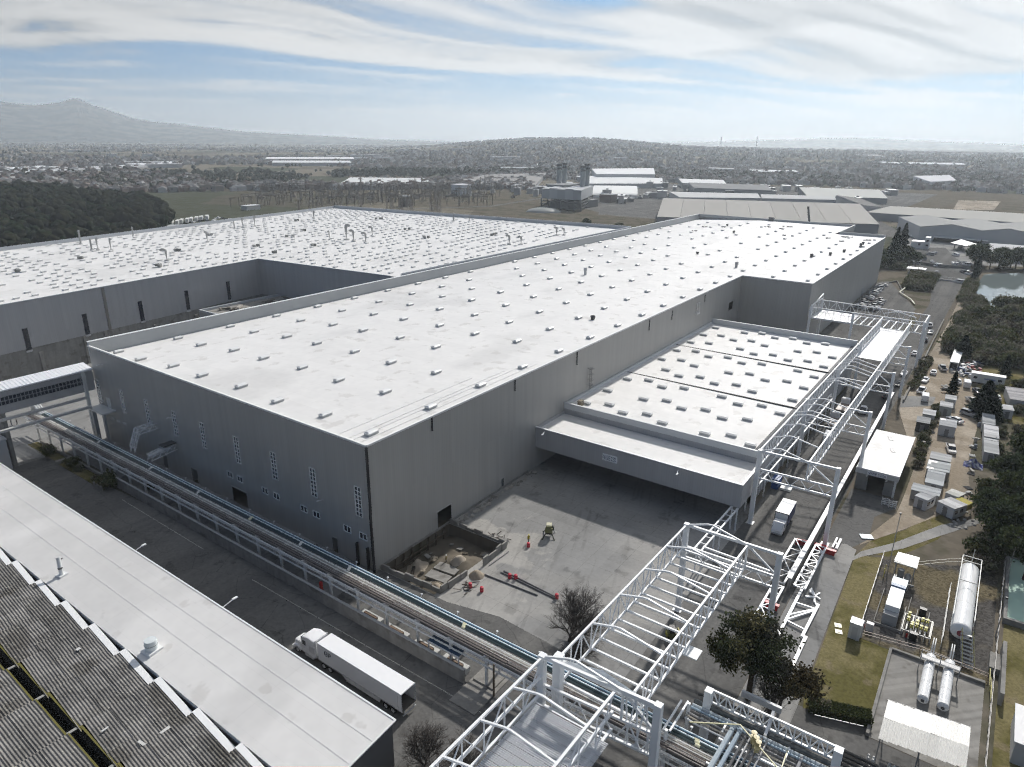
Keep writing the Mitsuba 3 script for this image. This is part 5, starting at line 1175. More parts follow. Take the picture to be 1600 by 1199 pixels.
v.tube([(2, -.7, -1.2), (18, -.8, -.9)], .12, 6); v.tube([(2, -1.0, -1.9), (12, -1.1, -1.7)], .1, 6); one('old_pipework', v.ply('matte', 40), 'dark old pipes against the foundation in the excavation', 'pipes')
v = MB((.36, .27, .16)); v.lathe([[0, 1.0], [.5, .9], [1.1, .35], [1.4, 0]], (9.4, -15.0, 0), 12); one('sand_heap', v.ply('dirt', 40), 'small heap of orange sand at the gap in the excavation wall', 'heap')
k = thing('site_machine', 'green and yellow site machine on splayed legs standing in the yard', 'machine'); mm = M(27.4, -18.2, .016, .5)
m = MB((.05, .05, .04)); m.b2((-.7, -.6, .7), (.7, .6, 1.9)); m.lathe([[0, -.2], [.45, -.2], [.5, 0], [.45, .2], [0, .2]], (.2, -.75, 1.7), 14, 'y'); part(k, 'body', at(m.ply('paint'), mm))
m = MB((.16, .16, .07)); m.b2((-.9, -.5, 1.9), (.4, .5, 2.5)); m.b2((-1.0, -.7, 1.2), (-.75, .7, 2.2)); m.b2((.5, -.55, 1.0), (.85, .55, 1.6)); part(k, 'engine_cover', at(m.ply('paint'), mm))
m = MB((.52, .5, .36)); m.b2((-.6, -.5, 2.5), (.5, .5, 2.62)); part(k, 'canopy', at(m.ply('paint'), mm))
for sx, sy in ((-1, -1), (-1, 1), (1, -1), (1, 1)):
    m = MB((.45, .45, .42) if sx > 0 > sy else (.08, .08, .06)); m.beam((sx * .6, sy * .5, 1.0), (sx * 1.35, sy * 1.1, .05), .16); m.box((sx * 1.4, sy * 1.15, .04), (.4, .3, .08)); part(k, 'leg', at(m.ply('paint'), mm))
for x, y, lab in [(22.0, -17.2, 'red barrel standing alone in the yard near the site machine'), (12.6, -21.0, 'red barrel at the middle of the pipe line in the yard'), (12.3, -29.4, 'red barrel at the end of the pipe line, farthest from the hall'), (6.5, -18.4, 'red barrel beside the near excavation wall, right one'), (6.2, -16.2, 'red barrel against the near excavation wall, left one'), (12.2, -20.0, 'second red barrel touching the one in the middle of the pipe line')]:
    k = thing('barrel', lab, 'barrel'); m = MB((.48, .03, .05)); m.lathe([[0, 0], [.3, 0], [.32, .1], [.3, .3], [.32, .33], [.3, .6], [.32, .63], [.3, .9], [.2, .95], [0, .95]], n=14); part(k, 'drum', at(m.ply('paint', 40), M(x, y, .016, 0, .98))); m = MB((.65, .12, .13)); m.lathe([[.325, .42], [.325, .52]], n=14); part(k, 'band', at(m.ply('paint'), M(x, y, .016, 0, .98)))
for a_, b_, lab in [((12.6, -17.8), (12.0, -29.2), 'long grey pipe lying in the yard, upper one'), ((13.2, -18.0), (12.4, -29.0), 'long grey pipe lying in the yard, second one'), ((10.4, -16.0), (11.0, -26.5), 'thin pipe lying in the yard, nearest the pipe rack'), ((13.0, -15.0), (18.5, -15.2), 'dark steel angle lying along the excavation wall')]:
    v = MB((.14, .14, .145)); v.tube([(*a_, .15), (*b_, .15)], .12, 8); one('yard_pipe', v.ply('paint', 40), lab, 'pipe')
for i in range(24):
    x, y = 20.4 + 1.6 * RS.rand(), -9 - 3.6 * RS.rand()
    if i >= 12: x, y = 4.5 + 3 * RS.rand(), -15.2 - 1.5 * RS.rand()
    v = MB(A([.12, .11, .10]) * (.5 + 2 * RS.rand())); v.beam((0, 0, .1), (1.2 * RS.rand() + .4, .6 * RS.rand(), .1 + .6 * RS.rand()), .12); one('scrap_piece', at(v.ply('matte'), M(x, y, 0, RS.rand() * 6)), 'piece of scrap in the heap by the excavation wall', 'scrap', 'scrap by the excavation')
for i in range(60):
    x = 21 + 27 * RS.rand(); y = -.6 - 1.6 * RS.rand()
    s_ = .2 + .5 * RS.rand() ** 2; v = MB(A([.34, .32, .29]) * (.6 + .7 * RS.rand())); ic = trimesh.creation.icosphere(1, s_); vv = np.array(ic.vertices) * [1, .8, .55] * (1 + .25 * RS.randn(len(ic.vertices), 1)); v.add(vv, ic.faces)
    one('rubble', at(v.ply('matte'), M(x, y, .1)), 'lump of rubble lying along the base of the big hall', 'rubble', 'rubble along the hall base')
v = MB((.09, .09, .03)); v.b2((-.6, -.9, .1), (.6, .9, .9)); v.b2((-.5, -.2, .9), (.5, .6, 1.7), (.02, .02, .02)); v.b2((-.55, -.95, .2), (.55, -.8, 1.1), (.35, .3, .03)); v.b2((-.4, .6, .2), (.4, 1.1, .8), (.3, .27, .03)); one('small_loader', at(v.ply('paint'), M(15, -48.4, .02, .7)), 'small yellow and black loader seen between the floor beams of the second span', 'loader')

# ------------------------------------------------------------------ plants


def leaf_tree(seed, h, rx_, n, leaf, cols, trunk_h=.35, fill=.55, lean=0, rz_=None, nk=26, spr=.23):
    """(trunk, crown): limbs, and leaf quads in clumps spread through the crown's volume."""
    R_ = np.random.RandomState(seed); t = MB((.07, .055, .042)); rz_ = rz_ or h * (1 - trunk_h) * .5; cz = h - rz_
    t.tube([(0, 0, -.1), (lean * .3, 0, h * trunk_h), (lean, 0, h * .75)], [h * .028 + .06, h * .02 + .04, .05], 7)
    k = nk; cl = R_.randn(k, 3); cl /= np.linalg.norm(cl, axis=1, keepdims=True); cl *= (fill + (1 - fill) * R_.rand(k, 1)) * .8; cl = cl * [rx_, rx_, rz_] + [lean, 0, cz]
    for c in cl[::2]: t.tube([(lean * .3, 0, h * trunk_h * (.8 + .5 * R_.rand())), lerp((lean * .4, 0, h * trunk_h), c, .5) + [0, 0, .05 * h], c], [.05 + h * .008, .05, .02], 5)
    w = R_.randint(0, k, n); p = R_.randn(n, 3) * [rx_ * spr, rx_ * spr, rz_ * spr] + cl[w]
    a = R_.randn(n, 3); a /= np.linalg.norm(a, axis=1, keepdims=True); b = np.cross(a, R_.randn(n, 3)); b /= np.linalg.norm(b, axis=1, keepdims=True)
    s = leaf * (.6 + .8 * R_.rand(n, 1)); v = np.stack([p - a * s, p + b * s * .6, p + a * s, p - b * s * .6], 1).reshape(-1, 3)
    base = A(cols)[R_.randint(0, len(cols), k)][w] * (.75 + .5 * R_.rand(n, 1))
    c = MB(); c.v, c.f, c.c = [v], [np.arange(4 * n).reshape(-1, 4)[:, [0, 1, 2]], np.arange(4 * n).reshape(-1, 4)[:, [0, 2, 3]]], [np.repeat(base, 4, 0)]
    return t.ply('matte', 50), c.ply('leaf')


def conifer(seed, h, r, n, leaf, cols):
    R_ = np.random.RandomState(seed); t = MB((.06, .05, .04)); t.tube([(0, 0, -.1), (0, 0, h * .95)], [h * .02 + .05, .03], 6)
    u = R_.rand(n) ** .8; z = h * (.06 + .93 * u); tier = .75 + .25 * np.cos(u * 46); rr = r * (1 - u) ** .8 * tier * np.sqrt(.25 + .75 * R_.rand(n)); th = R_.rand(n) * 6.283; lob = 1 + .22 * np.sin(th * 5 + seed + u * 9); rr *= lob
    p = np.stack([rr * np.cos(th), rr * np.sin(th), z - rr * .25], 1); a = np.stack([np.cos(th), np.sin(th), -.5 + .5 * R_.randn(n)], 1) + .5 * R_.randn(n, 3); a /= np.linalg.norm(a, axis=1, keepdims=True); b = np.cross(a, R_.randn(n, 3)); b /= np.linalg.norm(b, axis=1, keepdims=True)
    s = leaf * (.6 + .8 * R_.rand(n, 1)); v = np.stack([p - a * s, p + b * s * .5, p + a * s, p - b * s * .5], 1).reshape(-1, 3)
    base = A(cols)[R_.randint(0, len(cols), n)] * (.7 + .6 * R_.rand(n, 1)); c = MB(); c.v, c.f, c.c = [v], [np.arange(4 * n).reshape(-1, 4)[:, [0, 1, 2]], np.arange(4 * n).reshape(-1, 4)[:, [0, 2, 3]]], [np.repeat(base, 4, 0)]
    return t.ply('matte', 50), c.ply('leaf')


def bare_tree(seed, h, spread, depth=5, col=(.10, .09, .082)):
    R_ = np.random.RandomState(seed); m = MB(col); tw = MB(A(col) * 1.15)
    def grow(p, d, L, r, k):
        q = p + d * L; mid = (p + q) / 2 + R_.randn(3) * L * .06
        (m if k < 3 else tw).tube([p, mid, q], [r, r * .85, r * .68], 5 if k < 3 else 3, caps=False)
        if k >= depth: return
        for _ in range(4 if k < 2 else 3):
            e = d + R_.randn(3) * [spread, spread, spread * .7] + [0, 0, .12]; e /= np.linalg.norm(e); grow(q if R_.rand() < .6 else mid, e, L * (.62 + .25 * R_.rand()), r * .62, k + 1)
    for _ in range(4):
        d = A([R_.randn() * .45, R_.randn() * .45, 1]); d /= np.linalg.norm(d); grow(A([0, 0, -.1]), d, h * .27, h * .022, 0)
    return m.ply('matte', 50), tw.ply('matte')


DG = [(.055, .074, .038), (.07, .09, .045), (.048, .062, .037)]; MG = [(.055, .07, .028), (.07, .08, .032), (.045, .058, .026)]; OL = [(.10, .10, .045), (.08, .085, .035), (.13, .12, .06)]; BR = [(.10, .085, .06), (.085, .07, .05)]; CF = [(.018, .032, .02), (.024, .038, .022), (.014, .026, .018)]
TREES = [leaf_tree(1, 10, 4.2, 5200, .28, DG + MG, nk=34, spr=.15), leaf_tree(2, 9, 4.6, 5200, .3, DG + MG[:1], nk=34, spr=.15), leaf_tree(3, 8, 3.6, 4200, .26, MG + OL, nk=30, spr=.15), leaf_tree(4, 7, 3.4, 3600, .25, OL + DG, nk=30, spr=.15)]
CONS = [conifer(5, 14, 3.4, 6500, .42, CF), conifer(6, 10, 2.2, 3800, .32, CF)]
BARES = [bare_tree(7, 8, .46, 6), bare_tree(8, 7.5, .5, 6)]
GR = [(.19, .185, .13), (.23, .215, .165), (.16, .165, .105)]; MG = [(.085, .105, .045), (.105, .12, .052), (.07, .088, .04)]
BUSH = [leaf_tree(11, 2.6, 1.9, 1500, .20, MG + OL, .1, .3), leaf_tree(12, 2.2, 1.7, 1300, .2, GR + BR, .1, .3), leaf_tree(13, 2.8, 2.0, 1500, .22, MG + GR, .1, .3)]


def plant(name, label, cat, tm, x, y, s=1.0, z=0.0, group=None, names=('trunk', 'crown'), sz=None):
    k = thing(name, label, cat, group); mm = M(x, y, z, RS.rand() * 6.28, s, sz)
    part(k, names[0], at(tm[0], mm)); part(k, names[1], at(tm[1], mm)); return k


big = thing('tree', 'large dark green tree with olive lower branches between the road and the lawn', 'tree')
tt, cc = leaf_tree(21, 13.5, 5.2, 7600, .23, [(.05, .06, .034), (.062, .074, .04), (.10, .098, .05), (.15, .135, .07), (.08, .078, .06)], .34, .35, nk=44, spr=.125); part(big, 'trunk', at(tt, M(9.2, -61.6, 0, 1))); part(big, 'crown', at(cc, M(9.2, -61.6, 0, 1)))
tt, cc = leaf_tree(22, 7, 4.2, 3600, .22, [(.075, .062, .036), (.095, .08, .045), (.06, .056, .03)], .2, .35, nk=30, spr=.14); part(big, 'low_branch', at(cc, M(10, -66.2, 1.2))); part(big, 'limb', at(tt, M(10, -65.5, 0)))
tt, cc = leaf_tree(23, 7, 3.0, 2600, .22, [(.07, .072, .03), (.055, .06, .025)], .2, .35, nk=30, spr=.14); part(big, 'low_branch', at(cc, M(9.5, -57.6, 1.4)))
bb = bare_tree(24, 7, .5); part(big, 'bare_limb', at(bb[0], M(8, -64.5, 0))); part(big, 'twig', at(bb[1], M(8, -64.5, 0)))
for x, y, tm, s, lab in [(4.8, -36.2, 0, 1.22, 'bare grey tree beyond the pipe rack beside the yard'), (1.6, -39.2, 1, .62, 'smaller bare shrub beside the bare tree by the pipe rack'), (-24.0, -33.6, 1, .78, 'bare bush at the end of the white roofed shed, at the bottom edge'), (-22.0, -38.6, 0, .7, 'second bare bush beyond the shed end at the bottom edge'), (-27.5, -37, 1, .75, 'bare bush nearest the camera below the shed end')]:
    plant('bare_tree', lab, 'tree', BARES[tm], x, y, s, names=('trunk', 'twig'))
for x, y, s, sz, lab in [(164.7, -73.2, .85, .72, 'small dark conifer between the cabins and the dirt track'), (150.5, -81.6, 1.45, .72, 'big dark conifer on the right of the dirt lot'), (147.0, -83.2, 1.15, .55, 'dark conifer merging with the big one on its near side'), (193.5, -85.5, .95, .75, 'dark conifer at the right edge beyond the long trailer'), (209, -72.8, 1.2, .6, 'dark round conifer beyond the scrap heap'), (421, -25.4, 1.6, 1.75, 'tall dark conifer behind the far corner of the big hall, right one'), (410, -22, 1.5, 1.4, 'tall dark conifer behind the far corner of the big hall, left one'), (432, -20.5, 1.3, 1.5, 'tall dark conifer behind the far corner of the big hall, rear one'), (486, -62, .9, 1.0, 'slim conifer beside the road at the far gate'), (505, -63, .8, .9, 'slim conifer behind the one at the far gate')]:
    plant('conifer', lab, 'tree', CONS[0 if s > 1 else 1], x, y, s, sz=sz)
for x, y, tm, s, lab in [(413.5, -35, 1, 1.0, 'round dark tree beside the far booth'), (86.9, -90.6, 0, 1.15, 'leafy tree at the right edge behind the white cabins'), (98, -88.6, 1, 1.1, 'dark leafy tree at the right edge beside the container row'), (72.5, -87.2, 1, 1.1, 'dark leafy tree at the right edge above the tank compound'), (110, -92.5, 0, 1.2, 'leafy tree at the right edge beyond the container row'), (124, -93, 2, 1.2, 'lighter leafy tree at the right edge beside the mobile cabin'), (63, -91.5, 0, 1.1, 'leafy tree at the right edge beside the pool'), (81, -85.6, 1, .9, 'dark leafy tree beside the white cabin with a yellow awning'), (91.5, -84.6, 3, .8, 'bushy tree beside the blue tarpaulin heap'), (78, -92.5, 1, 1.2, 'dark leafy tree at the right edge, deepest of the clump')]:
    plant('leafy_tree', lab, 'tree', TREES[tm], x, y, s)
for i in range(34): plant('pond_tree', 'dark tree on the bank around the pond', 'tree', TREES[i % 4], 428 + 26 * RS.rand(), -72 - 46 * RS.rand() if i < 26 else -66 + 2 * RS.rand(), 1.0 + .5 * RS.rand(), group='trees round the pond')
for i in range(9): plant('roadside_cypress', 'dark tree in the row between road and pond', 'tree', CONS[1], 372 + 8.5 * i, -66 - RS.rand() * 1.5, .7 + .3 * RS.rand(), group='trees between road and pond')
for i in range(12): plant('corner_tree', 'dark tree in the clump behind the far corner of the big hall', 'tree', TREES[i % 2], 386 + 44 * RS.rand(), -14 - 16 * RS.rand(), .7 + .5 * RS.rand(), group='trees behind the far corner of the hall')
for i in range(8): plant('low_tree', 'dark low tree beyond the far edge of the older hall roof', 'tree', TREES[i % 3], 400 + 70 * RS.rand(), 90 + 150 * RS.rand(), .8 + .5 * RS.rand(), group='trees beyond the older hall roof')
# scrub: copies of three bushes
for q in range(3): scene[f'bush_form_{q}'] = {'type': 'shapegroup', 'stem': BUSH[q][0], 'leaves': BUSH[q][1]}
n_ = 0
def scrub(x, y, s):
    global n_
    n_ += 1; scene[f'scrub__{n_:03d}'] = {'type': 'instance', 'to_world': T(M(x, y, -.1, RS.rand() * 6.28, s)), 'sg': {'type': 'ref', 'id': f'bush_form_{RS.randint(3)}'}}
labels['scrub'] = {'label': 'dense scrub of grey green bushes between road, pond and dirt lot', 'category': 'bushes', 'kind': 'stuff'}
for i in range(470):
    x, y = 205 + 112 * RS.rand(), -67.8 - 34 * RS.rand()
    if 200 < x < 214 and y > -72: continue
    scrub(x, y, .6 + 1.7 * RS.rand() ** 2)
for i in range(16): plant('scrub_tree', 'low rounded grey green tree standing in the scrub by the pond', 'tree', TREES[2 + i % 2], 215 + 98 * RS.rand(), -72 - 26 * RS.rand(), .5 + .35 * RS.rand(), group='low trees in the scrub')
for i in range(150): scrub(316 + 60 * RS.rand(), -65.2 - 3.2 * RS.rand(), .7 + .6 * RS.rand())
for i in range(130): scrub(332 + 45 * RS.rand(), -38.5 - 11 * RS.rand(), .6 + .9 * RS.rand())
for i in range(70): scrub(392 + 35 * RS.rand(), -17 - 14 * RS.rand(), .8 + .8 * RS.rand())
for i in range(90): scrub(108 + 100 * RS.rand(), -85.5 - 16 * RS.rand(), .4 + .7 * RS.rand())
for i in range(60): scrub(162 + 40 * RS.rand(), -62.8 - 1.4 * RS.rand(), .35 + .5 * RS.rand())
for i in range(40): scrub(100 + 50 * RS.rand(), -70.2 - 1.2 * RS.rand(), .3 + .5 * RS.rand())
for i in range(46): scrub(62 + 36 * RS.rand(), -84 - 12 * RS.rand(), .7 + .8 * RS.rand())
for x, y in ((-12.4, 84), (-12.2, 73), (-12.6, 70.3), (-12.6, 95), (-7.5, 60)): scrub(x, y, .6 + .4 * RS.rand())
plant('shrub', 'round dark shrub in the planter by the bend of the rack wall', 'shrub', BUSH[0], -11.9, 67.6, 1.25, names=('stem', 'leaves'))
for x, y, lab in [(-12.4, 80.6, 'trimmed green shrub in the far planter lawn'), (13, -70.5, 'green trimmed shrub at the end of the lawn hedge')]: plant('shrub', lab, 'shrub', BUSH[2], x, y, .6, names=('stem', 'leaves'))
hm_ = MB(); R_ = np.random.RandomState(5); nn = 5200; u_ = R_.rand(nn); w_ = 1.9 * R_.rand(nn) - .95; h_ = 1.25 * np.where(R_.rand(nn) < .5, .85 + .15 * R_.rand(nn), R_.rand(nn)); w_ = np.where((h_ < 1.0) & (np.abs(w_) < .75), np.sign(w_) * .9, w_)
p = np.c_[12.4 + 2.3 * u_ + w_, -68.5 - 7.2 * u_ + .3 * w_, h_]; a = R_.randn(nn, 3) * .12; b = R_.randn(nn, 3) * .10
hm_.v, hm_.f, hm_.c = [np.stack([p - a, p + b, p + a], 1).reshape(-1, 3)], [np.arange(3 * nn).reshape(-1, 3)], [np.repeat(A(MG)[R_.randint(0, 3, nn)] * .8, 3, 0)]
HG = one('hedge', hm_.ply('leaf'), 'trimmed box hedge at the near end of the dry lawn', 'hedge')
v = MB((.6, .6, .57)); [v.beam((10.9 + .25 * q, -69.6 - .8 * q, .7), (11.1 + .25 * q, -70.3 - .8 * q, .74), .1) for q in range(7)]; one('hedge_pipe', v.ply('paint'), 'pale pipe running along the front of the box hedge', 'pipe')
# far-left wood and belts of trees: copies of low trees
DK = [(.018, .026, .016), (.022, .03, .018), (.028, .03, .02)]


def clump_tree(seed, h, r, cols, n=9):
    """A far tree: a stem and a crown of many lumpy leaf masses."""
    R_ = np.random.RandomState(seed); t = MB((.05, .04, .035)); t.tube([(0, 0, 0), (0, 0, h * .6)], .25, 5); c = MB()
    for _ in range(n):
        ic = trimesh.creation.icosphere(2, 1.0); v = np.array(ic.vertices); d = R_.randn(3); d /= np.linalg.norm(d); p = d * [r * .6, r * .6, h * .3] + [0, 0, h * .58]
        v = v * (.75 + .75 * meshkit.fbm(v * 2.6 + R_.rand(3) * 50, 3)[:, None]) * [r * .5, r * .5, h * .2] + p; c.add(v, ic.faces, A(cols[R_.randint(len(cols))]) * (.8 + .4 * R_.rand()))
    m_ = [trimesh.Trimesh(v, f - k, process=False) for v, f, k in zip(c.v, c.f, np.cumsum([0] + [len(x) for x in c.v]))]
    return t.ply('matte'), mikit.ply((np.vstack(c.v), np.vstack(c.f)), 'matte', smooth=True, color=np.vstack(c.c))


MD = [(.05, .058, .042), (.058, .062, .046), (.066, .064, .048)]
WOOD = [clump_tree(31, 11, 4.4, DK), clump_tree(32, 9, 4.0, DK), clump_tree(33, 10, 3.4, DK + [(.045, .042, .03)]), clump_tree(34, 8, 3.6, MD), clump_tree(35, 7, 3.4, MD)]
for q in range(5): scene[f'wood_form_{q}'] = {'type': 'shapegroup', 'stem': WOOD[q][0], 'leaves': WOOD[q][1]}
cnt = {}


def grove(name, pts, smin, smax):
    for x, y in pts:
        cnt[name] = cnt.get(name, 0) + 1
        scene[f'{name}__{cnt[name]:03d}'] = {'type': 'instance', 'to_world': T(M(x, y, float(height(x, y)) - .3 if np.hypot(x, y) > 700 else -.2, RS.rand() * 6.28, smin + (smax - smin) * RS.rand())), 'sg': {'type': 'ref', 'id': f'wood_form_{RS.randint(3) if name == "wood" else 3 + RS.randint(2)}'}}


def scatter(poly, n):
    P_ = Polygon(poly); x0, y0, x1, y1 = P_.bounds; q_ = np.c_[x0 + (x1 - x0) * RS.rand(n * 3), y0 + (y1 - y0) * RS.rand(n * 3)]
    return q_[shapely.contains_xy(P_, q_[:, 0], q_[:, 1])][:n]


labels['wood'] = {'label': 'dark dense wood behind the older hall on the left', 'category': 'wood', 'kind': 'stuff'}
grove('wood', scatter([(-60, 300), (30, 300), (120, 330), (205, 440), (262, 520), (330, 700), (330, 960), (250, 1000), (60, 620)], 1500), .9, 1.5)
labels['tree_belt'] = {'label': 'dark belts of trees across the plain between fields and houses', 'category': 'trees', 'kind': 'stuff'}
grove('tree_belt', scatter([(380, 900), (620, 860), (800, 1000), (860, 1230), (640, 1340), (430, 1150)], 340), .8, 1.4)
grove('tree_belt', scatter([(820, 980), (1240, 690), (1300, 720), (1000, 1130)], 260), .9, 1.7)
grove('tree_belt', scatter([(1240, 690), (1290, 60), (1420, 70), (1560, 120), (1500, 700)], 420), .8, 1.4)
grove('tree_belt', scatter([(1480, -60), (1900, -40), (1950, 120), (1520, 90)], 200), .8, 1.3)
rr_ = np.exp(np.random.RandomState(3).uniform(math.log(1300), math.log(6500), 2200)); aa_ = np.radians(np.random.RandomState(4).uniform(-3, 74, 2200))
ok = meshkit.noise(np.stack([rr_ * np.cos(aa_) * .004, rr_ * np.sin(aa_) * .004, 0 * rr_], -1), 3) > .42
grove('tree_belt', np.c_[rr_ * np.cos(aa_) - 69, rr_ * np.sin(aa_) - 78][ok], .7, 1.4)
for i in range(44):   # rubble and earth round the excavation
    x, y = (2 + 17 * RS.rand(), -1 - 11 * RS.rand()); s_ = .25 + .6 * RS.rand() ** 2; ic = trimesh.creation.icosphere(1, s_); v = MB(A([.2, .175, .14]) * (.5 + 1.1 * RS.rand())); v.add(np.array(ic.vertices) * [1, .85, .6] * (1 + .2 * RS.randn(len(ic.vertices), 1)), ic.faces); one('earth_clod', at(v.ply('matte'), M(x, y, -2.55 + .5 * RS.rand())), 'clod of earth on the floor of the excavation', 'clod', 'clods in the excavation')
hm = MB(); gg = np.random.RandomState(12); n_g = 18; gx_, gy_ = np.meshgrid(np.linspace(-2.6, 2.6, n_g), np.linspace(-2.2, 2.2, n_g), indexing='ij'); zz = 2.0 * np.exp(-((gx_ / 1.5) ** 2 + (gy_ / 1.3) ** 2)) * (1 + .35 * (meshkit.fbm(np.stack([gx_ * 1.6, gy_ * 1.6, 0 * gx_], -1), 4, 2) - .5) * 2) - .15
i_, j_ = np.meshgrid(np.arange(n_g - 1), np.arange(n_g - 1), indexing='ij'); fq = np.stack([i_ * n_g + j_, (i_ + 1) * n_g + j_, (i_ + 1) * n_g + j_ + 1, i_ * n_g + j_ + 1], -1).reshape(-1, 4); HEAP = mikit.ply((np.stack([gx_, gy_, zz], -1).reshape(-1, 3), fq), 'dirt', smooth=40)
for x, y, z, s_, lab in [(12.5, -8.4, -2.4, 1.2, 'pale earth mound in the middle of the excavation'), (4.2, -10.6, -2.3, 1.0, 'brown earth mound against the near wall of the excavation'), (8.0, -2.6, -2.6, .9, 'earth mound under the foundation in the excavation')]: one('earth_mound', at(HEAP, M(x, y, z, RS.rand() * 3, s_)), lab, 'mound')
for i in range(46):   # odds and ends along the dirt lot
    x, y = 84 + 110 * RS.rand(), (-70.8 - .8 * RS.rand()) if RS.rand() < .4 else (-80.5 - 2.2 * RS.rand())
    c = [(.5, .5, .48), (.32, .26, .2), (.12, .12, .12), (.25, .28, .32), (.42, .4, .36)][RS.randint(5)]; v = MB(c)
    if i % 3 == 0: [v.b2((-.6, -.5 + .22 * q, .1), (.6, -.36 + .22 * q, .14)) for q in range(5)]; [v.b2((-.6 + .5 * q, -.5, 0), (-.45 + .5 * q, .52, .1)) for q in range(3)]
    elif i % 3 == 1: v.lathe([[0, 0], [.3, 0], [.3, .9], [0, .9]], n=10)
    else: [v.box((.2 * RS.randn(), .2 * RS.randn(), .12 + .16 * q), (.4 + 1.4 * RS.rand(), .3 + .5 * RS.rand(), .15), RS.rand() * 3) for q in range(3)]
    one(['pallet', 'drum', 'timber_pile'][i % 3], at(v.ply('matte'), M(x, y, .03, RS.rand() * 3, 1.2)), ['wooden pallet lying along the edge of the dirt lot', 'drum standing along the edge of the dirt lot', 'small pile of boards along the edge of the dirt lot'][i % 3], ['pallet', 'drum', 'timber'][i % 3], ['pallets in the dirt lot', 'drums in the dirt lot', 'board piles in the dirt lot'][i % 3])

# ------------------------------------------------------------------ dirt lot: cabins, sheds, containers


def cabin(name, label, cat, x, y, w, l, h, rz=0, wall=(.5, .5, .49), roof=(.56, .565, .565), door=(.2, .2, .2), win=2, tilt=.06, over=.12):
    k = thing(name, label, cat); mm = M(x, y, .03, rz)
    m = MB(wall); m.b2((-l / 2, -w / 2, .15), (l / 2, w / 2, h)); part(k, 'wall', at(m.ply('paint'), mm))
    n = max(2, int(l / 1.1))
    for i in range(n):
        x0, x1 = -l / 2 - over + (l + 2 * over) * i / n, -l / 2 - over + (l + 2 * over) * (i + 1) / n
        j = .03 * RS.randn()
        m = MB(A(roof) * (.72 + .34 * RS.rand())); m.add([[x0, -w / 2 - over, h + tilt + j], [x1 + .04, -w / 2 - over, h + tilt + j], [x1 + .04, w / 2 + over, h - tilt + j + .1], [x0, w / 2 + over, h - tilt + j + .1], [x0, -w / 2 - over, h + tilt + j - .06], [x1 + .04, -w / 2 - over, h + tilt + j - .06], [x1 + .04, w / 2 + over, h - tilt + j + .04], [x0, w / 2 + over, h - tilt + j + .04]], [[0, 1, 2, 3], [4, 7, 6, 5], [0, 4, 5, 1], [2, 6, 7, 3], [1, 5, 6, 2], [0, 3, 7, 4]]); part(k, 'roof_sheet', at(m.ply('matte'), mm))
    m = MB(door); m.b2((-l / 2 - .04, -.45, .2), (-l / 2, .45, min(2.1, h - .2))); part(k, 'door', at(m.ply('paint'), mm))
    for i in range(win): m = MB(); m.b2((-l / 2 + (i + .6) * l / (win + .4) - .5, -w / 2 - .03, 1.1), (-l / 2 + (i + .6) * l / (win + .4) + .4, -w / 2, 1.9)); part(k, 'window', at(m.ply('glass'), mm))
    m = MB((.1, .1, .1)); m.b2((-l / 2 + .3, -w / 2 + .2, 0), (l / 2 - .3, w / 2 - .2, .15)); part(k, 'base', at(m.ply('paint'), mm))
    return k


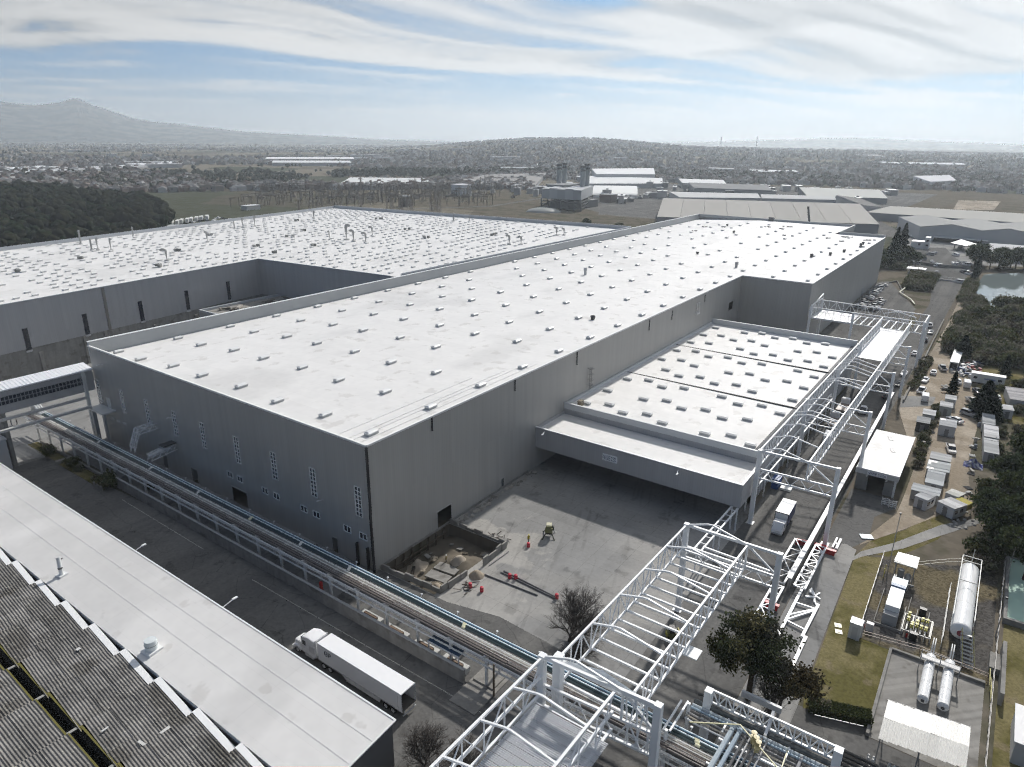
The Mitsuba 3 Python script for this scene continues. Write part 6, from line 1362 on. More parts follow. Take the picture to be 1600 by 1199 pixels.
for a in [('cabin', 'white roofed cabin, farthest of the five small cabins beside the track', 'cabin', 152.5, -73.5, 2.6, 4.0, 2.7, .05), ('cabin', 'grey green cabin just in front of the farthest small cabin', 'cabin', 145, -73.0, 2.9, 4.2, 2.8, .05, (.32, .34, .32)), ('cabin', 'grey cabin behind the near-black walled one near the gatehouse', 'cabin', 135.6, -69.8, 2.8, 4.2, 2.7, .05, (.4, .41, .41)), ('cabin', 'cabin nearest the gatehouse with a dark open front painted as near-black walls', 'cabin', 128.3, -69.2, 2.9, 4.4, 2.8, .05, (.07, .07, .07), (.42, .43, .43)), ('cabin', 'large pale cabin standing alone in the middle of the track', 'cabin', 129.4, -74.6, 3.6, 5.4, 3.0, .05, (.46, .47, .48), (.5, .51, .52)),  # dark open front of the nearest cabin is put into its wall colour
          ('container', 'long container row at the right of the track, far grey piece', 'container', 140, -83.0, 2.6, 8.5, 2.6, .05, (.35, .36, .35), (.42, .43, .43)), ('container', 'white roofed piece in the long container row', 'container', 130, -83.9, 2.9, 9, 2.8, .05, (.5, .5, .5), (.62, .62, .62)), ('container', 'grey roofed piece in the long container row, nearest the tarpaulin', 'container', 120, -84.3, 2.8, 9.5, 2.6, .05, (.4, .4, .4), (.48, .49, .49)),
          ('mobile_cabin', 'grey mobile cabin with end windows at the right edge', 'cabin', 166.5, -88.8, 4.6, 12, 3.0, .12, (.44, .44, .45), (.46, .45, .45)), ('mobile_cabin', 'white box cabin beside the big conifer', 'cabin', 153, -86.8, 2.5, 4.5, 2.6, .1, (.6, .6, .6)),
          ('shed', 'white tin roofed shed, farthest in the line below the gatehouse', 'shed', 106.2, -75.1, 4.0, 4.4, 2.4, .02), ('shed', 'tin shed with slatted roof sheets, second in the line', 'shed', 100.4, -75.2, 4.2, 5.4, 2.4, .02, (.3, .3, .3), (.5, .52, .52), (.2, .2, .2), 2, .12), ('shed', 'long tin roofed shed, third in the line', 'shed', 93.4, -75.2, 3.2, 7.2, 2.4, .02, (.4, .4, .4), (.5, .52, .53)), ('shed', 'wide low shed roof lying across the line of sheds', 'shed', 86.3, -74.2, 5.0, 3.6, 2.3, .0, (.3, .3, .3), (.5, .52, .53)),
          ('cabin', 'white box cabin at the near end of the shed line', 'cabin', 82.6, -74.5, 2.4, 3.8, 2.6, -.35, (.52, .52, .53), (.5, .51, .52)), ('cabin', 'small white box cabin behind the white cabin with a yellow awning', 'cabin', 87.4, -79.3, 2.4, 2.8, 2.6, -.35, (.5, .5, .5), (.6, .6, .56)), ('cabin', 'broad white cabin with a yellow awning, nearest the camera', 'cabin', 82.4, -79.2, 3.4, 4.0, 2.5, -.5, (.55, .56, .57), (.62, .62, .62))]:
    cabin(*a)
k = thing('awning', 'yellow awning stretched from the broad white cabin', 'awning'); m = MB((.45, .40, .14)); m.add([[84.6, -79.5, 2.6], [86.7, -80.3, 2.5], [85.8, -82.6, 2.2], [83.2, -81.6, 2.3]], [[0, 1, 2, 3]]); m.quad((83.2, -81.6, 2.3), (85.8, -82.6, 2.2), (85.9, -82.7, .9), (83.3, -81.7, 1.0)); part(k, 'cloth', m.ply('matte')); m = MB((.3, .3, .3)); m.beam((85.8, -82.6, 0), (85.8, -82.6, 2.2), .08); m.beam((83.2, -81.7, 0), (83.2, -81.7, 2.3), .08); part(k, 'pole', m.ply('paint'))
k = thing('office_trailer', 'long white office trailer standing across the lot', 'trailer'); mm = M(182, -81.2, 0, math.pi / 2 + .02)
m = MB((.6, .61, .6)); m.b2((-4.4, -1.3, .5), (4.4, 1.3, 3.2)); part(k, 'body', at(m.ply('paint'), mm)); m = MB((.74, .74, .72)); m.b2((-4.5, -1.4, 3.2), (4.5, 1.4, 3.32)); part(k, 'roof', at(m.ply('paint'), mm)); m = MB((.25, .28, .45)); m.b2((-2, 1.3, 1.7), (.8, 1.34, 2.1)); part(k, 'stripe', at(m.ply('paint'), mm))
for x in (-3.2, 3.2): m = MB(); m.b2((x - .5, 1.3, 1.6), (x + .5, 1.33, 2.4)); part(k, 'window', at(m.ply('glass'), mm)); [part(k, 'wheel', at(WT, mm @ M(x * .6, s * 1.1, .33))) for s in (-1, 1)]
k = thing('container', 'white container with its open end painted dark beside the scrap heap', 'container'); mm = M(201, -71.4, 0, 0); m = MB((.5, .51, .5)); m.b2((-9, -1.2, .1), (9, 1.2, 2.7)); part(k, 'body', at(m.ply('paint'), mm)); m = MB((.72, .73, .71)); m.b2((-9.1, -1.3, 2.7), (9.1, 1.3, 2.8)); part(k, 'roof', at(m.ply('paint'), mm)); m = MB((.02, .02, .02)); m.b2((-9.05, -1.0, .3), (-9, 1.0, 2.4)); part(k, 'painted_opening', at(m.ply('paint'), mm))  # near-black plate on the closed end stands for the shaded inside
for i in range(52):
    x, y = 186 + 22 * RS.rand(), -73.4 - 6.2 * RS.rand(); c = [(.5, .5, .5), (.08, .08, .08), (.35, .05, .05), (.1, .14, .25), (.3, .28, .24), (.6, .6, .6)][RS.randint(6)]
    v = MB(c); v.box((0, 0, .5 * RS.rand() + .3), (.5 + 2 * RS.rand() ** 2, .3 + .9 * RS.rand(), .3 + .9 * RS.rand()), RS.rand() * 3); v.beam((0, 0, .3), (RS.rand() * 1.5, RS.rand(), .5 + RS.rand()), .1); one('scrap_item', at(v.ply('paint'), M(x, y)), 'odd piece in the big scrap heap beside the white container', 'scrap', 'scrap heap in the lot')
v = MB((.4, .42, .47)); gg = np.random.RandomState(9); gx_, gy_ = np.meshgrid(np.linspace(-1.6, 1.6, 12), np.linspace(-1.6, 1.6, 12), indexing='ij'); zz = 1.3 * np.exp(-(gx_ ** 2 + gy_ ** 2) * .8) * (1 + .5 * gg.randn(12, 12) * .4); i_, j_ = np.meshgrid(np.arange(11), np.arange(11), indexing='ij')
v.add(np.stack([gx_, gy_, zz], -1).reshape(-1, 3), np.stack([i_ * 12 + j_, (i_ + 1) * 12 + j_, (i_ + 1) * 12 + j_ + 1, i_ * 12 + j_ + 1], -1).reshape(-1, 4)); v.c = [np.where(gg.rand(144, 1) < .35, A([.06, .07, .22]), np.where(gg.rand(144, 1) < .5, A([.10, .10, .11]), A([.5, .52, .55])))]
one('tarpaulin', at(v.ply('matte'), M(111.5, -81.6, .02, 0, 1.2)), 'crumpled blue and white tarpaulin over a heap at the track side', 'tarpaulin')
for x, y, lab in [(78.6, -67.9, 'white lattice barrier at the gatehouse corner, left one'), (78.2, -69.3, 'white lattice barrier at the gatehouse corner, right one')]:
    k = thing('barrier', lab, 'barrier'); m = MB((.72, .72, .7)); [m.b2((-.05, -.65, z), (.05, .65, z + .12)) for z in (.2, .6, 1.0, 1.4)]; [m.b2((-.06, s * .65 - .06, 0), (.06, s * .65 + .06, 1.6)) for s in (-1, 0, 1)]; part(k, 'panel', at(m.ply('paint'), M(x, y, .03, .1))); m = MB((.5, .5, .5)); [m.b2((-.4, s * .6 - .06, 0), (.4, s * .6 + .06, .08)) for s in (-1, 1)]; part(k, 'foot', at(m.ply('paint'), M(x, y, .03, .1)))
v = MB((.40, .50, .52)); v.box((0, 0, .12), (1.6, 2.2, .16), .5); v.box((.1, .1, .06), (1.4, 2.0, .1), .7, (.3, .3, .3)); one('board', at(v.ply('paint'), M(62.8, -67.1, .03)), 'pale turquoise board lying on the forecourt', 'board')
for i in range(26):
    s_ = .15 + .3 * RS.rand(); ic = trimesh.creation.icosphere(1, s_); v = MB(A([.42, .41, .39]) * (.6 + .5 * RS.rand())); v.add(np.array(ic.vertices) * [1, .8, .6], ic.faces); one('stone', at(v.ply('matte'), M(77 + 5 * RS.rand(), -79.6 - 4.5 * RS.rand(), .05)), 'pale stone in the rubble beside the narrow path', 'stone', 'stones beside the path')
for x, y, h, lab in [(39.9, -83.6, 10.5, 'thin tall mast beside the shelter of the tank compound'), (52, -72.2, 12, 'thin mast behind the white shelter roof'), (61, -89, 9, 'thin mast at the pool'), (44, -88.2, 7, 'post with a black lamp on the right fence of the compound')]:
    if lab.startswith('thin tall'): continue
    k = thing('mast', lab, 'mast'); m = MB((.32, .3, .28)); m.tube([(x, y, 0), (x, y, h)], [.09, .05], 6); part(k, 'pole', m.ply('paint', 40)); m = MB((.05, .05, .05)); m.box((x, y, h), (.3, .3, .25)); part(k, 'lamp', m.ply('paint'))

# ------------------------------------------------------------------ tank compound


def tank(label, x0, x1, y, z, r, cap=None, blank=(.26, .05, .06)):
    k = thing('gas_tank', label, 'tank'); n = 24; e = r * .55; prof = [[0, x0 - e]] + [[r * math.sin(a), x0 - e * math.cos(a)] for a in np.linspace(.25, math.pi / 2, 6)] + [[r * math.sin(a), x1 + e * math.cos(a)] for a in np.linspace(math.pi / 2, .25, 6)] + [[0, x1 + e]]
    m = MB((.80, .80, .79)); m.lathe(prof, (0, y, z), n, 'x'); part(k, 'shell', m.ply('gloss', 40))
    m = MB((.6, .6, .58)); [m.lathe([[r + .012, xx - .04], [r + .012, xx + .04]], (0, y, z), n, 'x') for xx in np.linspace(x0, x1, 4)]; part(k, 'seam', m.ply('paint', 40))
    m = MB(blank); m.lathe([[0, x0 - e - .05], [r * .34, x0 - e - .05], [r * .34, x0 - e + .22]], (0, y, z), 16, 'x'); part(k, 'hatch', m.ply('paint'), 'round hatch on the near end')
    for xx in (x0 + .18 * (x1 - x0), x1 - .18 * (x1 - x0)): m = MB((.35, .35, .34)); m.b2((xx - .25, y - r * .9, 0), (xx + .25, y + r * .9, z - r * .55)); part(k, 'saddle', m.ply('cast'))
    return k


t1 = tank('largest white gas tank with a dark red end hatch and railings', 37.8, 56.6, -83.55, 2.9, 1.35)
for s in (-1, 1):
    m = MB((.66, .66, .62)); y = -83.55 + s * 1.35
    m.beam((38.5, y, 4.9), (57.5, y, 4.9), .09); m.beam((38.5, y, 4.5), (57.5, y, 4.5), .07); [m.beam((x, y, 3.8), (x, y, 4.9), .08) for x in np.linspace(38.5, 57.5, 9)]; part(t1, 'railing', m.ply('paint'))
m = MB((.66, .66, .62)); m.beam((57.5, -84.9, 4.9), (57.5, -82.2, 4.9), .09); m.beam((57.5, -84.9, 4), (57.5, -82.2, 4), .09); m.beam((57.5, -83.6, 3), (57.5, -83.6, 6.4), .1); m.beam((49, -84.9, 4.95), (49, -82.2, 4.95), .1, col=(.2, .2, .2)); part(t1, 'railing', m.ply('paint'))
m = MB((.45, .45, .43))
for i in range(9): m.b2((36.6 - .42 * i, -85.0 - .1 * i, 3.2 - .36 * i), (36.98 - .42 * i, -83.6 - .1 * i, 3.25 - .36 * i))
for s in (-.0, 1.4): m.beam((36.9, -85.0 + s, 3.2), (33.0, -85.9 + s, .05), .1); m.beam((36.9, -85.0 + s, 4.1), (33.0, -85.9 + s, 1.0), .07, col=(.5, .46, .2)); [m.beam((36.9 - .98 * q, -85 + s - .22 * q, 3.2 - .79 * q), (36.9 - .98 * q, -85 + s - .22 * q, 4.1 - .79 * q), .06, col=(.5, .46, .2)) for q in range(5)]
part(t1, 'stair', m.ply('paint'), 'stair with yellow rails at the near end')
tank('slim white gas tank on the concrete pad, left one', 21.0, 30.6, -80.65, 1.7, .66, blank=(.1, .1, .1)); tank('slim white gas tank on the concrete pad, right one', 21.1, 30.8, -82.95, 1.7, .66, blank=(.1, .1, .1))
k = thing('tank_gangway', 'grey gangway across the two slim tanks', 'gangway'); m = MB((.34, .34, .34)); m.b2((28.4, -84.2, 2.55), (29.4, -79.4, 2.65)); part(k, 'deck', m.ply('paint')); m = MB((.3, .3, .3)); [m.b2((x, -84.2, 3.3), (x + .06, -79.4, 3.36)) for x in (28.4, 29.35)]; [m.b2((x, y, 0), (x + .08, y + .08, 3.3)) for x in (28.4, 29.35) for y in (-84.2, -81.8, -79.5)]; part(k, 'rail', m.ply('paint'))
for y in (-80.7, -83): k = thing('riser_pipe', 'pale double riser pipe behind the ' + ('left' if y > -82 else 'right') + ' slim tank', 'pipe'); m = MB((.6, .6, .58)); [m.tube([(31.4, y + d, 1.8), (32.4, y + d, 2.6), (34.2, y + d, 2.6), (34.6, y + d, 0)], .08, 6) for d in (-.14, .14)]; part(k, 'pipe', m.ply('paint', 40))
# tanker unit
k = thing('tanker_unit', 'white box unit with blue and pale top standing on its pad beside the fence', 'generator'); mm = M(41.6, -74.5, 0)
m = MB((.72, .73, .73)); m.b2((-3.4, -1.0, .7), (2.6, 1.0, 2.9)); part(k, 'body', at(m.ply('paint'), mm)); m = MB((.03, .10, .22)); m.b2((2.4, -1.05, 2.6), (3.2, 1.05, 3.1)); part(k, 'blue_panel', at(m.ply('paint'), mm)); m = MB((.55, .68, .72)); m.b2((3.2, -1.1, 2.9), (5.2, 1.1, 3.1)); m.b2((3.1, -1.0, .6), (5.1, 1.0, 2.9), (.3, .32, .33)); part(k, 'cabinet', at(m.ply('paint'), mm), 'pale blue topped cabinet at the far end')
m = MB((.35, .36, .36)); m.b2((-4.6, -1.0, .4), (-3.4, 1.0, 2.0)); m.beam((-4.4, -1, 0), (-4.4, -1, 2.4), .1); m.beam((-4.4, 1, 0), (-4.4, 1, 2.4), .1); part(k, 'radiator', at(m.ply('paint'), mm)); m = MB((.3, .31, .31)); m.b2((-4.6, -.9, .1), (5.2, .9, .7)); part(k, 'skid', at(m.ply('paint'), mm))
m = MB((.42, .42, .41)); [m.b2((36.2, y, 0), (46.5, y + .12, .5)) for y in (-76.6, -72.6)]; m.b2((36.2, -76.6, 0), (36.4, -72.6, .4)); one('unit_kerb', m.ply('cast'), 'low kerb frame round the white box unit', 'kerb')
k = thing('shelter', 'white flat shelter roof over grey pump equipment', 'shelter'); m = MB((.66, .66, .63)); m.add([[51.0, -76.3, 3.4], [51.4, -72.8, 3.4], [54.2, -73.0, 3.7], [54.4, -76.3, 3.7]], [[0, 1, 2, 3]]); m.b2((50.95, -76.3, 3.25), (51.1, -72.85, 3.42)); part(k, 'roof', m.ply('paint')); m = MB((.3, .3, .3)); [m.beam((x, y, 0), (x, y, 3.4), .12) for x in (51.3, 54) for y in (-76, -73.2)]; part(k, 'post', m.ply('paint'))
k = thing('pump_skid', 'grey pump equipment under the white shelter', 'pump'); m = MB((.22, .22, .21)); m.b2((48.6, -75.8, 0), (52, -73.2, .5)); m.lathe([[0, 0], [.5, 0], [.5, 2.2], [0, 2.4]], (50.4, -74.2, .5), 12); m.lathe([[0, 49], [.5, 49], [.5, 51.6], [0, 51.8]], (0, -75.3, 1.2), 12, 'x'); m.tube([(49, -76, .6), (48.4, -76.4, 1.4), (48.2, -75, 1.5)], .15, 6); part(k, 'pump', m.ply('paint', 40)); m = MB((.5, .45, .1)); m.beam((50.5, -71.8, 0), (50.5, -71.8, 1.8), .1); m.beam((51.9, -71.8, 0), (51.9, -71.8, 1.8), .1); m.beam((50.5, -71.8, 1.0), (51.9, -71.8, 1.0), .1); part(k, 'yellow_guard', m.ply('paint'))
k = thing('valve_skid', 'white valve skid with yellow valves in the middle of the compound', 'valves')
m = MB((.64, .63, .58)); [m.b2((36.2 + 4.6 * i, -80.2, .7), (36.35 + 4.6 * i, -76.4, .85)) for i in range(2)]; [m.b2((36.2, -76.4 - 1.9 * i, .7), (40.9, -76.3 - 1.9 * i, .85)) for i in range(3)]; [m.tube([(36.4, y, .9), (40.8, y, .9)], .12, 6) for y in np.arange(-80, -76.4, .62)]; [m.b2((x, y, 0), (x + .12, y + .12, .8)) for x in (36.2, 40.8) for y in (-80.2, -78.3, -76.5)]; part(k, 'frame', m.ply('paint'))
for i in range(10): m = MB((.5, .46, .12)); x, y = 36.9 + 3.4 * RS.rand(), -76.8 - .62 * (i % 5) - .1; m.lathe([[.2, 0], [.24, .35], [.08, .4], [.08, .7], [.26, .72], [.26, .78], [0, .8]], (x, y, .85), 8); part(k, 'valve', m.ply('paint'), 'yellow hand valve')
for i in range(3): m = MB((.62, .62, .6)); m.beam((36.0, -76.2 - 1.6 * i, 0), (41.8, -76.2 - 1.6 * i, 1.4 + .2 * i), .06); part(k, 'rail', m.ply('paint'))
v = MB((.6, .6, .6)); v.b2((-.8, -.8, 0), (.8, .8, 2.7)); v.b2((-.86, -.86, 2.7), (.86, .86, 2.85), (.72, .72, .72)); v.b2((-.84, -.4, .1), (-.8, .4, 2.2), (.5, .5, .5)); v.b2((.2, -1.0, 0), (.35, -.85, 3.1)); one('sentry_box', at(v.ply('paint'), M(31.2, -70.7)), 'pale sentry box at the corner of the lawn', 'box')
for x, y in ((30.9, -68.6), (32.4, -68.2)): v = MB((.62, .6, .4)); v.b2((-.5, -.5, 0), (.5, .5, .08)); v.b2((-.2, -.15, .08), (.2, .15, .14)); one('manhole_cover', at(v.ply('paint'), M(x, y, .034, .3)), 'pale yellow cover in the lawn, ' + ('near' if x < 31.5 else 'far') + ' one', 'cover')
for x, y, lab in [(34.2, -72.3, 'small grey cabinet with a red extinguisher below the lawn fence'), (35.6, -78, 'dark red hydrant at the front of the valve skid'), (43, -78.5, 'black bollard lamp on the gravel of the compound')]:
    k = thing('cabinet', lab, 'cabinet'); red = 'red' in lab; m = MB((.45, .45, .46) if 'grey' in lab else (.03, .03, .03)); m.b2((-.35, -.5, 0), (.35, .5, 1.3)); part(k, 'case', at(m.ply('paint'), M(x, y)))
    if red: m = MB((.3, .03, .03)); m.lathe([[0, 0], [.16, 0], [.16, .6], [.05, .7], [0, .8]], (0, .8, .1), 10); part(k, 'extinguisher', at(m.ply('paint', 40), M(x, y)))


def rail_fence(label, pts_, h=1.1, n=None, col=(.5, .49, .46), rails=(.55, 1.05)):
    k = thing('fence', label, 'fence'); pts_ = [A(p) for p in pts_]
    for a_, b_ in zip(pts_[:-1], pts_[1:]):
        L_ = np.linalg.norm(b_ - a_); q_ = max(1, int(L_ / 2.4))
        for i in range(q_ + 1): m = MB(col); p = lerp(a_, b_, i / q_); m.beam((*p, 0), (*p, h), .08); part(k, 'post', m.ply('paint'))
        for z in rails: m = MB(col); m.beam((*a_, z * h), (*b_, z * h), .06); part(k, 'rail', m.ply('paint'))
    return k


rail_fence('pale post and rail fence between lawn and compound', [(31.4, -71.2), (57, -70.8)], 1.5); rail_fence('pipe fence on the right side of the tank compound', [(12, -88), (32, -88.2), (68, -88.7)], 1.4, col=(.42, .4, .37)); rail_fence('rusty pipe fence across the compound by the slim tanks', [(31.9, -71.5), (33.2, -79.2), (32.6, -87.6)], 1.0, col=(.24, .17, .13)); rail_fence('tall pale fence behind the big tank', [(57, -76), (61, -80), (66, -86)], 1.2, col=(.5, .48, .4)); rail_fence('yellow railing beside the raised platform', [(33.6, -87.7), (26.6, -88.2)], 1.2, col=(.5, .45, .12)); rail_fence('white railing left of the big tank', [(36, -81.6), (52, -81.4)], 2.2, col=(.6, .6, .56), rails=(.3, .6, 1.0))
v = MB((.42, .41, .39)); v.b2((31.0, -87.4, 0), (31.4, -75.8, .5)); v.b2((12, -75.9, 0), (31.2, -75.5, .55)); one('bund', v.ply('cast'), 'low concrete bund round the small tank pad', 'kerb')
k = thing('platform', 'raised concrete platform with a wall and pipe rails beyond the pad', 'platform'); m = MB(); m.b2((34.4, -89.0, 0), (38.2, -87.6, 1.0)); part(k, 'slab', m.ply('cast')); m = MB(); m.b2((28, -89.4, 0), (40.5, -88.9, 2.0)); part(k, 'wall', m.ply('cast'))
k = thing('pool', 'raised square pool with pale green water at the right edge', 'pool'); m = MB(); m.b2((48.6, -89.4, 0), (70, -88.9, 1.0)); m.b2((48.4, -98, 0), (48.9, -88.9, 1.0)); m.b2((69.5, -98, 0), (70, -88.9, 1.0)); part(k, 'rim', m.ply('cast')); m = MB((.44, .60, .50)); m.b2((48.9, -98, 0), (69.5, -89.4, .7)); part(k, 'water', m.ply('gloss'))
k = thing('lean_to', 'pale double sheet roof over racks at the lower right', 'shelter')
for i in range(9):
    y0, y1 = -77.0 - .97 * i, -77.0 - .97 * (i + 1) - .04
    for (xa, za, xb, zb) in ((14.6, 4.5, 10.9, 4.75), (10.9, 4.75, 7.7, 4.2)):
        d = .012 * RS.randn(); sx = -.13 * i
        m = MB(A([.62, .61, .57]) * (.92 + .12 * RS.rand())); m.add([[xa - sx, y0, za + d], [xa - sx, y1, za + d], [xb - sx, y1, zb + d], [xb - sx, y0, zb + d]], [[0, 1, 2, 3]]); [m.beam((xa - sx, y0 - .16 - .27 * c, za + d + .02), (xb - sx, y0 - .16 - .27 * c, zb + d + .02), .07, .05) for c in range(3)]; part(k, 'roof_sheet', m.ply('paint'))
m = MB((.2, .2, .2)); m.beam((14.7, -76.9, 4.4), (15.8, -85.8, 4.4), .12); [m.beam((x, y, 0), (x, y, 4.2), .14) for x in (8.4, 14.4) for y in (-77.2, -81.2, -85.4)]; part(k, 'frame', m.ply('paint'))
for j in range(4):
    v = MB((.5, .5, .48)); v.b2((6.2, -77.4 - 2.2 * j, .3), (7.6, -76 - 2.2 * j, .5)); [v.lathe([[0, 0], [.2, 0], [.2, 1.3], [.08, 1.5], [0, 1.5]], (6.5 + .5 * q, -77 - 2.2 * j + .5 * w, .5), 8, col=A([.6, .6, .58]) * (.5 + .6 * RS.rand())) for q in range(2) for w in range(2)]; one('cylinder_rack', v.ply('paint', 40), 'rack of grey gas cylinders beside the lean-to roof', 'rack', 'cylinder racks by the lean-to')
rail_fence('dark pipe barrier in front of the lean-to', [(5.8, -76.2), (5.2, -86)], 1.1, col=(.05, .05, .05))
v = MB((.5, .5, .5)); v.b2((18, -94, 0), (25, -90.5, 3.2)); v.b2((17.8, -94.2, 3.2), (25.2, -90.3, 3.35), (.6, .6, .6)); one('pump_house', v.ply('paint'), 'pale flat pump house at the lower right edge', 'building')

# ------------------------------------------------------------------ far works, halls and town


def quadhall(name, label, c, z0s, wall=(.42, .42, .42), roof=(.68, .67, .64), cat='building', bands=0, over=.4, windows=0):
    """Hall over four ground corners (near left, near right, far right, far left), each with its own eave height."""
    k = thing(name, label, cat); c = [A(p) for p in c]; m = MB(wall); z0s = list(z0s)
    for i in range(4):
        j = (i + 1) % 4; m.quad((*c[i], -1), (*c[j], -1), (*c[j], z0s[j]), (*c[i], z0s[i]))
    part(k, 'wall', m.ply('matte'))
    ctr = sum(c) / 4; cc_ = [ctr + (p - ctr) * (1 + over / np.linalg.norm(p - ctr)) for p in c]
    n = max(1, bands)
    for b in range(n):
        P = lambda s, t: A([*lerp(lerp(cc_[0], cc_[1], s), lerp(cc_[3], cc_[2], s), t), (z0s[0] * (1 - s) + z0s[1] * s) * (1 - t) + (z0s[3] * (1 - s) + z0s[2] * s) * t + .15])
        s0, s1 = b / n, (b + 1) / n - (.0012 if n > 1 else 0); m = MB(A(roof) * (.93 + .1 * RS.rand())); q_ = [P(s0, 0), P(s1, 0), P(s1, 1), P(s0, 1)]; m.add(q_ + [p - [0, 0, .3] for p in q_], [[0, 1, 2, 3], [0, 4, 5, 1], [1, 5, 6, 2], [2, 6, 7, 3], [3, 7, 4, 0], [4, 7, 6, 5]]); part(k, 'roof' if n == 1 else 'roof_panel', m.ply('matte'))
    for i in range(windows):
        t = (i + .5) / windows; p = lerp(c[0], c[1], t); d = (c[1] - c[0]) / np.linalg.norm(c[1] - c[0]); m = MB(); m.add([(*(p - d * 2), z0s[0] * .45), (*(p + d * 2), z0s[0] * .45), (*(p + d * 2), z0s[0] * .7), (*(p - d * 2), z0s[0] * .7)], [[0, 1, 2, 3]]); nrm = A([d[1], -d[0], 0]) * .3; m.v = [m.v[0] + nrm * (1 if (nrm[:2] @ (A([-69, -78]) - p)) > 0 else -1)]; part(k, 'window', m.ply('glass'))
    return k


quadhall('warehouse', 'wide beige roofed warehouse behind the far end of the big hall', [(497, 172), (561, 9), (696, 48), (629, 225)], (9, 9, 14, 14), (.32, .32, .32), (.44, .425, .395), bands=9)
quadhall('warehouse', 'long white roofed strip hall behind the beige warehouse, left part', [(690, 232), (742, 158), (790, 176), (745, 268)], (11, 11, 12.5, 12.5), roof=(.6, .6, .59)); quadhall('warehouse', 'long white roofed strip hall behind the beige warehouse, right part', [(742, 156), (776, 86), (808, 94), (783, 170)], (11, 11, 12.5, 12.5), roof=(.6, .6, .59))
quadhall('warehouse', 'dark ribbed roofed hall at the right end of the beige warehouse', [(708, 46), (740, 34), (850, 74), (838, 98)], (12, 9, 9, 12), (.38, .38, .38), (.26, .255, .25), bands=8)
quadhall('warehouse', 'flat white roofed hall standing alone behind the beige warehouse, right of centre', [(878, 140), (903, 52), (1040, 82), (1016, 184)], (7, 7, 9, 9), (.3, .3, .3), (.56, .56, .53))
quadhall('warehouse', 'large dull grey hall left of the power plant', [(800, 668), (815, 512), (1141, 702), (999, 744)], (5, 5, 8, 8), (.36, .36, .36), (.33, .32, .31))
quadhall('warehouse', 'long pale hall with a row of small windows behind the substation', [(650, 750), (766, 660), (800, 722), (733, 820)], (6.5, 6.5, 9.5, 9.5), (.46, .46, .44), (.7, .71, .7), windows=12)
quadhall('warehouse', 'tall white roofed hall right of the power plant stacks', [(1040, 532), (1108, 452), (1296, 541), (1166, 612)], (15, 15, 18, 18), (.48, .49, .5), (.8, .8, .8)); quadhall('warehouse', 'low white roofed wing in front of the tall white hall', [(905, 470), (992, 386), (1085, 428), (1060, 556)], (7, 7, 10, 10), (.36, .37, .38), (.8, .8, .79)); quadhall('warehouse', 'white roofed shed row right of the tall white hall', [(1010, 360), (1040, 300), (1110, 330), (1090, 400)], (8, 8, 10, 10), (.38, .38, .36), (.74, .74, .73)); quadhall('warehouse', 'grey block behind the beige warehouse, left of the white flat hall', [(880, 290), (900, 190), (980, 220), (960, 330)], (10, 10, 12, 12), (.27, .27, .27), (.3, .3, .3))
quadhall('warehouse', 'far white roofed hall with pale front at the right, before the town', [(1318, 48), (1400, 16), (1560, 40), (1460, 90)], (10, 10, 13, 13), (.56, .57, .57), (.66, .66, .67))
quadhall('warehouse', 'bright white long roof on the plain, centre', [(1450, 1010), (1540, 800), (1580, 820), (1490, 1030)], (9, 9, 11, 11), roof=(.8, .8, .8)); quadhall('warehouse', 'white roof among the houses left of centre', [(1240, 1750), (1450, 1600), (1500, 1660), (1290, 1810)], (10, 10, 13, 13), roof=(.78, .78, .78)); quadhall('warehouse', 'white roof in front of the one left of centre', [(1080, 1500), (1230, 1370), (1270, 1420), (1120, 1550)], (9, 9, 12, 12), roof=(.74, .75, .75)); quadhall('warehouse', 'pale long roof far on the right plain', [(2300, 260), (2380, 60), (2440, 80), (2360, 290)], (14, 14, 17, 17), roof=(.75, .76, .77)); quadhall('warehouse', 'white roof at the foot of the town slope', [(1560, 420), (1600, 330), (1640, 350), (1600, 440)], (8, 8, 10, 10), roof=(.78, .78, .78))
for i, (x0, y0, x1, y1) in enumerate([(430, 1390, 520, 1440), (530, 1440, 640, 1510), (650, 1500, 800, 1580), (500, 1540, 640, 1640), (300, 1420, 420, 1450), (820, 1640, 1000, 1760)]):
    quadhall('greenhouse', f'pale low roof in the bright strip on the left plain, number {["one","two","three","four","five","six"][i]} from the left' if False else ['pale low roof in the bright strip on the left plain, second from the left', 'pale low roof in the bright strip on the left plain, third from the left', 'pale low roof in the bright strip on the left plain, nearest its right end', 'pale low roof behind the bright strip on the left plain', 'pale low roof in the bright strip at the left edge', 'pale low roof beyond the right end of the bright strip'][i], [(x0, y0), (x1, y1), (x1 - 26, y1 + 40), (x0 - 26, y0 + 40)], (5, 5, 7, 7), roof=(.7, .71, .72))
for i in range(48):
    a_ = np.radians(RS.uniform(0, 68)); r_ = RS.uniform(1300, 5200); x, y = r_ * math.cos(a_) - 69, r_ * math.sin(a_) - 78; z = float(height(x, y)); d = A([-math.sin(a_), math.cos(a_)]); e = A([math.cos(a_), math.sin(a_)]); L_ = 30 + 60 * RS.rand(); W_ = 25 + 20 * RS.rand(); p = A([x, y])
    v = MB((.45, .45, .45)); v.box((0, 0, z + 4), (W_, L_, 8), a_); v.box((0, 0, z + 8.3), (W_ + 2, L_ + 2, .6), a_, A([.7, .7, .7]) * (.6 + .4 * RS.rand())); one('far_shed', at(v.ply('paint'), M(x, y)), 'pale roofed shed among the distant houses', 'building', 'pale sheds in the distance')
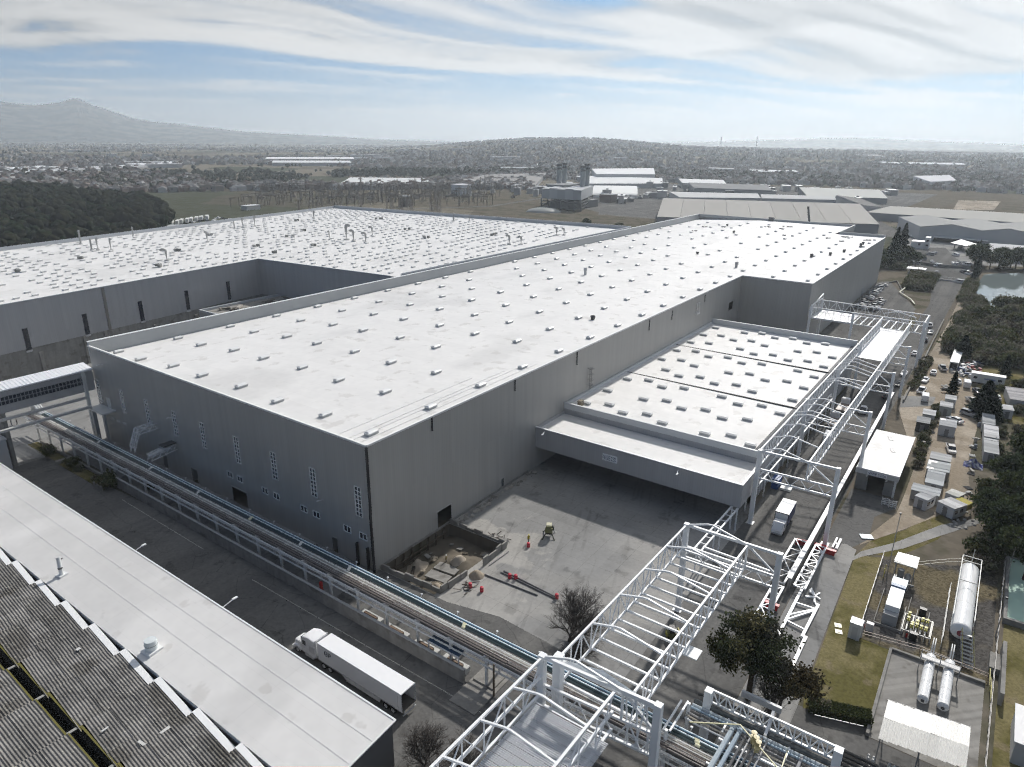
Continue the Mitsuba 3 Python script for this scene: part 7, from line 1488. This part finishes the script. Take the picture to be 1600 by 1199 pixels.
# right big hall with a row of gables
k = thing('gabled_hall', 'big grey hall with low white gables and a dark loading front beyond the far gate', 'building'); prof = [(-20.7, 10.2), (-41, 13.4), (-60.8, 10.4), (-77, 13.0), (-94, 10.3), (-112, 13), (-130, 10)]; dv = A([70, 24, 0])
m = MB((.42, .425, .42))
for (ya, za), (yb, zb) in zip(prof[:-1], prof[1:]): z0_ = 3.5 if yb > -65 else 0; m.quad((554, ya, z0_), (554, yb, z0_), (554, yb, zb), (554, ya, za))
m.quad((554, -20.7, 0), (554, -31, 0), (554, -31, 3.5), (554, -20.7, 3.5))
m.quad((554, -20.7, 0), (624, 3.3, 0), (624, 3.3, 10.2), (554, -20.7, 10.2)); part(k, 'wall', m.ply('paint'))
for (ya, za), (yb, zb) in zip(prof[:-1], prof[1:]): m = MB(A([.43, .43, .415]) * (.94 + .1 * RS.rand())); a_, b_ = A([553.4, ya, za + .1]), A([553.4, yb, zb + .1]); m.quad(a_, b_, b_ + dv * 1.0, a_ + dv * 1.0); part(k, 'roof', m.ply('matte'))
m = MB((.25, .25, .25)); m.quad((590, -100, 0), (590, -20, 0), (590, -20, 10), (590, -100, 10)); m.quad((554, -21, .1), (590, -21, .1), (590, -100, .1), (554, -100, .1)); part(k, 'inside', m.ply('matte'), 'inside of the open loading front'); m = MB((.56, .56, .54)); m.b2((548, -66, 3.4), (554, -31, 3.8)); part(k, 'canopy', m.ply('paint'))
quadhall('warehouse', 'long low pale hall behind the gabled hall', [(690, 40), (676, -95), (767, -95), (770, 30)], (7, 7, 8, 8), (.40, .40, .39), (.46, .45, .42)); quadhall('warehouse', 'white roofed wing at the right edge before the gabled hall', [(470, -68), (470, -110), (520, -110), (520, -68)], (5, 5, 5.4, 5.4), (.5, .5, .5), (.6, .6, .6))
k = thing('gate_building', 'small white two storey gate building left of the dark loading front', 'building'); m = MB((.66, .66, .64)); m.b2((500, -30, 0), (510, -22, 5)); m.b2((502, -33, 0), (510, -30, 8)); part(k, 'wall', m.ply('paint')); m = MB(); m.b2((499.8, -28, 2.5), (500, -26.4, 3.9)); m.b2((501.8, -32.4, 2), (502, -31, 3.4)); m.b2((501.8, -32.4, 5), (502, -31, 6.4)); part(k, 'window', m.ply('glass'))
k = thing('filling_station', 'filling station canopy on posts beyond the far gate', 'canopy'); m = MB((.6, .6, .58)); m.add([[512, -45, 4.6], [500, -55, 4.6], [511, -61, 5.2], [533, -50, 5.2]], [[0, 1, 2, 3]]); m.quad((512, -45, 4.6), (500, -55, 4.6), (500, -55, 4.1), (512, -45, 4.1), (.06, .06, .06)); m.quad((500, -55, 4.6), (511, -61, 5.2), (511, -61, 4.6), (500, -55, 4.0), (.2, .2, .2)); part(k, 'roof', m.ply('paint')); m = MB((.1, .1, .1)); [m.beam((x, y, 0), (x, y, 4.6), .5) for x, y in ((510, -48), (503, -54), (513, -57), (522, -52))]; m.b2((508, -53, 0), (518, -50, 2.2)); part(k, 'post', m.ply('paint'))
m = MB((.5, .5, .48)); m.beam((424, -36.5, .9), (419, -47.5, .9), .4, 1.8); m.beam((419, -47.5, .9), (427, -62.8, .9), .4, 1.8); one('gate_wall', m.ply('cast'), 'pale curved wall beyond the far gate', 'wall')
k = thing('guard_booth', 'small white guard booth under a flat roof at the far gate', 'booth'); m = MB((.68, .68, .66)); m.b2((387, -37.5, 0), (391, -34.5, 2.6)); part(k, 'wall', m.ply('paint')); m = MB((.76, .76, .75)); m.b2((384.5, -43, 2.6), (391.8, -33.5, 3.0)); part(k, 'roof', m.ply('paint')); m = MB(); m.b2((386.9, -37, 1.1), (387, -35, 2.1)); part(k, 'window', m.ply('glass'))
k = thing('gate_fence', 'pale barred gate across the road at the far end', 'gate'); m = MB((.5, .5, .48)); [m.beam((374.2 - .14 * (y + 40) * -1 * 0 - (abs(y + 40)) * .14, y, 0), (374.2 - abs(y + 40) * .14, y, 2.2), .16) for y in np.arange(-40, -59, -1.2)]; part(k, 'bar', m.ply('paint')); m = MB((.55, .55, .53)); m.beam((374.2, -40, .4), (371.6, -58.8, .4), .3, .9); m.beam((374.2, -40, 2.1), (371.6, -58.8, 2.1), .15); part(k, 'base', m.ply('paint'))
v = MB((.40, .37, .27)); v.tube([(346, -40.5, .8), (318, -39, .8), (302, -46, .8), (293, -48.5, .6)], .35, 6); one('yellow_kerb', v.ply('paint', 40), 'pale yellow barrier at the end of the car park bank', 'kerb')
m = MB((.42, .42, .4)); m.beam((345.6, -30.5, .4), (352, -33.5, .4), .4, .8); m.beam((352, -33.5, .4), (320, -40.5, .4), .4, .8); one('car_park_wall', m.ply('cast'), 'low curved wall round the far car park', 'wall')
for i in range(9): v = MB((.06, .07, .04)); v.lathe([[0, 6 + 2 * RS.rand()], [.9, 3], [.7, 0], [0, 0]], (0, 0, 0), 7); one('cypress', at(v.ply('matte', 40), M(640 + 4 * RS.rand(), -18 - 4.2 * i)), 'slim dark cypress in the row above the gabled hall roof', 'tree', 'cypresses behind the gabled hall')
# mobile crane arm behind the hall
k = thing('crane', 'dark telescopic crane arm raised behind the far roof edge', 'crane'); m = MB((.06, .06, .06)); m.beam((392.5, 22, 12), (395.5, 27.5, 33), 1.1, .9); part(k, 'boom', m.ply('paint')); m = MB((.12, .11, .07)); m.b2((388, 17, 0), (400, 21, 3)); m.b2((390, 20, 3), (394, 24, 12.5)); part(k, 'carrier', m.ply('paint')); m = MB((.1, .1, .1)); m.b2((386.5, 45, 23.6), (388.6, 48, 26)); part(k, 'counterweight', m.ply('paint'))
# power plant
k = thing('power_plant', 'grey power station block raised on dark framing with four stacks', 'building')
pb = [A(p) for p in ((570, 339), (574, 292.5), (648, 320), (700, 395))]
n = 5
for i in range(n):
    a0_, a1_ = lerp(pb[0], pb[1], i / n), lerp(pb[0], pb[1], (i + 1) / n); b0_, b1_ = lerp(pb[3], pb[2], i / n), lerp(pb[3], pb[2], (i + 1) / n); m = MB(A([.42, .43, .43]) * (.9 + .12 * (i % 2))); V8 = [(*p, z) for z in (11.5, 21.5 + .8 * (i % 2)) for p in (a0_, a1_, b1_, b0_)]; m.add(V8, [[0, 1, 5, 4], [1, 2, 6, 5], [2, 3, 7, 6], [3, 0, 4, 7], [4, 5, 6, 7]]); part(k, 'bay', m.ply('paint'))
m = MB((.09, .09, .09)); 
for i in range(7):
    for t in (0, .5, 1):
        p = lerp(lerp(pb[0], pb[1], i / 6), lerp(pb[3], pb[2], i / 6), t); m.beam((*p, 0), (*p, 11.5), 1.0)
for z in (3, 6, 9): [m.beam((*lerp(pb[0], pb[3], t), z), (*lerp(pb[1], pb[2], t), z), .9) for t in (0, .5, 1)]; [m.beam((*pb[1], z), (*pb[2], z), .8)]
m.b2((588, 308, 0), (640, 340, 8)); part(k, 'frame', m.ply('paint'), 'dark open framing under the block')
for x, y, zt in ((640, 361, 42), (652, 361, 43), (627, 322, 41.5), (642, 325, 43)):
    m = MB((.30, .32, .32)); m.lathe([[2.9, 18], [2.9, zt]], (x, y, 0), 16); s_ = part(k, 'stack', m.ply('paint', 40)); m = MB((.07, .07, .07)); m.lathe([[2.95, zt - 3.4], [3.3, zt - 3.2], [3.3, zt - 1.6], [2.95, zt - 1.6]], (x, y, 0), 16); m.lathe([[3.2, zt + .5], [3.2, zt + 2.5], [0, zt + 2.5]], (x, y, 0), 16); part(s_, 'band', m.ply('paint'))
m = MB((.2, .2, .2)); [m.beam((638 + 4 * i, 330 + 4 * i, 21), (642 + 4 * i, 326 + 4 * i, 34), .6) for i in range(4)]; m.b2((600, 330, 21), (640, 352, 24)); part(k, 'ductwork', m.ply('paint'))
for nm, lab, box, c, cr in [('plant_block', 'white cube building beside the substation', ((648, 514, 0), (668, 532, 14)), (.56, .57, .58), .7), ('plant_block', 'brown block among the pylons', ((490, 463, 0), (502, 474, 11)), (.12, .10, .08), .13), ('plant_block', 'dark boxy annex right of the power station', ((690, 318, 0), (706, 334, 9)), (.13, .10, .09), .2), ('plant_block', 'small white building on the edge of the substation ground, left', ((360, 560, 0), (376, 570, 4)), (.6, .58, .54), .7), ('plant_block', 'grey transformer house by the pipeline', ((800, 470, 0), (812, 482, 10)), (.14, .13, .13), .2), ('plant_block', 'pale low block before the arched hall', ((720, 330, 0), (770, 350, 5)), (.5, .5, .48), .66)]:
    k = thing(nm, lab, 'building'); m = MB(c); m.b2(*box); part(k, 'wall', m.ply('paint')); m = MB((cr, cr, cr)); lo, hi = A(box[0]), A(box[1]); m.b2((lo[0] - .3, lo[1] - .3, hi[2]), (hi[0] + .3, hi[1] + .3, hi[2] + .4)); part(k, 'roof', m.ply('paint'))
k = thing('arched_hall', 'white arched tent hall right of the power station', 'building'); m = MB((.66, .66, .63)); th = np.linspace(0, math.pi, 11); e0, e1 = A([740, 372, 0]), A([772, 323, 0]); f0, f1 = A([872, 442, 0]), A([903, 388, 0])
ar = [[*lerp(a_, b_, (1 - math.cos(t)) / 2)[:2], 4 + 6 * math.sin(t)] for (a_, b_) in ((e0, f0), (e1, f1)) for t in th]; m.add(ar, [[i, i + 1, i + 12, i + 11] for i in range(10)]); m.quad(e0, e1, e1 + [0, 0, 4], e0 + [0, 0, 4]); m.add(ar[:11] + [e0, f0], [[i, i + 1, 11] for i in range(10)]); m.add(ar[11:] + [e1, f1], [[i, i + 1, 11] for i in range(10)]); part(k, 'shell', m.ply('paint'))
k = thing('dome_hall', 'pale rounded tent hall left of the power station', 'building'); m = MB((.24, .25, .235)); m.lathe([[20 * math.cos(a), 12 * math.sin(a)] for a in np.linspace(0, math.pi / 2, 7)], n=18); part(k, 'shell', at(m.ply('paint', 40), M(548, 322, -1, .4, .72) @ np.diag([1.0, 1.3, .62, 1])))
for i in range(150):   # the works behind the halls
    x, y = 690 + 430 * RS.rand(), 60 + 470 * RS.rand()
    if (x < 860 and y < 280) or (800 < x < 960 and y > 340) or x + y * .6 > 1260 or (870 < x < 1050 and y < 200): continue
    L_, W_, h_ = 6 + 26 * RS.rand() ** 2, 5 + 14 * RS.rand() ** 2, 3 + 7 * RS.rand(); c = A([.3, .29, .28]) * (.4 + 1.1 * RS.rand())
    kk = thing('plant_building', 'small grey plant building in the works behind the beige warehouse', 'building', 'plant buildings behind the warehouse'); m = MB(c); m.box((0, 0, h_ / 2), (L_, W_, h_)); m.box((L_ * .2, 0, h_ + 1), (2.5, 2.5, 2)); part(kk, 'wall', at(m.ply('paint'), M(x, y, 0, .38))); m = MB(A([.5, .5, .49]) * (.6 + .6 * RS.rand())); m.box((0, 0, h_ + .2), (L_ + .6, W_ + .6, .4)); part(kk, 'roof', at(m.ply('paint'), M(x, y, 0, .38)))
for pts_ in ([(560, 260), (640, 300), (720, 345), (900, 420)], [(420, 480), (560, 400), (700, 420), (980, 560)]):
    for p0, p1 in zip(pts_[:-1], pts_[1:]):
        v = MB(); v.beam((*p0, .05), (*p1, .05), 7, .06); struct('far_road', v.ply('asphalt'), 'pale works road behind the halls')
# substation pylons
pm = MB((.22, .19, .16)); [pm.beam((sx * .8, sy * .8, 0), (sx * .25, sy * .25, 17), .22) for sx in (-1, 1) for sy in (-1, 1)]; [pm.beam((-.8 + .07 * z / 1.7 * .55, -.8 + .04 * z, z), (.8 - .04 * z, .8 - .04 * z, z + 1.7), .14) for z in np.arange(0, 15, 2.4)]; pm.beam((-3, 0, 15), (3, 0, 15), .25); pm.beam((-2.2, 0, 12.4), (2.2, 0, 12.4), .22); PYL = pm.ply('paint')
gm = MB((.12, .105, .09)); [gm.beam((s * 5, 0, 0), (s * 5, 0, 11), .75) for s in (-1, 1)]; gm.beam((-6, 0, 10.6), (6, 0, 10.6), .7); [gm.beam((x, 0, 8.6), (x, 0, 10.4), .2) for x in (-3, 0, 3)]; GAN = gm.ply('paint')
for i in range(240):
    u, w = RS.rand(), RS.rand(); p = lerp(lerp((372, 600), (560, 400), u), lerp((540, 780), (800, 560), u), w)
    if i % 5 == 0: one('pylon', at(PYL, M(*p, 0, RS.rand() * 3, .9 + .5 * RS.rand())), 'slim lattice pylon in the substation field', 'pylon', 'pylons of the substation')
    else: one('gantry', at(GAN, M(*p, 0, -.8 + .15 * RS.randn(), .7 + .4 * RS.rand())), 'steel gantry in the substation field', 'gantry', 'gantries of the substation')
for i in range(44):
    p = lerp(lerp((372, 600), (560, 400), RS.rand()), lerp((540, 780), (800, 560), RS.rand()), .5) + RS.randn(2) * 30; v = MB(A([.25, .21, .17]) * (.5 + RS.rand())); v.box((0, 0, 1.5), (4 + 3 * RS.rand(), 3, 3)); v.lathe([[.3, 3], [.3, 5], [0, 5]], (.8, 0, 0), 6); v.lathe([[.3, 3], [.3, 5], [0, 5]], (-.8, 0, 0), 6); one('transformer', at(v.ply('paint'), M(*p, 0, -.8)), 'squat transformer in the substation field', 'transformer', 'transformers of the substation')
for i in range(14): v = MB((.6, .6, .58)); v.b2((-6, -1.3, .8), (6, 1.3, 3.8)); v.b2((6.3, -1.2, .5), (8.3, 1.2, 3.0), (.5, .5, .5)); [v.lathe([[.5, -1.2], [.5, 1.2]], (x, 0, .5), 8, 'y', (.03, .03, .03)) for x in (-4, 7)]; one('parked_trailer', at(v.ply('paint'), M(206 + 6.2 * i, 478 + 2.6 * i + 3 * RS.rand(), 0, .95)), 'pale trailer parked in the row behind the older hall', 'trailer', 'trailers parked behind the older hall')
quadhall('warehouse', 'grey low roof at the edge of the wood behind the older hall', [(165, 418), (205, 470), (235, 452), (200, 400)], (5, 5, 5, 5), (.3, .3, .3), (.42, .43, .44))
for i in range(22): one('pylon', at(PYL, M(300 + 160 * RS.rand(), 330 + 60 * RS.rand() + 40, 0, RS.rand() * 3, 1.0 + .5 * RS.rand())), 'slim lattice pylon in the substation field', 'pylon', 'pylons of the substation')
# houses of the town
HC = [(.25, .23, .21), (.34, .325, .31), (.2, .165, .15), (.19, .185, .18), (.5, .49, .475), (.26, .225, .2), (.2, .155, .14)]
far = MB(); nh = 0
rng = np.random.RandomState(77); cand = []
while len(cand) < 12000:
    a_ = rng.uniform(-3, 75); r_ = math.exp(rng.uniform(math.log(1050), math.log(7000))); x, y = r_ * math.cos(math.radians(a_)) - 69, r_ * math.sin(math.radians(a_)) - 78
    den = float(meshkit.noise(A([x * .0021, y * .0021, 1]), 6)); lim = .44 if a_ > 48 else (.30 if a_ > 33 else .18)
    if a_ < 34 and r_ < 1320: continue
    if den > lim: cand.append((r_, x, y))
cand.sort(); HM = []
for q in range(7): v = MB(HC[q]); v.b2((-4, -5, -4), (4, 5, 5.5)); v.b2((-4.2, -5.2, 5.5), (4.2, 5.2, 5.9), A(HC[q]) * .8 + .08); v.b2((-2, -2, 5.9), (1, 2, 7.6), A(HC[q]) * .9); v.b2((-4.04, -3, 1), (-4, -1.6, 2.6), (.05, .05, .06)); v.b2((-4.04, 1.2, 1), (-4, 2.6, 2.6), (.05, .05, .06)); v.b2((-3, -5.04, 2.5), (-1.4, -5, 4), (.05, .05, .06)); HM.append((v.mesh(), v.ply('matte')))
for i, (r_, x, y) in enumerate(cand):
    q = rng.randint(7); mm = M(x, y, float(height(x, y)), rng.randint(4) * math.pi / 2 + .4 * rng.randn(), .75 + .6 * rng.rand())
    if i < 300: one('house', at(HM[q][1], mm), 'small flat roofed house in the hazy town beyond the works', 'house', 'houses of the town')
    else: V_, F_, C_ = HM[q][0]; far.add((np.c_[V_, np.ones(len(V_))] @ mm.T)[:, :3], F_, C_)
one('town', far.ply('matte'), 'countless tiny houses spread over the hazy plain and ridge', 'houses', kind='stuff')
for x, y, h in [(5600, 1930, 60), (5680, 1960, 66), (5500, 1620, 70)]: v = MB((.3, .3, .3)); v.lathe([[5, 0], [3, h], [0, h]], (0, 0, 0), 8); one('mast_tower', at(v.ply('paint'), M(x, y, 40)), 'thin tower standing on the skyline right of the ridge', 'tower', 'towers on the skyline')
